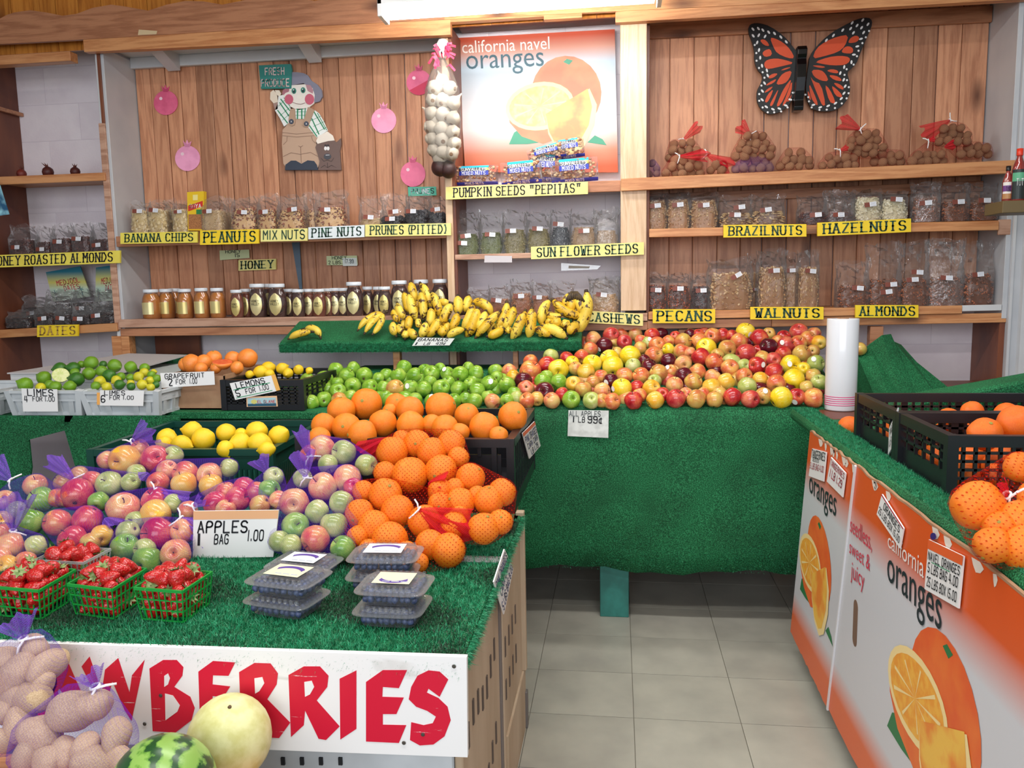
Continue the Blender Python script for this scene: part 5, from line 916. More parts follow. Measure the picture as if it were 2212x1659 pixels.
for k, (x, y, r, Y, lab) in enumerate(((2128, 937, 36, 2.0, 'tangerine rising above the rim of the near lattice crate'), (2196, 915, 40, 2.05, 'tangerine at the right picture edge, highest in the near lattice crate'), (2050, 905, 24, 2.35, 'left tangerine of the upper layer in the far lattice crate'), (2100, 890, 24, 2.40, 'middle tangerine of the upper layer in the far lattice crate'), (2175, 895, 26, 2.38, 'right tangerine of the upper layer in the far lattice crate'))):
    p = PY(Y)(x, y); fruit('orange', p, r*depth(p)/FPX, lab, 'tangerine', None, TNG, name='tangerine')
# ------------------------------------------------------------------ bananas
BAN, tt, b = new('banana_skin'); b.inputs['Roughness'].default_value = .42
cv = coords(tt, True); n1 = tt.add('ShaderNodeTexNoise', i_Scale=26, i_Detail=5, i_Roughness=.75, i_Distortion=.8); tt.c(cv, n1.inputs['Vector']); n2 = tt.add('ShaderNodeTexNoise', i_Scale=130, i_Detail=2); tt.c(cv, n2.inputs['Vector']); n3 = tt.add('ShaderNodeTexNoise', i_Scale=7, i_Detail=2); tt.c(cv, n3.inputs['Vector'])
base = ramp(tt, [(.38, (222, 176, 40)), (.62, (242, 212, 84))], n3.outputs[0]); s1 = ramp(tt, [(.555, (0, 0, 0, 1)), (.58, (1, 1, 1, 1))], n1.outputs[0]); s2 = ramp(tt, [(.68, (0, 0, 0, 1)), (.72, (.8, .8, .8, 1))], n2.outputs[0])
ml = tt.add('ShaderNodeMath', operation='MAXIMUM'); tt.c(s1, ml.inputs[0]); tt.c(s2, ml.inputs[1]); mx = tt.add('ShaderNodeMix', data_type='RGBA'); tt.c(ml.outputs[0], mx.inputs[0]); tt.c(base, mx.inputs[6]); mx.inputs[7].default_value = lin((74, 44, 24)); tt.c(mx.outputs[2], b.inputs['Base Color'])
TIP = pm('banana_tip', (48, 34, 24), .7, (80, 62, 30), 60)
def banana(px0, px1, bulge, r, Y0, Y1, label, group, stem=True, towards=.012):
    a = PY(Y0)(*px0); c_ = PY(Y1)(*px1); d = c_-a; L = d.length; view = (EYE-a).normalized(); side = d.cross(view).normalized()
    mid = (a+c_)/2+side*bulge*L+view*towards; N = 12
    pts = [a*(1-s)**2+mid*(2*s*(1-s))+c_*s*s for s in [k/N for k in range(N+1)]]
    rad = [r*v for v in (.34, .62, .86, .97, 1, 1, 1, 1, .98, .92, .78, .52, .26)]
    o = MB().tube(pts, rad, 6).build('banana', BAN, None, True); tag(o, label, 'banana', group)
    e = (pts[-1]-pts[-2]).normalized(); MB().tube([pts[-1]-e*.003, pts[-1]+e*.004, pts[-1]+e*.011], [r*.34, r*.30, r*.16], 7).build('tip', TIP, o, True)
    e = (pts[0]-pts[1]).normalized(); MB().tube([pts[0]-e*.004, pts[0]+e*.012, pts[0]+e*(.03 if stem else .012)], [r*.40, r*.30, r*.28], 6).build('stem', TIP, o, True)
    return o
BL = '235 115 290 310 -.06 1.02,345 130 445 372 .13 1,160 225 205 422 .08 1,215 245 292 500 -.06 1.05,335 220 365 492 .1 1,462 226 542 465 .08 1,545 300 640 312 -.08 .85,95 335 170 482 -.12 .9,50 400 108 520 -.1 .85,215 470 195 598 .05 .9,48 535 72 660 -.15 .9,104 560 138 650 .05 .85,176 630 172 690 0 .8,215 605 302 680 -.1 .95,445 392 420 565 .12 1,308 500 322 580 0 .8,390 540 330 680 .1 1,520 500 400 672 .16 1.1,655 345 560 552 -.08 1.15,732 262 736 445 0 1.1,846 258 802 412 .05 1.05,885 355 778 590 .12 1.05,725 445 660 612 .05 1,572 580 570 672 0 1.1,785 605 620 680 -.15 .85,935 400 822 682 .08 1.25,895 325 1092 448 .42 1.1,1022 425 940 612 .05 1,1160 430 925 680 -.05 1.0,1242 335 1118 582 .28 1.1,1322 375 1212 602 .12 1.1,1200 600 1050 672 .12 1,1438 425 1300 705 .03 1.15,1516 402 1482 694 .04 1.2,1285 590 1248 632 0 .7,1705 312 1640 572 -.34 1.1,1762 298 2062 462 -.22 1.1,1680 420 1832 440 -.4 1,1905 235 1862 352 0 .9,1945 275 1932 412 0 1.05,2008 275 2052 425 .08 1.1,2088 228 1945 668 .26 1.35,1560 595 1712 668 .08 .95,1655 575 1882 688 .12 1.2,1995 540 1902 642 0 1.15,1700 515 1706 535 0 .9,1782 505 1776 565 0 1.2,1880 530 1868 585 0 1.2'
bls = [tuple(map(float, e.split())) for e in BL.split(',')]; bls = [(x0-(x1-x0)*.06, y0-(y1-y0)*.06, x1, y1, bu, k*1.26) for x0, y0, x1, y1, bu, k in bls]
NB = len(bls)
for fx, fy in ((150, 560), (260, 420), (380, 610), (470, 470), (600, 600), (700, 520), (840, 590), (960, 560), (1080, 600), (1180, 560), (1360, 620), (1620, 620), (1800, 400), (1980, 440), (300, 330), (420, 300)):
    bls.append((fx+25, fy-75, fx-20, fy+60, .08, 1.15))
hand = lambda x: 'left-hand heap' if x < 560 else ('middle run' if x < 1400 else ('upright pair' if x < 1550 else 'crowned right-hand bunch'))
cnt = {}
for i, (x0, y0, x1, y1, bu, k) in enumerate(bls):
    hn = hand((x0+x1)/2); cnt[hn] = cnt.get(hn, 0)+1
order = {}
for i, (x0, y0, x1, y1, bu, k) in sorted(enumerate(bls), key=lambda a: a[1][0]+a[1][2]):
    hn = hand((x0+x1)/2); order[hn] = order.get(hn, 0)+1; pc = lambda x, y: (840+x/4.9156, 590+y/4.9156)
    ym = (y0+y1)/2; Yd = 3.70+max(0, (640-ym))*.00042+.03*random.random()+(.045 if i >= NB else 0); yo = .03 if (x0 < 560 and y0 < 300) else 0
    banana(pc(x0, y0), pc(x1, y1), -bu, .0182*k, Yd+.03, Yd-.01, 'brown-flecked banana, %s from the left in the %s' % (ordn(order[hn]-1), hn), 'bananas on the turf ledge', False, .02)
for k, (c0, c1, bu, lab) in enumerate((((640, 712), (622, 737), 0, ''),) if False else (((671, 717), (625, 731), .14, 'front banana of the loose pair at the left end of the ledge'), ((660, 710), (692, 728), -.45, 'rear curled banana of the loose pair at the left end of the ledge'))):
    banana(c0, c1, bu, .019, 3.72+k*.03, 3.70+k*.03, lab, 'bananas on the turf ledge')
for k, (c0, c1, bu) in enumerate((((826, 676), (774, 712), .22), ((827, 677), (788, 719), .12), ((828, 679), (806, 721), -.12))):
    banana(c0, c1, bu, .017, 3.80, 3.72-.01*k, '%s banana of the small three-fingered hand on the ledge' % ('left', 'middle', 'right')[k], 'bananas on the turf ledge', True)
crn = MB(); q0 = PY(3.72)(1240, 631)
for k in range(9):
    e = PY(3.70)(1222+k*5, 646+abs(k-4)*1.5); crn.tube([q0+Vector(((k-4)*.003, .01, 0)), (q0+e)/2+Vector(((k-4)*.002, 0, .004)), e], [.006, .005, .005], 6)
o = crn.build('banana_stalk', TIP, None, True); tag(o, 'dark dried crown joining the right-hand banana bunch', 'banana stem')
# ------------------------------------------------------------------ honey jars
def glassy(name, col, tr=.55, rough=.06):
    m, t_, b_ = new(name); b_.inputs['Base Color'].default_value = lin(col); b_.inputs['Roughness'].default_value = rough; b_.inputs['Transmission Weight'].default_value = tr; b_.inputs['IOR'].default_value = 1.35; b_.inputs['Coat Weight'].default_value = .6; b_.inputs['Coat Roughness'].default_value = .03; return m
HA, HD, HR = glassy('light_honey', (226, 142, 44), .3), glassy('dark_honey', (84, 26, 10), .4), glassy('amber_honey', (150, 62, 16), .45)
GLASS = clear('jar_glass', .03, .05, .05); LIDM = flat((226, 232, 240), .35, 'white_lid')
GOLDL = pm('gold_label', (206, 186, 116), .28, (226, 214, 160), 4, metal=.5)
def jar(px, pyt, pyb, w, kind, label, Y, z, group='honey jars on the long shelf'):
    q = PY(Y)(px, pyt); zt = PY(Y)(px, pyt).z; h = zt-z; R = w/2*depth(q)/FPX; t = thing('honey_jar', label, 'jar', (q.x, Y, z), group); T = Matrix.Translation((q.x, Y, z)); fy = 1 if kind == 'round' else .62
    T = T @ Matrix.Diagonal((1, fy, 1, 1)); lr = R*(.80 if kind == 'round' else .82); hm = {'round': HA, 'dark': HD, 'amber': HR}[kind]
    if kind == 'round': prof = [(.001, 0), (R*.82, 0), (R*.96, h*.04), (R, h*.25), (R, h*.55), (R*.9, h*.72), (R*.72, h*.84)]
    else: prof = [(.001, 0), (R*.72, 0), (R*.84, h*.03), (R*1.0, h*.3), (R, h*.5), (R*.86, h*.72), (R*.66, h*.84)]
    MB().lathe(prof+[(.001, h*.85)], 28, T).build('honey', hm, t, True); MB().lathe([(r_+.0012, z_) for r_, z_ in prof[1:]]+[(R*.66, h*.92)], 28, T).build('glass', GLASS, t, True)
    T2 = Matrix.Translation((q.x, Y, z)) if kind == 'round' else Matrix.Translation((q.x, Y, z)) @ Matrix.Diagonal((1, .85, 1, 1))
    MB().lathe([(.001, h*.89), (lr, h*.89), (lr*1.02, h*.905), (lr*1.02, h*.985), (lr*.95, h), (.001, h)], 32, T2).build('lid', LIDM, t, True)
    mb = MB(); vs_ = []; nA, nZ = 10, 8; aw = .75 if kind == 'round' else .72
    for j in range(nZ+1):
        v = j/nZ; 
        if kind == 'round': zz = h*(.16+.40*v); half = aw; rr_ = R*1.015
        else: zz = h*(.06+.66*v); half = aw*math.sqrt(max(.02, 1-(2*v-1)**2)); s = zz/h; rr_ = R*(1.02 if .28 < s < .52 else (.87+.5*s if s < .3 else 1.02-(s-.5)*.66))
        for i in range(nA+1): a = -math.pi/2+half*(2*i/nA-1); vs_.append(Vector((q.x+rr_*math.cos(a), Y+rr_*fy*1.03*math.sin(a)-.001, z+zz)))
    mb.add(vs_, [(j*(nA+1)+i, j*(nA+1)+i+1, (j+1)*(nA+1)+i+1, (j+1)*(nA+1)+i) for j in range(nZ) for i in range(nA)]); lb = mb.build('label', GOLDL, t, True)
    if w > 24:
        f_ = bil([Vector((q.x-R*.52, Y-R*fy*1.09-.003, z+h*.38)), Vector((q.x+R*.52, Y-R*fy*1.09-.003, z+h*.38)), Vector((q.x+R*.52, Y-R*fy*1.09-.003, z+h*.52)), Vector((q.x-R*.52, Y-R*fy*1.09-.003, z+h*.52))])
        if kind != 'round':
            lettering('HONEY', f_, F_, M['ink'], lb, 'bold', uv=(.1, .9, .55, 1)); lettering('VALLEY', f_, F_, M['ink'], lb, 'bold', uv=(.05, .95, -.1, .4))
        else: [lettering('NNNNNNN', f_, F_, M['gold'], lb, 'thin', uv=(.05, .95, v, v+.2)) for v in ()]
for i, (x, yt, w, dy) in enumerate(((325, 625, 38, 0), (358, 624, 34, .05), (376, 623, 30, .12), (398, 624, 34, 0), (434, 622, 33, 0), (468, 622, 33, .01))): jar(x, yt, 684, w, 'round', 'round jar of light golden honey, %s from the left' % ordn(i), 4.04+dy, 1.2535, 'round light honey jars')
L = [(510, 626, 30, 'amber', 0), (529, 624, 26, 'amber', .07), (540, 624, 24, 'amber', .13), (555, 613, 40, 'dark', .02), (581, 613, 36, 'dark', .12), (597, 613, 42, 'dark', 0), (622, 624, 27, 'dark', .09), (634, 624, 26, 'dark', .14), (643, 625, 30, 'dark', 0), (666, 624, 29, 'amber', .05), (688, 624, 32, 'amber', 0), (706, 623, 28, 'amber', .07), (723, 622, 28, 'dark', .08), (741, 622, 28, 'dark', .08), (764, 609, 40, 'dark', 0), (793, 619, 26, 'dark', .08), (816, 619, 26, 'dark', .09), (830, 619, 31, 'dark', 0), (862, 606, 40, 'dark', .02), (909, 604, 38, 'dark', .04), (950, 603, 38, 'dark', .03)]
for i, (x, yt, w, k, dy) in enumerate(L): jar(x, yt, 684, w, k, '%s flask jar of %s honey, %s flask from the left' % ('tall' if w > 34 else 'short', 'dark' if k == 'dark' else 'amber', ordn(i)), 4.04+dy, 1.2535)
mb = MB(); mb.poly([PY(4.25)(630, 522), PY(4.25)(647, 522), PY(4.25)(653, 632), PY(4.25)(648, 632)][::-1], (0, .006, 0)); o = mb.build('grey_strap', flat((84, 104, 122), .5)); tag(o, 'folded blue-grey strap hanging on the planks behind the honey jars', 'strap')
# ------------------------------------------------------------------ clear bags of nuts
FILM = clear('bag_film', .015, .0, .07, bump=.35, bs=26, wisp=.10, graze=.45); FILMD = clear('crinkled_bag_film', .03, .08, .06, bump=.6, bs=40, wisp=.25, graze=.6)
def sh(c, *f): return [tuple(min(255, x*k**1.6) for x in c) for k in f]
CT = dict(almond=(sh((158, 92, 56), 1, .8, 1.15), (1, .55, .38)), pecan=(sh((156, 78, 44), 1, .7, 1.25), (1, .5, .4)), darkpecan=(sh((92, 48, 40), 1, .7, 1.2), (1, .5, .4)), walnut=([(196, 158, 112), (168, 124, 84), (222, 192, 150)], (1, .7, .5)), cashew=([(222, 188, 144), (204, 164, 116), (232, 206, 166)], (1, .5, .45)),
 rcashew=([(190, 132, 94), (168, 108, 76), (210, 158, 118)], (1, .5, .45)), peanut=([(228, 198, 152), (212, 178, 130), (238, 214, 176)], (1, .6, .6)), chip=([(228, 206, 158), (212, 186, 130), (238, 222, 184)], (1.3, 1.3, .25)), mix=([(150, 84, 56), (216, 176, 122), (104, 56, 40)], (1, .6, .5)),
 prune=([(36, 30, 34), (24, 20, 24), (52, 44, 48)], (1.6, 1.2, 1)), date=([(58, 34, 30), (40, 24, 22), (82, 50, 40)], (1.7, .9, .8)), honeyalmond=([(92, 44, 36), (70, 32, 28), (118, 62, 48)], (1.1, .6, .45)), pepita=([(128, 132, 78), (104, 110, 62), (158, 156, 104)], (1, .5, .25)),
 pepitab=([(150, 138, 88), (122, 110, 66), (176, 162, 112)], (1, .5, .25)), sunseed=([(96, 98, 104), (60, 62, 68), (196, 198, 200)], (1.2, .4, .3)), kernel=([(182, 152, 118), (160, 130, 98), (200, 172, 138)], (.7, .4, .3)), brazil=([(206, 172, 124), (120, 84, 58), (224, 196, 152)], (1.8, .8, .7)), hazel=([(98, 44, 34), (74, 32, 28), (128, 70, 52)], (1, 1, 1)), pale=([(226, 216, 186), (208, 196, 162), (238, 232, 210)], (1.1, .9, .45)), oats=([(214, 188, 146), (196, 166, 122), (228, 206, 170)], (.8, .5, .3)))
ico = bmesh.new(); bmesh.ops.create_icosphere(ico, subdivisions=1, radius=1); IV = np.array([v.co[:] for v in ico.verts]); IF = [tuple(v.index for v in f.verts) for f in ico.faces]; ico.free()
_ct = {}
def contents(ty, var):
    if (ty, var) in _ct: return _ct[(ty, var)]
    cols, dims = CT[ty]; g = np.random.default_rng(len(_ct)*7+3); mats = [pm('%s_bits_%d' % (ty, i), c_, .5, hue=0) for i, c_ in enumerate(cols)]; V, Fc, MI = [], [], []
    def surf(u, v): # unit pillow: u angle, v height
        a = .5*(1-.12*math.cos(u*4))*(1-.25*max(0, v-.75)*4*.5)*(.86+.14*math.sin(math.pi*min(1, v*1.2))); ce, se = math.cos(u), math.sin(u)
        return Vector((a*math.copysign(abs(ce)**.7, ce), a*.62*math.copysign(abs(se)**.7, se), v))
    # core
    n, m = 18, 8; k0 = 0
    for j in range(m+1):
        for i in range(n): p = surf(6.2832*i/n, j/m*.96)*.90; V.append((p.x, p.y, j/m*.92))
    Fc += [(j*n+i, j*n+(i+1) % n, (j+1)*n+(i+1) % n, (j+1)*n+i) for j in range(m) for i in range(n)]+[tuple(range(m*n, m*n+n))]; MI += [1]*(m*n+1)
    sz = .085 if ty not in ('prune', 'date', 'brazil', 'chip') else .10; cnt_ = 330 if sz < .09 else 240
    if ty in ('kernel', 'pepita', 'pepitab', 'oats', 'sunseed'): sz = .062; cnt_ = 480
    for k in range(cnt_):
        top_ = k < cnt_*.16
        if top_: u = g.uniform(0, 6.28); rr_ = math.sqrt(g.uniform(0, 1)); p = surf(u, .95)*rr_; p.z = .95+g.uniform(-.02, .03)-.08*rr_
        else: u = g.uniform(-3.14, 0.0) if g.uniform() < .8 else g.uniform(0, 3.14); p = surf(u, g.uniform(.02, .96))*g.uniform(.95, 1.0); 
        R_ = np.linalg.qr(g.normal(size=(3, 3)))[0]; q = (IV*np.array(dims)*sz*g.uniform(.8, 1.15)*.5*1.1) @ R_.T; b0 = len(V)
        V += [tuple(x) for x in q+np.array([p.x, p.y, p.z])]; Fc += [(a+b0, b_+b0, c_+b0) for a, b_, c_ in IF]; MI += [int(g.choice([0, 0, 1, 2]))]*len(IF)
    me = bpy.data.meshes.new('contents'); me.from_pydata(V, [], Fc)
    for m_ in mats: me.materials.append(m_)
    me.polygons.foreach_set('material_index', MI); me.update(); _ct[(ty, var)] = me; return me
LABM = flat((236, 238, 244), .4, 'sticker_white'); LABR = pm('label_picture', (150, 78, 60), .5, (96, 44, 36), 160, rnd=True); LABT = flat((176, 184, 200), .5, 'label_print')
labme = MB().box(-.5, .5, -.5, .5, 0, .02).mesh('label', LABM); labpic = MB().add([(-.5, -.5, .03), (-.06, -.5, .03), (-.06, .5, .03), (-.5, .5, .03)], [(0, 1, 2, 3)]).mesh('label_picture', LABR)
labln = MB(); [labln.add([(.02, y, .03), (.44, y, .03), (.44, y+.08, .03), (.02, y+.08, .03)], [(0, 1, 2, 3)]) for y in (-.36, -.14, .08, .3)]; labln = labln.mesh('label_print', LABT)
gb = random.Random(21)
def nutbag(x0, x1, yc, yb, yf, ty, label, group, Y=4.09, z=None, lab=(.5, .75), lrot=0, crink=1.0, tilt=0, labels=1):
    q0, q1 = PY(Y)(x0, yb), PY(Y)(x1, yb); w = (q1.x-q0.x)*1.02; zb = z if z is not None else q0.z; hc = max(.04, PY(Y)((x0+x1)/2, yc).z-zb); hf = max(hc+.02, PY(Y)((x0+x1)/2, yf).z-zb); d = min(w*.75, .10)
    t = thing('nut_bag' if ty not in ('prune', 'date', 'chip', 'pepita', 'pepitab', 'sunseed', 'kernel') else 'food_bag', label, 'bag', ((q0.x+q1.x)/2, Y, zb+.001), group); t.rotation_euler = (0, tilt, gb.uniform(-.12, .12))
    c_ = bpy.data.objects.new('contents', contents(ty, 0)); C.objects.link(c_); c_.parent = t; c_.scale = (w*.98, d*1.55, hc*.97); stuff(c_)
    n, m = 36, 16; V = []; sd = Vector((gb.uniform(0, 50), gb.uniform(0, 50), 0))
    for j in range(m+1):
        v = j/m; zz = hf*v; over = max(0, (zz-hc)/(hf-hc+1e-6)); ax_ = w*.53*(1-.10*math.sin(math.pi*min(1, over*1.2)))*(1+.06*over); ay = d*.53*(1-over)**1.2+.006
        for i in range(n):
            a = 6.2832*i/n; ce, se = math.cos(a), math.sin(a); p = Vector((ax_*math.copysign(abs(ce)**.7, ce), ay*math.copysign(abs(se)**.7, se), zz))
            nz = noise.noise(Vector((p.x*38, p.y*30, zz*22))+sd); nz2 = noise.noise(Vector((p.x*95, p.y*60, zz*50))+sd)
            k = .0015+.013*over; p += Vector((nz*k*.6, (nz+nz2*.8)*k*crink*(1.2 if over > 0 else 1), nz2*k*.8+(math.sin(a*3+sd.x)*.010*over if j == m else 0))); V.append(p)
    mb = MB(); mb.add(V, [(j*n+i, j*n+(i+1) % n, (j+1)*n+(i+1) % n, (j+1)*n+i) for j in range(m) for i in range(n)]); f_ = mb.mesh('film', FILMD if crink > 1 else FILM); o = bpy.data.objects.new('film', f_); C.objects.link(o); o.parent = t
    for k in range(labels):
        l_ = bpy.data.objects.new('label', labme); C.objects.link(l_); l_.parent = t; lw = min(.054, w*.52); l_.scale = (lw, lw*.40, .02); l_.location = ((lab[0]-.5)*w*.8+(k*.02), -d*.565-.006, hc*lab[1]+k*.035); l_.rotation_euler = (1.5708-.15, -(lrot+gb.uniform(-.12, .12)), 0)
        for nm, me in (('label_picture', labpic), ('label_print', labln)): s_ = bpy.data.objects.new(nm, me); C.objects.link(s_); s_.parent = l_
    return t
def row(place, group, yb, z, items, Y=4.09):
    for i, it in enumerate(items):
        x0, x1, yc, yf, ty, kw = it[:6]; kw = dict(kw); nm = kw.pop('n', TN[ty]); 
        nutbag(x0, x1, yc, yb if yb else it[6], yf, ty, 'bag of %s, %s from the left %s' % (nm, ordn(i), place), group, kw.pop('Y', Y), z, **kw)
TN = dict(almond='brown almonds', pecan='reddish pecans', darkpecan='dark brown pecans', walnut='tan walnut pieces', cashew='pale cashews', rcashew='roasted cashews', peanut='blanched peanuts', chip='pale banana chips', mix='mixed nuts', prune='black prunes', date='dark dates', honeyalmond='dark glazed almonds', pepita='green pumpkin seeds', pepitab='olive pumpkin seeds', sunseed='striped grey sunflower seeds', kernel='beige seed kernels', brazil='brazil nuts', hazel='dark hazelnuts', pale='cream-coloured nuts', oats='pale flaked nuts')
row('on the roasted almonds shelf', 'bags on the roasted almonds shelf', 546, 1.592, [(29, 82, 515, 488, 'honeyalmond', dict(lab=(.45, .55))), (84, 119, 520, 490, 'honeyalmond', dict(lab=(.5, .5))), (119, 164, 512, 484, 'honeyalmond', dict(lab=(.5, .75))), (164, 204, 507, 482, 'honeyalmond', dict(lab=(.4, .8))), (204, 256, 514, 484, 'honeyalmond', dict(lab=(.4, .6)))])
row('in the front of the dates shelf', 'bags on the dates shelf', None, None, [(24, 78, 686, 672, 'date', dict(lab=(.5, .6), labels=0), 708), (84, 128, 676, 655, 'date', dict(lab=(.6, .6)), 705), (126, 166, 680, 662, 'date', dict(lab=(.5, .7)), 703), (164, 206, 680, 660, 'date', dict(lab=(.4, .6)), 700), (205, 260, 674, 655, 'date', dict(lab=(.3, .7)), 698)], 4.06)
row('behind on the dates shelf', 'bags on the dates shelf', None, None, [(58, 112, 662, 640, 'date', dict(lab=(.5, .5)), 690), (108, 166, 655, 628, 'date', dict(labels=0, crink=1.4), 688), (164, 214, 652, 625, 'date', dict(lab=(.5, .6)), 686), (212, 262, 655, 628, 'date', dict(labels=0, crink=1.4), 686)], 4.16)
row('on the upper honey bay shelf', 'bags on the upper honey bay shelf', 500, 1.6955, [(291, 328, 452, 436, 'chip', dict(lab=(.5, .9))), (327, 367, 450, 434, 'chip', dict(lab=(.5, .9))), (362, 384, 450, 432, 'chip', dict(Y=4.15, labels=0)), (380, 412, 450, 436, 'chip', dict(lab=(.5, .85))), (443, 493, 450, 427, 'oats', dict(lab=(.4, .85), n='blanched peanuts')), (488, 510, 455, 430, 'peanut', dict(Y=4.15, labels=0, n='blanched peanuts')),
 (507, 561, 446, 428, 'mix', dict(lab=(.5, .75))), (562, 606, 449, 421, 'mix', dict(lab=(.45, .8))), (605, 664, 450, 424, 'mix', dict(lab=(.7, .9))), (662, 694, 450, 418, 'mix', dict(Y=4.15, labels=0)), (686, 752, 444, 414, 'mix', dict(lab=(.35, .8))), (780, 836, 470, 426, 'oats', dict(lab=(.45, .95), n='small pale seeds')), (826, 880, 466, 420, 'prune', dict(lab=(.5, .7), labels=2)), (880, 934, 452, 422, 'prune', dict(lab=(.3, .85))), (928, 967, 458, 428, 'prune', dict(lab=(.5, 1.1)))])
row('on the sunflower seed shelf', 'bags on the sunflower seed shelf', 545, 1.5565, [(981, 1038, 502, 458, 'pepita', dict(lab=(.3, .5), labels=2)), (1038, 1088, 498, 460, 'pepita', dict(lab=(.5, .8))), (1088, 1139, 492, 456, 'pepitab', dict(lab=(.3, .85))), (1139, 1190, 490, 456, 'pepitab', dict(lab=(.5, .9))), (1190, 1233, 486, 455, 'sunseed', dict(lab=(.4, 1.0))), (1233, 1290, 486, 458, 'kernel', dict(lab=(.5, .75))), (1284, 1336, 494, 452, 'kernel', dict(labels=0, crink=1.3))])
row('on the cashews shelf', 'bags on the cashews shelf', 670, 1.249, [(1012, 1058, 645, 625, 'rcashew', dict(lab=(.6, .85))), (1058, 1105, 643, 618, 'rcashew', dict(lab=(.4, .85))), (1105, 1151, 630, 606, 'rcashew', dict(lab=(.4, .8))), (1151, 1190, 636, 612, 'rcashew', dict(lab=(.3, .85))), (1188, 1240, 640, 608, 'rcashew', dict(labels=0)), (1274, 1338, 632, 600, 'cashew', dict(lab=(.4, .9), crink=1.5))])
R2z = lambda x: 1.657+(x-.15)*-.0025
row('on the brazilnuts shelf', 'bags on the brazilnuts shelf', 490, 1.6565, [(1394, 1440, 430, 420, 'walnut', dict(lab=(.4, .75))), (1440, 1490, 428, 418, 'walnut', dict(lab=(.5, .75))), (1489, 1549, 430, 420, 'walnut', dict(lab=(.5, .75))), (1553, 1622, 460, 424, 'brazil', dict(lab=(.45, .8), labels=2)), (1620, 1692, 456, 422, 'brazil', dict(lab=(.4, 1.0))), (1722, 1783, 458, 422, 'hazel', dict(lab=(.6, .7))), (1778, 1843, 458, 414, 'hazel', dict(lab=(.3, .7), crink=1.6)), (1841, 1899, 423, 414, 'pale', dict(lab=(.5, .65))), (1898, 1955, 428, 416, 'pale', dict(lab=(.5, .9))), (1966, 2025, 424, 396, 'almond', dict(lab=(.4, .7), crink=1.3)), (2027, 2087, 432, 398, 'almond', dict(lab=(.5, .85))), (2086, 2148, 436, 400, 'almond', dict(lab=(.4, 1.0)))])
row('on the bottom nut shelf', 'bags on the bottom nut shelf', 665, 1.258, [(1394, 1440, 612, 592, 'pecan', dict(lab=(.5, .75))), (1440, 1491, 612, 592, 'pecan', dict(lab=(.4, .8))), (1492, 1535, 614, 594, 'darkpecan', dict(lab=(.5, .75))), (1529, 1622, 584, 560, 'walnut', dict(lab=(.6, .85), lrot=.5, Y=4.08)), (1612, 1642, 584, 552, 'walnut', dict(lab=(.5, .5), labels=2, Y=4.15)), (1634, 1694, 571, 540, 'walnut', dict(lab=(.5, .85))), (1686, 1726, 576, 545, 'walnut', dict(lab=(.4, .9), Y=4.15)), (1720, 1765, 572, 543, 'walnut', dict(lab=(.5, .85))),
 (1805, 1873, 612, 566, 'almond', dict(lab=(.6, .8))), (1868, 1940, 598, 526, 'almond', dict(lab=(.5, .5), labels=2)), (1938, 2000, 598, 522, 'almond', dict(lab=(.3, .9), labels=2)), (1996, 2074, 594, 518, 'almond', dict(lab=(.45, .9), crink=1.3)), (2070, 2138, 586, 524, 'almond', dict(lab=(.3, .9)))])
# printed stand-up packet among the banana chips
P = PY(4.06); o, f = card('printed_packet', 'tall yellow and red printed packet of grain standing among the banana chips', 'packet', [(406, 498), (440, 498), (440, 413), (404, 415)], P, F_, flat((236, 196, 30), .35), (), .03)
patch(f, F_, .05, .95, .04, .42, pm('packet_grain', (190, 130, 76), .4, (150, 96, 56), 200), o); patch(f, F_, 0, 0, 0, 0, flat((206, 50, 36), .4), o, off=.0012, pts=[(.05, .5), (.95, .62), (.95, .76), (.05, .64)]); patch(f, F_, .55, .9, .42, .54, flat((40, 130, 70), .4), o, off=.0013); lettering('SOYA', f, F_, M['white'], o, 'bold', uv=(.12, .85, .58, .68), off=.002); patch(f, F_, .35, .65, .78, .92, flat((244, 230, 150), .4), o, off=.0013)
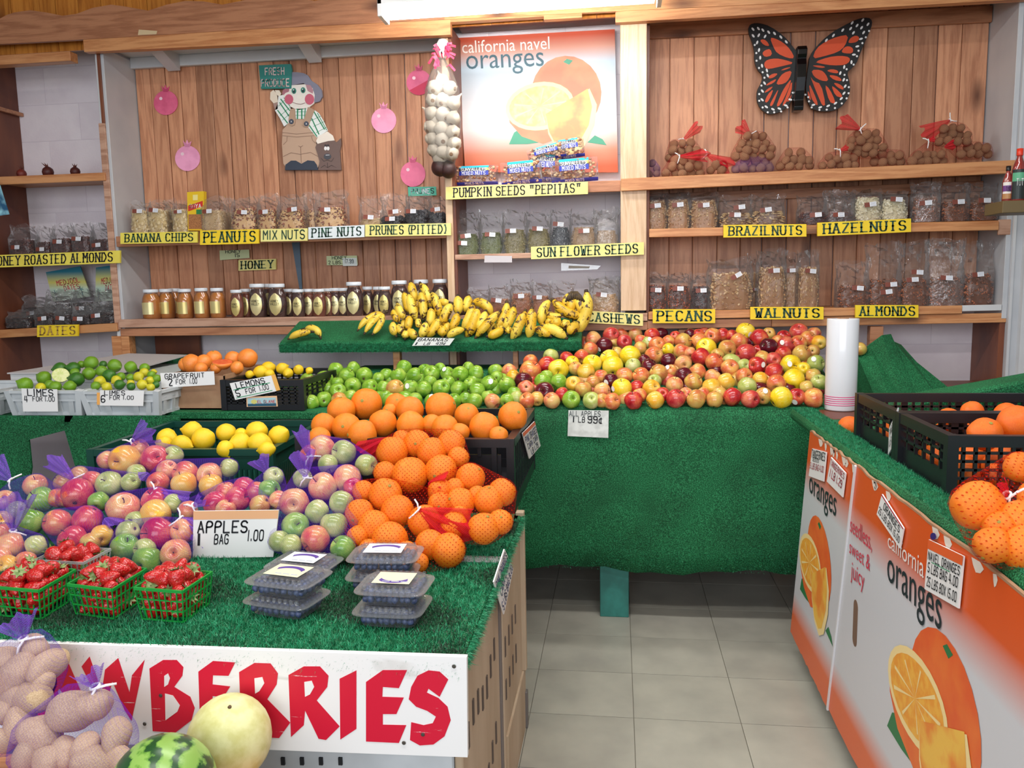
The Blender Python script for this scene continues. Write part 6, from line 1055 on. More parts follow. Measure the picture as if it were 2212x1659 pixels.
# ------------------------------------------------------------------ printed mixed-nut packs
PB, PC, PK = flat((36, 52, 160), .3, 'pack_blue'), flat((40, 176, 206), .3, 'pack_cyan'), flat((16, 18, 30), .3, 'pack_black')
NUTS = [(196, 152, 116), (150, 96, 66), (214, 184, 146)]
def nutpack(x0, x1, y0, y1, label, Y=4.1, tilt=0, z=None):
    q0, q1 = PY(Y)(x0, y1), PY(Y)(x1, y0); w = q1.x-q0.x; h = q1.z-q0.z; c_ = (q0+q1)/2; t = thing('nut_pack', label, 'bag', (0, 0, 0), 'printed mixed nut packs')
    T = Matrix.Translation(c_) @ Matrix.Rotation(-tilt, 4, 'Y'); D = .032; mb = MB(); n, m = 18, 12; V = []
    def S(u, v, k=1.0): return T @ Vector((u*w/2, -k*D*max(0, (1-abs(u)**3)*(1-abs(v)**3))**.6, v*h/2))
    V = [S(-1+2*i/n, -1+2*j/m)+Vector((0, noise.noise(Vector((i*.7, j*.9, c_.x*60)))*.004, 0)) for j in range(m+1) for i in range(n+1)]
    Vb = [Vector((v.x, 2*c_.y-v.y, v.z)) for v in V]; k0 = len(V)
    mb.add(V+Vb, [(j*(n+1)+i, j*(n+1)+i+1, (j+1)*(n+1)+i+1, (j+1)*(n+1)+i) for j in range(m) for i in range(n)]+[(k0+(j+1)*(n+1)+i, k0+(j+1)*(n+1)+i+1, k0+j*(n+1)+i+1, k0+j*(n+1)+i) for j in range(m) for i in range(n)]); mb.build('film', FILM, t, True)
    g = np.random.default_rng(int(abs(c_.x)*1e4)); mb = MB()
    for k in range(90):
        u, v = g.uniform(-.86, .86), g.uniform(-.85, .85); p = S(u, v, g.uniform(.3, .85)); s_ = .0095*g.uniform(.8, 1.2); mb.add([p+Vector(x)*s_ for x in IV*np.array((1, .8, .75))], IF, int(g.integers(0, 3)))
    stuff(mb.build('contents', [pm('pack_nut_%d' % i, c2, .5) for i, c2 in enumerate(NUTS)], t, True))
    def band(u0, u1, v0, v1, mat, k=1.04, nm='printed_band'):
        mb = MB(); N = 8; V = [S(u0+(u1-u0)*i/N, v0+(v1-v0)*j/3, k)+Vector((0, -.002, 0)) for j in range(4) for i in range(N+1)]; mb.add(V, [(j*(N+1)+i, j*(N+1)+i+1, (j+1)*(N+1)+i+1, (j+1)*(N+1)+i) for j in range(3) for i in range(N)]); return mb.build(nm, mat, t, True)
    band(-.98, .98, -1, -.72, PB); band(-.62, .62, -.05, .38, PB); band(-.62, .62, .38, .72, PK); band(-.62, .62, .72, .98, PC)
    f_ = lambda u, v: S(-.5+u*1.0, -.02+v*.34, 1.04)+Vector((0, -.004, 0)); lettering('MIXED NUTS', f_, F_, M['white'], t, 'bold'); f_ = lambda u, v: S(-.55+u*1.1, .40+v*.3, 1.04)+Vector((0, -.004, 0)); lettering("SUNVALLEYS", f_, F_, M['white'], t, 'bold'); f_ = lambda u, v: S(-.4+u*.8, -.95+v*.18, 1.04)+Vector((0, -.004, 0)); lettering('MIXED NUTS', f_, F_, M['white'], t, 'bold'); band(.5, .62, .45, .7, flat((220, 190, 60), .4), 1.06)
nutpack(976, 1076, 356, 402, 'blue-banded mixed nut pack at the left end of the pepitas shelf', 4.06); nutpack(1082, 1170, 346, 400, 'blue-banded mixed nut pack in the middle of the pepitas shelf', 4.06, .06); nutpack(1190, 1292, 340, 396, 'blue-banded mixed nut pack at the right end of the pepitas shelf', 4.05, .05)
nutpack(1146, 1212, 330, 394, 'mixed nut pack half hidden between the middle and right packs', 4.12, -.05); nutpack(1140, 1222, 312, 350, 'tilted mixed nut pack lying upon the middle packs', 4.11, .22); nutpack(1196, 1262, 298, 344, 'topmost mixed nut pack of the pile on the pepitas shelf', 4.15, .12)
# ------------------------------------------------------------------ mesh bags: tight net hull, gathered neck, ruffled tail, tie
PUR = netmat('purple_net', (110, 52, 214), .03, .28, .0042, .80); PURT = netmat('purple_net_tail', (146, 100, 222), .42, .8, .003, .5); RED = netmat('red_net', (206, 30, 44), .02, .26, .0075, .9); REDT = netmat('red_net_tail', (226, 40, 60), .55, .85, .004, .55); REDO = netmat('orange_net', (190, 40, 20), .02, .75, .0085, .55, True)
def tail(par, a, b, w, mat, name='net_tail', seed=1, tie=True, pleat=9, tiem=None):
    a, b = Vector(a), Vector(b); d = (b-a); L = d.length; d.normalize(); s_ = d.cross((EYE-a).normalized()).normalized(); n_ = s_.cross(d); mb = MB(); N, K = 26, 8; V = []; rn = random.Random(seed)
    for j in range(K+1):
        v = j/K; ww = .008+(w*1.65-.008)*v**.8
        for i in range(N+1):
            u = -1+2*i/N; wob = math.sin(u*pleat+seed+v*2)*.11*ww+math.sin(u*pleat*2.3+seed)*.05*ww
            V.append(a+d*(L*v*(1+.10*math.sin(u*5+seed)*v-.12*u*u*v))+s_*(u*ww/2)+n_*(wob*(1 if v else .2)+.25*ww*(1-u*u)-L*.18*v*v))
    mb.add(V, [(j*(N+1)+i, j*(N+1)+i+1, (j+1)*(N+1)+i+1, (j+1)*(N+1)+i) for j in range(K) for i in range(N)]); mb.build(name, mat, par, True)
    if tie:
        mb = MB(); ring = [a+(s_*math.cos(t_)+n_*math.sin(t_))*.0075 for t_ in [k*.5236 for k in range(13)]]; mb.tube(ring, .0028, 6); q = a+n_*.008; mb.tube([q, q+s_*.016-d*.004, q+s_*.032-d*.010+n_*.003], [.0022, .0026, .0024], 5); mb.tube([q, q-s_*.012-d*.010, q-s_*.018-d*.022], [.0022, .0026, .0024], 5); mb.build('tie', tiem or M['wtie'], par, True)
def hull(par, sph_, neck, mat, infl=.0025, name='net'):
    pts = []
    for p, r in sph_:
        for x in IVB: pts.append(p+Vector(x)*(r+infl))
    bm = bmesh.new(); vs_ = [bm.verts.new(p) for p in pts]+([bm.verts.new(neck)] if neck is not None else [])
    res = bmesh.ops.convex_hull(bm, input=vs_); bmesh.ops.delete(bm, geom=[v for v in bm.verts if not v.link_faces], context='VERTS'); me = bpy.data.meshes.new(name); bm.to_mesh(me); bm.free(); me.materials.append(mat); me.polygons.foreach_set('use_smooth', [True]*len(me.polygons)); o = link(name, me, par); return o
_b = bmesh.new(); bmesh.ops.create_icosphere(_b, subdivisions=2, radius=1); IVB = [tuple(v.co) for v in _b.verts]; _b.free()
def meshbag(label, kind, cat, lst, sc, ox, oy, plane, mat, tmat, tails, group, fnames, fmats, place, rk=.97, hul=True, bury=0, sq=None, cap=(.028, .052), noun=None, hulls=1, detail=True, share=False):
    t = thing('mesh_bag', label, 'bag', (0, 0, 0), group); S_ = []; L = parse(lst, sc, ox, oy, list(fmats)[0]); cnt = {}
    for e in sorted(L): cnt.setdefault(e[3], []).append(e)
    for ty, es in cnt.items():
        for i, e in enumerate(es):
            p = plane(e[0], e[1]); r = e[2]*depth(p)/FPX*rk; r = min(max(r, cap[0]), cap[1])
            nn = noun or kind; lab = ('%s in %s' % ((fnames[ty]+' '+nn).strip(), place)) if share else '%s%s%s in %s' % (fnames[ty]+' ' if fnames[ty] else '', nn, '' if len(es) == 1 else ', '+ordn(i)+' from the left,', place)
            fruit(kind, p, r, lab, cat, '%s %ss in %s' % (fnames[ty], nn, place), fmats[ty], name=nn.replace(' ', '_'), squash=sq and (r*sq[0], r*sq[1], r*sq[2]), ax=(sideax() if sq or kind == 'potato' else None), detail=detail); S_.append((p, r))
    for k, tl in enumerate(tails):
        (n0, n1, w, dy) = tl[:4]; pn = plane(*n0); pn += (EYE-pn).normalized()*dy; pe = PY(pn.y-.01)(*n1); tail(t, pn, pe, w, tmat, seed=len(label)+k*3, tie=(tl[4] if len(tl) > 4 else True))
    if hul: hull(t, [(p_, r_*(1.28 if kind == 'potato' else 1.08 if kind == 'walnut' else 1.0)) for p_, r_ in S_], pn if tails and tails[0][3] < .09 else None, mat)
    return t, S_
AN = CN; AMt = {k: A[k] for k in 'pkgmowtryd'}
FP = PS(1.88, .742, .46)
def abag(lab, lst, tails, place): return meshbag(lab, 'apple', 'apple', lst, 5.027, 0, 980, FP, PUR, PURT, tails, 'purple net bags of apples', AN, AMt, place)
def N5(x, y): return (x/5.027, 980+y/5.027)
abag('purple net bag of pink and green apples at the far left edge', '385 345 130 p,450 500 150 g,330 735 150 g,60 500 110 p,630 480 95 o,20 730 60 w,180 620 80 k', [((22, 1037), (-20, 1000), .05, .05)], 'the far left purple bag')
abag('purple net bag standing lowest at the left, neck tied straight up', '110 1000 150 p,390 1000 125 k,80 1220 125 w,280 1175 110 o,10 860 80 p,0 1130 60 p', [((28, 1146), (34, 1068), .062, .05)], 'the lowest left purple bag')
abag('purple net bag with a long tail pointing up left at the dark gap', '840 440 178 m,1185 330 148 k,1070 520 115 g,1000 290 110 o,1420 310 100 k,700 480 90 o,860 235 60 t,690 310 55 t', [((159, 1036), (106, 988), .036, .03)], 'the tall-tailed purple bag')
abag('purple net bag behind the clear strawberry basket', '950 720 160 m,790 930 160 m,1110 890 128 w,620 750 150 o,980 975 70 t', [((226, 1120), (248, 1142), .045, .05, False)], 'the bag behind the clear strawberry basket')
abag('purple net bag in the middle of the apple pile, tail lying right', '1340 600 188 p,1690 510 155 m,1690 655 165 w,1880 540 80 k,1470 735 90 k', [((337, 1060), (408, 1086), .040, .05)], 'the central purple bag')
abag('purple net bag of red and green apples beside the apples card', '1710 870 188 m,1390 850 130 k,1355 1020 158 g,1600 1165 165 g,1910 1090 170 p,1990 840 145 p,1570 1035 80 k', [((391, 1120), (455, 1160), .052, .05)], 'the bag beside the apples card')
abag('purple net bag on top of the pile by the green crate', '1355 70 172 w,1685 60 160 m,1160 70 95 p,1880 20 110 k,1520 -60 100 p,1480 215 70 k', [((286, 953), (330, 928), .060, .04)], 'the topmost purple bag')
def abag2(lab, lst, tails, place, sc=3.073, oy=860, ox=0): return meshbag(lab, 'apple', 'apple', lst, sc, ox, oy, FP, PUR, PURT, tails, 'purple net bags of apples', AN, AMt, place)
abag2('purple net bag of rosy apples in front of the green crate', '1230 500 85 o,1390 510 85 p,1220 570 88 w,1400 580 80 w,1050 560 75 o,1110 480 72 p,1520 462 60 k', [((322, 1022), (306, 1036), .03, .04, False)], 'the bag in front of the green crate')
abag2('purple net bag of small red apples behind the apples card', '1578 670 88 m,1620 600 78 m,1430 700 85 m,1730 712 75 t,1500 620 55 o,1250 745 52 p,1500 740 60 p', [((420, 1092), (440, 1078), .03, .04)], 'the bag behind the apples card')
abag2('small purple net bag with green apples left of the black crate', '1785 615 78 g,1815 525 70 k,1850 680 60 p,1700 620 50 o', [((576, 1020), (556, 988), .040, .03)], 'the small bag left of the black crate')
abag2('upper purple net bag of apples leaning on the black crate', '375 465 80 p,505 490 78 k,410 560 62 k,640 565 68 k,300 500 50 o', [((668, 985), (648, 925), .030, .02)], 'the upper bag leaning on the black crate', 2.7647, 800, 560)
abag2('large purple net bag of apples left of the orange bags', '525 645 85 p,380 695 90 p,210 790 92 p,345 845 76 k,490 790 75 k,215 930 86 g,445 925 86 k,500 1062 78 g,335 1010 90 o,120 1020 52 k,190 1045 60 k,260 645 55 k,560 700 50 m', [((660, 1030), (652, 975), .046, .05)], 'the large bag beside the orange bags', 2.7647, 800, 560)
def obag(lab, lst, tails, place, n0): return meshbag(lab, 'orange', 'orange', lst, 2.7647, 560, 800, FP, REDO, REDT, tails, 'red net bags of oranges', {'o': ''}, {'o': ORG}, place, noun='orange', cap=(.026, .052), rk=1.06)
obag('red net bag of oranges heaped highest against the black crate', '795 490 92,940 435 78,1030 490 86,1145 440 82,900 625 105,750 610 65,1085 600 92,1190 520 62,850 410 52', [((842, 946), (778, 985), .05, .05, False)], 'the highest red net bag', None)
obag('red net bag of oranges in front, its pink tail lying to the right', '755 745 98,600 858 86,620 722 62,825 840 94,685 930 92,780 1010 102,590 990 64,655 1070 60,985 900 94,1020 1040 88,1130 1075 98,950 1150 52,880 1080 50,1080 800 72', [((905, 1101), (1012, 1160), .085, .07)], 'the front red net bag', None)
obag('red net bag of oranges at the right corner of the table', '1262 640 84,1200 790 86,1370 778 86,1450 730 82,1170 700 55,1340 945 92,1440 905 72,1300 745 50,1080 720 72,1160 925 84,1195 865 55', [((925, 1045), (962, 1050), .05, .03, False)], 'the right-hand red net bag', None)
# potatoes
PPl = PS(1.20, .60, .95)
meshbag('purple net bag of potatoes at the left edge, tail fanned upwards', 'potato', 'potato', '70 300 72,190 262 64,140 182 56,130 392 72,80 495 66,20 440 52,10 560 52,20 235 56,175 330 50,0 340 60,60 390 55', 1.8746, 0, 1300, PPl, PUR, PURT, [((50, 1379), (30, 1330), .052, .04)], 'purple net bags of potatoes', {'o': 'tan'}, {'o': None}, 'the left potato bag', rk=.92, cap=(.02, .06), noun='potato')
meshbag('purple net bag of potatoes nearer the melons, short tail', 'potato', 'potato', '300 440 88,375 420 72,160 540 84,470 545 70,350 590 60,262 605 56,390 655 72,200 640 70,110 620 60,490 640 50', 1.8746, 0, 1300, PS(1.16, .58, .95), PUR, PURT, [((205, 1483), (188, 1447), .035, .03)], 'purple net bags of potatoes', {'o': 'tan'}, {'o': None}, 'the potato bag beside the melons', rk=.92, cap=(.02, .07), noun='potato')
# walnuts in red nets on the top shelf
def wbag(lab, lst, tails, place, net=RED, tm=REDT, Y=4.10, z=None): return meshbag(lab, 'walnut', 'walnut', lst, 3.8138, 1380, 0, lambda a, b_: PY(Y-.02*math.sin(a*.9))(a, b_), net, tm, tails, 'net bags of walnuts on the top right shelf', {'w': 'brown'}, {'w': None}, place, cap=(.014, .024), noun='walnut', share=False, rk=1.0, detail=False)
def fill(cx, cy_, w, h, seed, r=36):
    g = random.Random(seed); L = []; y = cy_+h/2-r; j = 0
    while y > cy_-h/2+r*.3:
        f_ = (y-(cy_-h/2))/h; ww = w*(1-.55*(1-f_)**1.6); n = max(1, int(ww/(r*1.75)))
        for i in range(n): L.append('%d %d %d w' % (cx-ww/2+ww*(i+.5+(.15 if j % 2 else -.15))/n+g.uniform(-6, 6), y+g.uniform(-7, 7), r*g.uniform(.9, 1.12)))
        y -= r*1.5; j += 1
    return ','.join(L)
wbag('purple net bag of walnuts at the left end of the top shelf', fill(128, 1392, 130, 140, 1, 30), [], 'the left-end purple net', PUR, PURT)
wbag('red net bag of walnuts with an upright red tail, leftmost pile', fill(370, 1235, 320, 190, 2), [((1477, 301), (1512, 270), .035, .0)], 'the net with the upright tail', Y=4.16)
wbag('red net bag of walnuts lowest in the left pile, front', fill(375, 1382, 360, 160, 3), [((1468, 338), (1530, 335), .04, .02)], 'the front net of the left pile', Y=4.06)
wbag('red net bag of walnuts with an arching tail, right of the left pile', fill(655, 1370, 190, 150, 4), [((1527, 334), (1580, 362), .05, .02)], 'the net with the arching tail', Y=4.1)
wbag('red net bag of walnuts stacked on the purple one', fill(950, 1215, 370, 215, 5), [((1620, 291), (1596, 270), .045, .0)], 'the net stacked on the purple one')
wbag('purple net bag of walnuts below the stacked red one', fill(945, 1360, 360, 130, 6), [], 'the purple net under the stacked one', PUR, PURT)
wbag('red net bag of walnuts lying alone in the middle of the shelf', fill(1300, 1325, 330, 165, 7), [], 'the lone middle net')
wbag('red net bag of walnuts low in front of the tall middle bag', fill(1660, 1320, 350, 150, 8), [((1815, 325), (1832, 318), .02, .02)], 'the low net before the tall middle one', Y=4.06)
wbag('red net bag of walnuts raised highest in the middle pile', fill(1870, 1185, 370, 240, 9), [((1858, 279), (1815, 262), .05, .0)], 'the highest net of the middle pile')
wbag('red net bag of walnuts right of the middle pile on the shelf', fill(2060, 1300, 300, 140, 10), [], 'the net right of the middle pile')
wbag('red net bag of walnuts lowest in the right pile, left side', fill(2390, 1290, 340, 150, 11), [((2006, 304), (2020, 300), .02, .02)], 'the left net of the right pile', Y=4.06)
wbag('red net bag of walnuts highest in the right pile with a tied neck', fill(2600, 1100, 310, 200, 12), [((2052, 260), (1995, 290), .055, .0)], 'the highest net of the right pile')
wbag('red net bag of walnuts at the right end of the top shelf', fill(2780, 1240, 320, 130, 13), [((2040, 318), (2062, 312), .03, .02, False)], 'the right-end net')
# ------------------------------------------------------------------ strawberries
SBM, tt, b = new('strawberry_skin'); b.inputs['Roughness'].default_value = .28; b.inputs['Coat Weight'].default_value = .4
cv = coords(tt, True); vo = tt.add('ShaderNodeTexVoronoi', i_Scale=230); tt.c(cv, vo.inputs['Vector']); col = ramp(tt, [(.10, (214, 160, 80)), (.17, (160, 12, 18)), (.5, (190, 22, 24))], vo.outputs['Distance']); tt.c(col, b.inputs['Base Color'])
bp = tt.add('ShaderNodeBump', i_Strength=.8, i_Distance=.002); tt.c(vo.outputs['Distance'], bp.inputs['Height']); tt.c(bp.outputs[0], b.inputs['Normal'])
SB = [blob(MB().lathe([(.001, -.024), (.006, -.021), (.0115, -.012), (.0155, -.001), (.0168, .008), (.013, .0145), (.005, .0155), (.001, .014)], 14).mesh('strawberry', SBM, True), .0010, 45, k) for k in (1, 4)]
mb = MB()
for k in range(8):
    a = k*.785; d = Vector((math.cos(a), math.sin(a), 0)); s_ = Vector((-d.y, d.x, 0)); mb.add([Vector((0, 0, .0155))-s_*.002, d*.008-s_*.0032+Vector((0, 0, .0165)), d*.0165+Vector((0, 0, .019+.003*(k % 2))), d*.008+s_*.0032+Vector((0, 0, .0165)), Vector((0, 0, .0155))+s_*.002], [(0, 1, 2, 3, 4)])
mb.tube([(0, 0, .015), (.001, 0, .022)], .0012, 5); CAL = mb.mesh('calyx', pm('strawberry_leaf', (96, 128, 60), .6, (150, 162, 110), 90))
def basket(label, rim, bot, mat, place, seed, n=8, rows=3, group='baskets of strawberries'):
    t = thing('berry_basket', label, 'basket', (0, 0, 0), group); R_ = rim+[rim[0]+(rim[2]-rim[1])]; B_ = bot
    for k in range(4):
        a, b_, c_, d_ = R_[k], R_[(k+1) % 4], B_[k], B_[(k+1) % 4]; mb = MB(); mb.bar(a, b_, .004, .006); mb.bar(c_, d_, .003, .003)
        for i in range(n+1): mb.bar(a.lerp(b_, i/n), c_.lerp(d_, i/n), .0024, .0022, (b_-a).normalized())
        for j in range(1, rows): mb.bar(a.lerp(c_, j/rows), b_.lerp(d_, j/rows), .0022, .0026)
        mb.build('lattice_side', mat, t)
    mb = MB(); [mb.bar(B_[0].lerp(B_[3], i/5), B_[1].lerp(B_[2], i/5), .002, .002) for i in range(6)]; mb.build('lattice_base', mat, t)
    g = random.Random(seed); cR = sum(R_, Vector())/4; zb, zr = B_[0].z, R_[0].z; H_ = zr-zb; lays = max(2, int(H_/.021)); 
    for l in range(lays+1):
        v = min(1, (l+.45)/(lays)); q = [B_[k].lerp(R_[k], min(1, v)) for k in range(4)]; nx, ny = (3, 4) if l < lays else (3, 3); sh_ = .80 if l < lays else .66
        c0 = sum(q, Vector())/4
        for i in range(nx):
            for j in range(ny):
                u, w = .5+((i+.5)/nx-.5)*sh_*1.12, .5+((j+.5)/ny-.5)*sh_*1.12; p = q[0].lerp(q[1], u).lerp(q[3].lerp(q[2], u), w)+Vector((g.uniform(-.003, .003), g.uniform(-.003, .003), 0)); p.z = zb+.016+l*.0225+g.uniform(-.003, .004)
                o = link('strawberry', g.choice(SB), None, p); tag(o, '%s strawberry, %s row, %s layer, in %s' % (('left', 'middle', 'right')[i], ('front', 'second', 'third', 'back')[j], 'top' if l == lays else ordn(l)+' lowest' if l else 'lowest', place), 'strawberry', 'strawberries in '+place); s_ = g.uniform(.92, 1.15); o.scale = (s_, s_, s_); o.rotation_euler = euler_axis(Vector((g.gauss(0, 1), g.gauss(0, 1), g.gauss(.3, .8))))
                c_ = bpy.data.objects.new('calyx', CAL); C.objects.link(c_); c_.parent = o
def bq(fl, fr, rb, bfr, bfl, shr=.86):
    P0 = PZ(TZ+.002)(*bfr); zr = PY(P0.y)(*fr).z; rim = [PZ(zr)(*fl), PZ(zr)(*fr), PZ(zr)(*rb)]; r4 = rim+[rim[0]+(rim[2]-rim[1])]; c_ = sum(r4, Vector())/4; bot = [Vector((c_.x+(p.x-c_.x)*shr, c_.y+(p.y-c_.y)*shr, TZ+.004)) for p in r4]; return rim, bot
GB_ = pm('green_basket_plastic', (20, 150, 60), .35)
r_, b_ = bq((-30, 1267), (84, 1277), (163, 1232), (93, 1344), (0, 1335)); basket('green plastic lattice basket of strawberries at the left picture edge', r_, b_, GB_, 'the left green basket', 1)
r_, b_ = bq((146, 1263), (242, 1275), (316, 1230), (245, 1343), (169, 1337)); basket('green plastic lattice basket of strawberries, middle of three', r_, b_, GB_, 'the middle green basket', 2)
r_, b_ = bq((290, 1271), (394, 1279), (458, 1237), (395, 1350), (312, 1349)); basket('green plastic lattice basket of strawberries, rightmost of three', r_, b_, GB_, 'the right green basket', 3)
r_, b_ = bq((74, 1211), (180, 1217), (239, 1187), (183, 1268), (90, 1262)); basket('clear plastic lattice basket of strawberries behind the green ones', r_, b_, clear('clear_basket', .3, .12, .1), 'the clear basket', 4)
# ------------------------------------------------------------------ blueberries
BBM = pm('blueberry_skin', (74, 88, 126), .5, (38, 46, 76), 120, lo=.3, hi=.7); CLR = clear('clamshell_plastic', .03, .0, .05, bump=.1, bs=60, graze=.16)
def clam(label, c_, rot, w=.150, d=.115, h=.042, labeled=True, seed=0, purple=True):
    t = thing('blueberry_box', label, 'punnet', c_, 'clear punnets of blueberries'); t.rotation_euler = (0, 0, rot)
    def shell(prof, nm):
        mb = MB(); V = []; n = 32
        for sx, z in prof:
            for i in range(n): a = 6.2832*i/n+.098; ce, se = math.cos(a), math.sin(a); V.append(Vector((math.copysign(abs(ce)**.35, ce)*(w/2+sx), math.copysign(abs(se)**.35, se)*(d/2+sx), z)))
        mb.add(V, [(j*n+i, j*n+(i+1) % n, (j+1)*n+(i+1) % n, (j+1)*n+i) for j in range(len(prof)-1) for i in range(n)]+[tuple(range((len(prof)-1)*n, len(prof)*n))]); me = mb.mesh(nm, CLR, False); o = bpy.data.objects.new(nm, me); C.objects.link(o); o.parent = t
    shell([(-.02, .002), (-.012, .001), (-.008, h*.5), (-.005, h*.62), (.006, h*.66), (.007, h*.70)][::1], 'tub'); shell([(.007, h*.71), (.006, h*.74), (-.006, h*.76), (-.010, h*.98), (-.018, h*1.0), (-.022, h*.97)], 'lid')
    mb = MB()
    for k in range(9):
        for s_ in (-1, 1): mb.box(-w/2+.018+k*(w-.036)/8-.003, -w/2+.018+k*(w-.036)/8+.003, s_*(d/2-.012)-.002, s_*(d/2-.012)+.002, h*.8, h*1.01)
    me = mb.mesh('lid_ribs', CLR); o = bpy.data.objects.new('lid_ribs', me); C.objects.link(o); o.parent = t
    g = np.random.default_rng(seed); mb = MB(); 
    for l, z in enumerate((.011, .022)):
        nx, ny = 9, 7
        for i in range(nx):
            for j in range(ny):
                if 0 < i < nx-1 and 0 < j < ny-1 and l == 0: continue
                x = (-.5+(i+.5)/nx)*(w-.024)+g.uniform(-.002, .002); y = (-.5+(j+.5)/ny)*(d-.024)+g.uniform(-.002, .002); s_ = g.uniform(.0066, .0082); mb.add([Vector((x, y, z+g.uniform(-.001, .003)))+Vector(v)*s_ for v in IVB], IFB)
    me = mb.mesh('berries', BBM, True); o = bpy.data.objects.new('berries', me); C.objects.link(o); o.parent = t; stuff(o)
    if labeled:
        lc = flat((232, 224, 190), .5, 'cream_label') if purple else LABM; V = [(-w*.30, -d*.26, h*1.02), (w*.28, -d*.26, h*1.02), (w*.28, d*.30, h*1.02), (-w*.30, d*.30, h*1.02)]; me = MB().add(V, [(0, 1, 2, 3)]).mesh('label', lc); o = bpy.data.objects.new('label', me); C.objects.link(o); o.parent = t
        arc = [(math.cos(a)*w*.24, math.sin(a)*d*.2-.0+.0, h*1.025) for a in [math.pi*(.12+.76*k/10) for k in range(11)]]; arc2 = [(math.cos(a)*w*.22, math.sin(a)*d*.2-.012, h*1.025) for a in [math.pi*(.12+.76*k/10) for k in range(11)]]
        sg = 1 if seed % 2 else -1; mb = MB(); mb.add([(x*sg, (y+.004)*sg+.0, z) for x, y, z in arc+arc2], [(k, k+1, 12+k, 11+k) for k in range(10)]); me = mb.mesh('printed_arc', flat((84, 60, 150), .5, 'purple_print')); o2 = bpy.data.objects.new('printed_arc', me); C.objects.link(o2); o2.parent = o
        mb = MB(); 
        for k in range(3): mb.box(-.022+.02*k, -.006+.02*k, -.02, -.016, h*1.022, h*1.026)
        me = mb.mesh('printed_lines', LABT); o2 = bpy.data.objects.new('printed_lines', me); C.objects.link(o2); o2.parent = o
IFB = []; _b = bmesh.new(); bmesh.ops.create_icosphere(_b, subdivisions=2, radius=1); IFB = [tuple(v.index for v in f.verts) for f in _b.faces]; _b.free()
def cz(px, py, k, dz=0): p = PZ(TZ+.004)(px, py); return Vector((p.x, p.y, TZ+.006+k*.0425+dz))
a = cz(622, 1318, 0); clam('bottom punnet of the left front blueberry stack', a, -.22, labeled=False, seed=2); clam('top punnet of the left front stack, purple arc facing away', a+Vector((.004, .006, .0425)), -.20, seed=3)
a = cz(850, 1338, 0); clam('bottom punnet of the right front blueberry stack', a, -.03, labeled=False, seed=4, w=.138); clam('top punnet of the right front stack, purple arc facing the viewer', a+Vector((.004, .008, .0425)), -.02, seed=6, w=.140)
a = cz(655, 1246, 0); clam('single labelled punnet at the rear left, beside the apple bags', a+Vector((0, .01, .0)), -.16, seed=5, purple=False, w=.156); 
a = cz(824, 1270, 0); clam('bottom punnet of the rear blueberry stack below the oranges', a+Vector((.0, .02, .0)), .06, labeled=False, seed=8, w=.150); clam('top punnet of the rear blueberry stack, under the orange bags', a+Vector((.006, .024, .0425)), .05, seed=7, purple=False, w=.156)
# ------------------------------------------------------------------ cards on the front table
P0 = PZ(TZ+.004)(505, 1204); Pc = PY(P0.y)
o, f = card('price_card', 'white card with orange top reading apples 1 bag 1.00 on the front table', 'sign', [(416, 1206), (590, 1203), (602, 1102), (418, 1104)], Pc, F_, M['white'], [('APPLES', .05, .66, .54, .78), ('1', .06, .09, .28, .52), ('BAG', .26, .44, .30, .50), ('1.00', .67, .86, .36, .58)], .004, None, M['ink'])
patch(f, F_, 0, 1, .82, 1, flat((236, 180, 134), .6), o)
XN = (1, 0, 0)
card('price_card', 'slanted white card reading pink oranges 5 lbs bag 8.00 on the table side', 'sign', [(1089, 1327), (1109, 1229), (1090, 1186), (1067, 1257)], PX(-.284), XN, M['white'], [('PINK ORANGES', .04, .96, .68, .92), ('CARA CARA', .12, .9, .40, .60), ('5 LBS BAG 8.00', .02, .98, .08, .30)], .003, None, M['inkb'])
o, f = card('price_card', 'white card reading pink oranges 1 lb 1.79 on the black crate corner', 'sign', [(1144, 991), (1168, 963), (1155, 910), (1129, 936)], PX(-.305), XN, M['white'], [('PINK ORANGES', .04, .96, .60, .82), ('CARA CARA', .08, .92, .34, .54), ('LB 1.79', .2, .8, .06, .26)], .003, None, M['inkb'])
patch(f, XN, 0, 1, .88, 1, flat((226, 110, 70), .6), o)
o = MB().box(-.405, -.300, 1.925, 1.965, TZ+.001, TZ+.004).build('tape_strip', clear('brown_tape', .5, .1, .2, (.8, .55, .4))); tag(o, 'strip of brown packing tape on the turf near the table corner', 'tape')
# lettered strawberries board
BR = PY(1.392); t = thing('lettered_board', 'white wooden board with big red letters of the word strawberries', 'sign', (0, 0, 0)); mb = MB(); mb.poly([BR(-260, 1618-30), BR(1010, 1636), BR(1008, 1420), BR(-260, 1378)], (0, .012, 0)); wb, tt, b = new('worn_white_board')
b.inputs['Roughness'].default_value = .35; nn = tt.add('ShaderNodeTexNoise', i_Scale=4, i_Detail=6, i_Distortion=1); tt.c(coords(tt, False, (1, 1, 4)), nn.inputs['Vector']); tt.c(ramp(tt, [(.62, (240, 240, 240)), (.72, (214, 212, 208))], nn.outputs[0]), b.inputs['Base Color']); mb.build('board', wb, t)
rp, tt, b = new('worn_red_paint'); b.inputs['Roughness'].default_value = .35; nn = tt.add('ShaderNodeTexNoise', i_Scale=7, i_Detail=6, i_Roughness=.7); tt.c(coords(tt, False, (1.2, 1, 14)), nn.inputs['Vector']); tt.c(ramp(tt, [(.655, (212, 22, 56)), (.68, (236, 226, 226))], nn.outputs[0]), b.inputs['Base Color'])
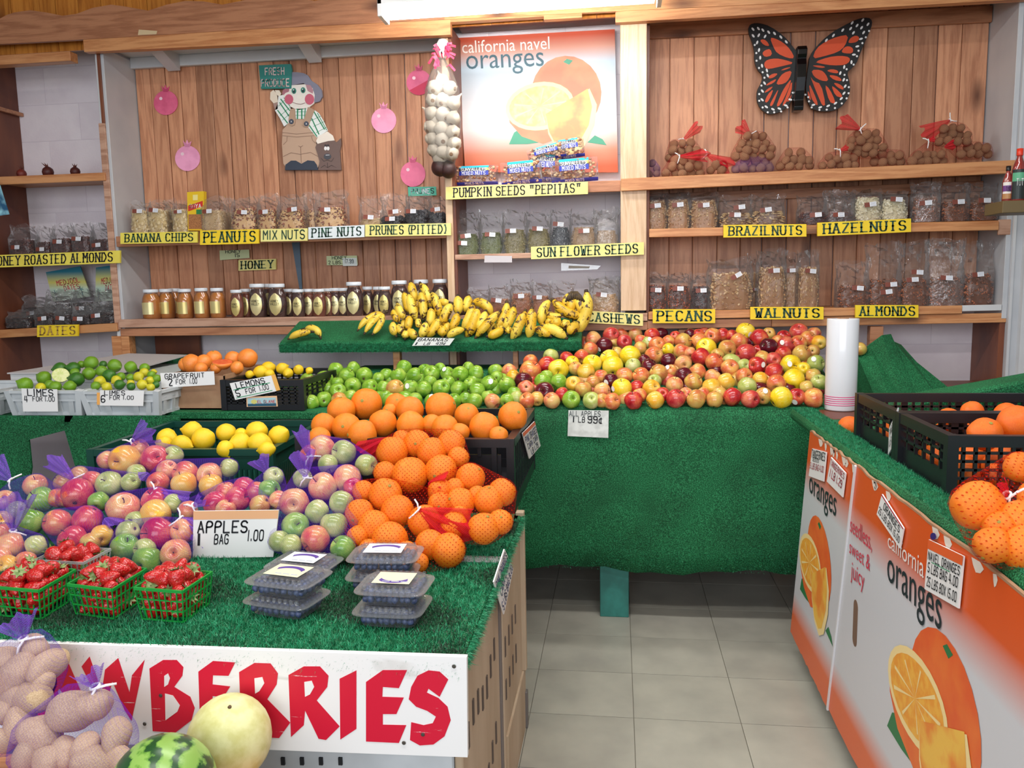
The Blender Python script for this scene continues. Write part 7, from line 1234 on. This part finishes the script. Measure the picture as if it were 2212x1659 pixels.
def big(pts, mat=None, lv=0, nm='letter'):
    g = PY(1.392-.0010-lv*.0007); P_ = [g(x/1.8746, 1300+y/1.8746) for x, y in pts]; a = sum(P_[i].x*P_[(i+1) % len(P_)].z-P_[(i+1) % len(P_)].x*P_[i].z for i in range(len(P_)))
    if a < 0: P_.reverse()
    mb = MB(); mb.poly(P_, (0, .0007, 0)); return mb.build(nm, mat or rp, t)
big([(262, 215), (328, 365), (292, 380), (262, 440), (222, 445), (262, 380), (238, 350), (215, 420), (180, 430)]); big([(330, 262), (362, 222), (412, 365), (425, 275), (478, 228), (524, 368), (534, 298), (585, 235), (532, 482), (505, 440), (455, 322), (425, 430), (400, 400)])
for a in (-300, -150, 20, 130): big([(a, 240), (a+90, 200), (a+110, 440), (a+20, 470)])
big([(605, 270), (660, 236), (715, 236), (742, 265), (738, 300), (705, 345), (770, 385), (788, 430), (775, 480), (710, 530), (618, 524)]); big([(665, 300), (680, 290), (688, 310), (680, 335), (665, 345)], wb, 1, 'letter_hole'); big([(668, 372), (700, 380), (728, 420), (718, 445), (670, 480)], wb, 1, 'letter_hole')
big([(803, 283), (862, 240), (952, 246), (925, 300), (862, 298), (860, 335), (932, 343), (905, 385), (860, 382), (862, 500), (810, 500)])
big([(968, 285), (1030, 248), (1095, 250), (1125, 290), (1120, 335), (1082, 395), (1175, 490), (1130, 552), (1095, 550), (1030, 450), (1030, 540), (978, 540)]); big([(1030, 310), (1062, 305), (1070, 330), (1050, 362), (1033, 372)], wb, 1, 'letter_hole')
big([(1168, 297), (1230, 262), (1295, 262), (1330, 300), (1325, 345), (1282, 400), (1375, 505), (1320, 560), (1290, 555), (1235, 440), (1230, 500), (1178, 548)]); big([(1232, 325), (1262, 320), (1272, 345), (1255, 375), (1235, 385)], wb, 1, 'letter_hole')
big([(1375, 312), (1443, 278), (1443, 515), (1378, 558)]); big([(1482, 325), (1550, 277), (1648, 277), (1615, 350), (1550, 345), (1548, 385), (1635, 388), (1605, 455), (1550, 455), (1550, 498), (1645, 500), (1615, 572), (1482, 566)])
big([(1815, 315), (1780, 283), (1735, 278), (1690, 300), (1665, 345), (1655, 395), (1685, 425), (1730, 442), (1765, 465), (1752, 492), (1715, 500), (1665, 488), (1660, 560), (1700, 582), (1755, 578), (1800, 545), (1825, 480), (1812, 425), (1775, 390), (1728, 368), (1735, 352), (1780, 385)])
nl = MB().lathe([(.004, 0), (.003, .001), (.001, .0012)], 10).mesh('nail', flat((70, 66, 60), .5)); 
for x, y in ((1838, 262), (1712, 538), (1635, 572), (650, 380), (585, 495)): p = PY(1.390)(x/1.8746, 1300+y/1.8746); o = link('nail', nl, t, p); o.rotation_euler = (1.5708, 0, 0)
# ------------------------------------------------------------------ melons
p = PY(1.31)(497, 1593); r = 89*depth(p)/FPX; o = link('honeydew_melon', blob(MB().lathe([(rr_, z*1.03) for rr_, z in sph(28, 16)], 28).mesh('honeydew_melon', pm('melon_rind', (226, 226, 168), .42, (206, 204, 132), 3, lo=.35, hi=.65, bump=.08), True), .03, 1, 2), None, p); o.scale = (r, r, r); o.rotation_euler = (.3, .2, 0); tag(o, 'pale cream-green honeydew melon in front of the lettered board', 'melon')
mb_ = MB().tube([(0, 0, .98), (.02, 0, 1.06)], [.06, .04], 7).build('stem_scar', M['stem'], None); mb_.parent = o
wm, tt, b = new('watermelon_rind'); b.inputs['Roughness'].default_value = .3; tc = tt.add('ShaderNodeTexCoord'); sx = tt.add('ShaderNodeSeparateXYZ'); tt.c(tc.outputs['Object'], sx.inputs[0]); at = tt.add('ShaderNodeMath', operation='ARCTAN2'); tt.c(sx.outputs[1], at.inputs[0]); tt.c(sx.outputs[0], at.inputs[1])
nn = tt.add('ShaderNodeTexNoise', i_Scale=3.5, i_Detail=4); tt.c(tc.outputs['Object'], nn.inputs['Vector']); ma = tt.add('ShaderNodeMath', operation='MULTIPLY_ADD'); ma.inputs[1].default_value = 10; tt.c(at.outputs[0], ma.inputs[0]); mm = tt.add('ShaderNodeMath', operation='MULTIPLY'); mm.inputs[1].default_value = 9; tt.c(nn.outputs[0], mm.inputs[0]); tt.c(mm.outputs[0], ma.inputs[2]); si = tt.add('ShaderNodeMath', operation='SINE'); tt.c(ma.outputs[0], si.inputs[0])
cr = ramp(tt, [(.30, (136, 176, 84)), (.62, (100, 148, 58)), (.82, (30, 74, 34))], (lambda n_: (tt.c(si.outputs[0], n_.inputs[0]), n_.outputs[0])[1])(tt.add('ShaderNodeMapRange', i_1=-1.0, i_2=1.0))); tt.c(cr, b.inputs['Base Color'])
p = PY(1.12)(352, 1704); r = 112*depth(p)/FPX; o = link('watermelon', MB().lathe([(rr_, z*1.06) for rr_, z in sph(32, 18)], 36).mesh('watermelon', wm, True), None, p); o.scale = (r, r, r); o.rotation_euler = (1.2, .5, .3); tag(o, 'striped green watermelon at the bottom edge between potatoes and honeydew', 'watermelon')
mb_ = MB().tube([(0, 0, 1.0), (.03, 0, 1.12)], [.05, .035], 7).build('stem_scar', M['stem'], None); mb_.parent = o
# ------------------------------------------------------------------ printed orange cartons along the right counter
BX = .642; XM = (-1, 0, 0); Pb = PX(BX); yA, yB_, yC = Pb(1750, 924).y, Pb(1850, 1003).y, 1.02
zo = lambda x, y: Pb(1700+x/3.318, 900+y/3.318)
zt1, zt2 = zo(160, 330).z, zo(160, 560).z; zl1, zl2 = zo(60, 1270).z, zo(45, 1420).z
gm = gradmat('carton_print', [(0, (232, 100, 44)), (max(.01, (zl2-.06)/.86), (232, 104, 48)), ((zl1-.06)/.86, (214, 214, 220)), ((zt2-.06)/.86, (214, 216, 222)), ((zt1-.06)/.86, (224, 92, 36)), (1, (222, 86, 28))], 2, .06, .92, .38)
def carton(label, y0, y1, zb0, zb1, seed, b0, b1):
    t = thing('orange_carton', label, 'box', (0, 0, 0), 'printed orange cartons'); g = random.Random(seed); N = 26
    topl = [Vector((BX, y0+(y1-y0)*k/N, .895+g.uniform(-.004, .003))) for k in range(N+1)]; botl = [Vector((BX, b0+(b1-b0)*k/N, zb0+(zb1-zb0)*k/N+g.uniform(-.004, .004))) for k in range(N+1)]
    mb = MB(); mb.poly(topl+botl[::-1], (.005, 0, 0)); mb.build('printed_panel', [gm], t)
    mb = MB(); [mb.bar(topl[k]+Vector((.003, 0, 0)), topl[k+1]+Vector((.003, 0, 0)), .007, .005) for k in range(N)]; mb.build('torn_edge', M['card'], t)
    gt = bil([Vector((BX, y0, .0)), Vector((BX, y1, .0)), Vector((BX, y1, 1)), Vector((BX, y0, 1))]); g2 = random.Random(seed+9)
    for k in range(9):
        u = g2.uniform(.05, .95); s_ = g2.uniform(.008, .03)/abs(y1-y0); patch(gt, XM, 0, 0, 0, 0, flat((222, 212, 200), .8, 'torn_paper'), t, 'torn_patch', .0006, [(u-s_, .89), (u+s_*.4, .893), (u+s_, .885), (u+s_*.5, .873), (u-s_*.2, .868), (u-s_*.7, .878)][::-1])
    part(t, 'side_wall', BX+.006, BX+.012, min(y0, y1)+.004, max(y0, y1)-.02, .2, .86, M['card'], 0)
    return t
c1 = carton('smaller printed orange carton panel at the far end of the counter', yA, yB_, .09, .075, 1, Pb(1707, 1376).y, Pb(1788, 1555).y); c2 = carton('large printed orange carton at the near end reading california oranges', yB_-.004, yC, .085, .08, 2, Pb(1788, 1555).y-.004, yC)
MB().bar((BX-.002, Pb(1788, 1555).y, .08), (BX-.002, yB_, .895), .006, .008).build('folded_edge', flat((226, 226, 230), .4, 'white_fold'), c2)
q4 = lambda *c_: bil([zo(*p) for p in c_]); fo = dict(nrm=XM)
fontlettering('oranges', q4((162, 590), (350, 780), (360, 590), (163, 430)), XM, PR['dk'], c1, .0018); fruitprint(q4((95, 1328), (325, 1730), (325, 825), (95, 560)), XM, 0, 0, 1, 1, c1)
fontlettering('seedless,', q4((456, 840), (612, 985), (610, 830), (460, 710)), XM, PR['rd'], c2, .0018); fontlettering('sweet &', q4((450, 975), (598, 1110), (602, 1000), (455, 880)), XM, PR['rd'], c2, .0018); fontlettering('juicy', q4((460, 1190), (557, 1275), (560, 1125), (468, 1040)), XM, PR['rd'], c2, .0018)
fontlettering('california', q4((727, 930), (985, 1162), (990, 1010), (730, 825)), XM, PR['wt'], c2, .0018); fontlettering('oranges', q4((722, 1245), (1108, 1640), (1116, 1330), (725, 1010)), XM, PR['dk'], c2, .0018)
ya, yb_ = Pb(1930, 1262).y, Pb(2136, 1486).y; fruitprint(bil([Vector((BX, ya, .28)), Vector((BX, yb_, .28)), Vector((BX, yb_, .70)), Vector((BX, ya, .70))]), XM, 0, 0, 1, 1, c2)
fontlettering('seedless', bil([Vector((BX, Pb(2196, 1500).y, .44)), Vector((BX, 1.04, .44)), Vector((BX, 1.04, .54)), Vector((BX, Pb(2196, 1500).y, .54))]), XM, PR['rd'], c2, .0018); fontlettering('sweet', bil([Vector((BX, Pb(2196, 1500).y, .33)), Vector((BX, 1.10, .33)), Vector((BX, 1.10, .41)), Vector((BX, Pb(2196, 1500).y, .41))]), XM, PR['rd'], c2, .0018)
h0 = zo(492, 1310); h1 = zo(488, 1650); mb = MB(); n = 10; yy, rr_ = (h0.y+h1.y)/2, .019; pts = [Vector((BX-.0008, yy+rr_*math.cos(a), h0.z-rr_+rr_*math.sin(a))) for a in [math.pi*k/n for k in range(n+1)]]+[Vector((BX-.0008, yy-rr_*math.cos(a), h1.z+rr_-rr_*math.sin(a))) for a in [math.pi*k/n for k in range(n+1)]]
mb.poly(pts, (.0006, 0, 0)); mb.build('hand_hole', pm('card_inside', (120, 92, 74), .8), c2)
Pq = PX(BX-.006); zq = lambda x, y: Pq(1700+x/3.318, 900+y/3.318)
def bcard(label, c_, lines, ink, strip=None, mat=None):
    mb = MB(); P_ = [zq(*p) for p in c_]; mb.poly(P_, (.003, 0, 0)); o = mb.build('price_card', mat or M['white']); tag(o, label, 'sign', 'price cards on the orange cartons'); f = bil(P_)
    for L_ in lines: lettering(L_[0], f, XM, L_[5] if len(L_) > 5 else ink, o, 'hand', uv=L_[1:5])
    if strip: patch(f, XM, 0, 1, strip[0], 1, strip[1], o)
    return o, f
bcard('white card reading tangerines seedless 5 lbs bag 4.00 on the small carton', [(155, 425), (262, 465), (282, 255), (180, 228)], [('TANGERINES', .03, .97, .70, .96, M['ink']), ('SEEDLESS', .15, .6, .58, .70, M['ink']), ('5 LBS BAG 4.00', .03, .95, .30, .50)], M['inkr'])
bcard('small tilted white card reading tangerines 1 lb 1.29, second on the cartons', [(285, 465), (398, 578), (420, 405), (315, 290)], [('TANGERINES', .03, .97, .72, .95), ('1 LB 1.29', .12, .9, .30, .60)], M['inkr'])
bcard('slanted white card reading oranges 25 lbs box 15.00', [(642, 700), (808, 945), (835, 800), (680, 555)], [('ORANGES', .18, .9, .58, .88), ('25 LBS BOX 15.00', .04, .96, .18, .46)], M['ink'], (.94, M['inkr']))
o, f = bcard('large white card reading navel oranges 5 lbs bag 4.00', [(985, 1235), (1228, 1375), (1265, 1000), (1015, 880)], [('NAVEL ORANGES', .04, .96, .62, .78), ('5 LBS BAG 4.00', .06, .94, .38, .56), ('25 LBS BOX 15.00', .06, .94, .10, .28)], M['ink'], (.82, flat((226, 96, 40), .6)))
patch(f, XM, .15, .7, .585, .60, M['green_ink'], o)
mb = MB(); P_ = [PX(.652)(1700+x/3.318, 900+y/3.318) for x, y in ovl] if False else [Pq(1700+(1046+20*math.cos(a))/3.318, 900+(858+26*math.sin(a))/3.318) for a in [k*.524 for k in range(12)]]; mb.poly(P_, (.001, 0, 0)); o = mb.build('fruit_sticker', flat((60, 40, 120), .4)); tag(o, 'small round purple fruit sticker above the navel oranges card', 'sticker')
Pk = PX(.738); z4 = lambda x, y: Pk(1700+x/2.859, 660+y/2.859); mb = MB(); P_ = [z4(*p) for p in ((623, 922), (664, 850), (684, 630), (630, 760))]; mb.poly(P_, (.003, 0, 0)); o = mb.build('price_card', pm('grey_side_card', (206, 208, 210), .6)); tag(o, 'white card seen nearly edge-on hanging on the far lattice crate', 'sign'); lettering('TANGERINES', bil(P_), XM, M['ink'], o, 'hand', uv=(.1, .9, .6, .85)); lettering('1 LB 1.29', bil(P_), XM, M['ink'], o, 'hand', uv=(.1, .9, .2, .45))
# oranges in red net at the right edge
meshbag('red net bag of large oranges on the counter at the right picture edge', 'orange', 'orange', '2112 1093 57 o,2212 1132 56 o,2145 1178 42 o,2225 1190 60 o,2160 1140 36 o,2205 1010 34 o,2250 1080 50 o', 1, 0, 0, PS(1.50, .985, .55), REDO, REDT, [((2175, 1070), (2150, 1052), .03, .03)], 'red net bags of oranges', {'o': 'large'}, {'o': ORG}, 'the net bag at the right edge', noun='orange', cap=(.03, .055))
# ------------------------------------------------------------------ bottles on a ledge at the right edge
t = thing('bottle_ledge', 'small olive-brown ledge for sauce bottles at the right edge', 'shelf', (0, 0, 0)); a, b2 = PY(3.5)(2155, 462), PY(3.5)(2155, 436); part(t, 'board', a.x, a.x+.5, 3.46, 3.62, a.z, b2.z, pm('olive_board', (110, 92, 60), .5)); zl = b2.z
SAU = glassy('red_sauce', (170, 30, 14), .15, .1)
def bottle(px, py, w, capc, label, Y, lc, txt):
    q = PY(Y)(px, py); h = q.z-zl; R = w/2*depth(q)/FPX; t = thing('sauce_bottle', label, 'bottle', (q.x, Y, zl), 'sauce bottles at the right edge'); T = Matrix.Translation((q.x, Y, zl))
    MB().lathe([(.001, 0), (R*.9, .0), (R, h*.04), (R, h*.58), (R*.7, h*.72), (R*.38, h*.82), (R*.36, h*.87)], 24, T).build('sauce', SAU, t, True); MB().lathe([(R*.90, 0.001), (R*1.03, h*.04), (R*1.03, h*.58), (R*.73, h*.72), (R*.42, h*.83), (R*.4, h*.88)], 24, T).build('glass', GLASS, t, True); MB().lathe([(R*.45, h*.86), (R*.48, h*.87), (R*.48, h*.99), (R*.001, h)], 20, T).build('cap', flat(capc, .35), t, True)
    for k, (z0_, z1_, cc) in enumerate(lc):
        mb = MB(); V = [T @ Vector((R*(1.06+.01*k)*math.cos(a), R*(1.06+.01*k)*math.sin(a), zz)) for zz in (h*z0_, h*z1_) for a in [-math.pi*(.08+.84*i/12) for i in range(13)]]; mb.add(V, [(i, i+1, 14+i, 13+i) for i in range(12)]); lb = mb.build('label', flat(cc, .45), t)
    lettering(txt, bil([Vector((q.x-R*.8, Y-R*1.12, zl+h*.30)), Vector((q.x+R*.8, Y-R*1.12, zl+h*.30)), Vector((q.x+R*.8, Y-R*1.12, zl+h*.42)), Vector((q.x-R*.8, Y-R*1.12, zl+h*.42))]), F_, M['white'] if lc[0][2][0] < 128 else M['ink'], lb, 'bold')
bottle(2179, 358, 20, (22, 20, 22), 'dark-capped sauce bottle with a white and purple label', 3.56, [(.10, .55, (232, 226, 220)), (.3, .46, (110, 60, 130)), (.1, .24, (180, 130, 80))], 'TUSCAN'); bottle(2204, 320, 27, (226, 60, 36), 'taller sauce bottle with an orange cap and black label', 3.54, [(.05, .6, (30, 40, 40)), (.38, .54, (90, 170, 130))], 'TUTTI'); bottle(2240, 330, 27, (214, 170, 60), 'sauce bottle with a yellow label, cut by the right picture edge', 3.54, [(.05, .6, (206, 180, 80))], 'SALSA')
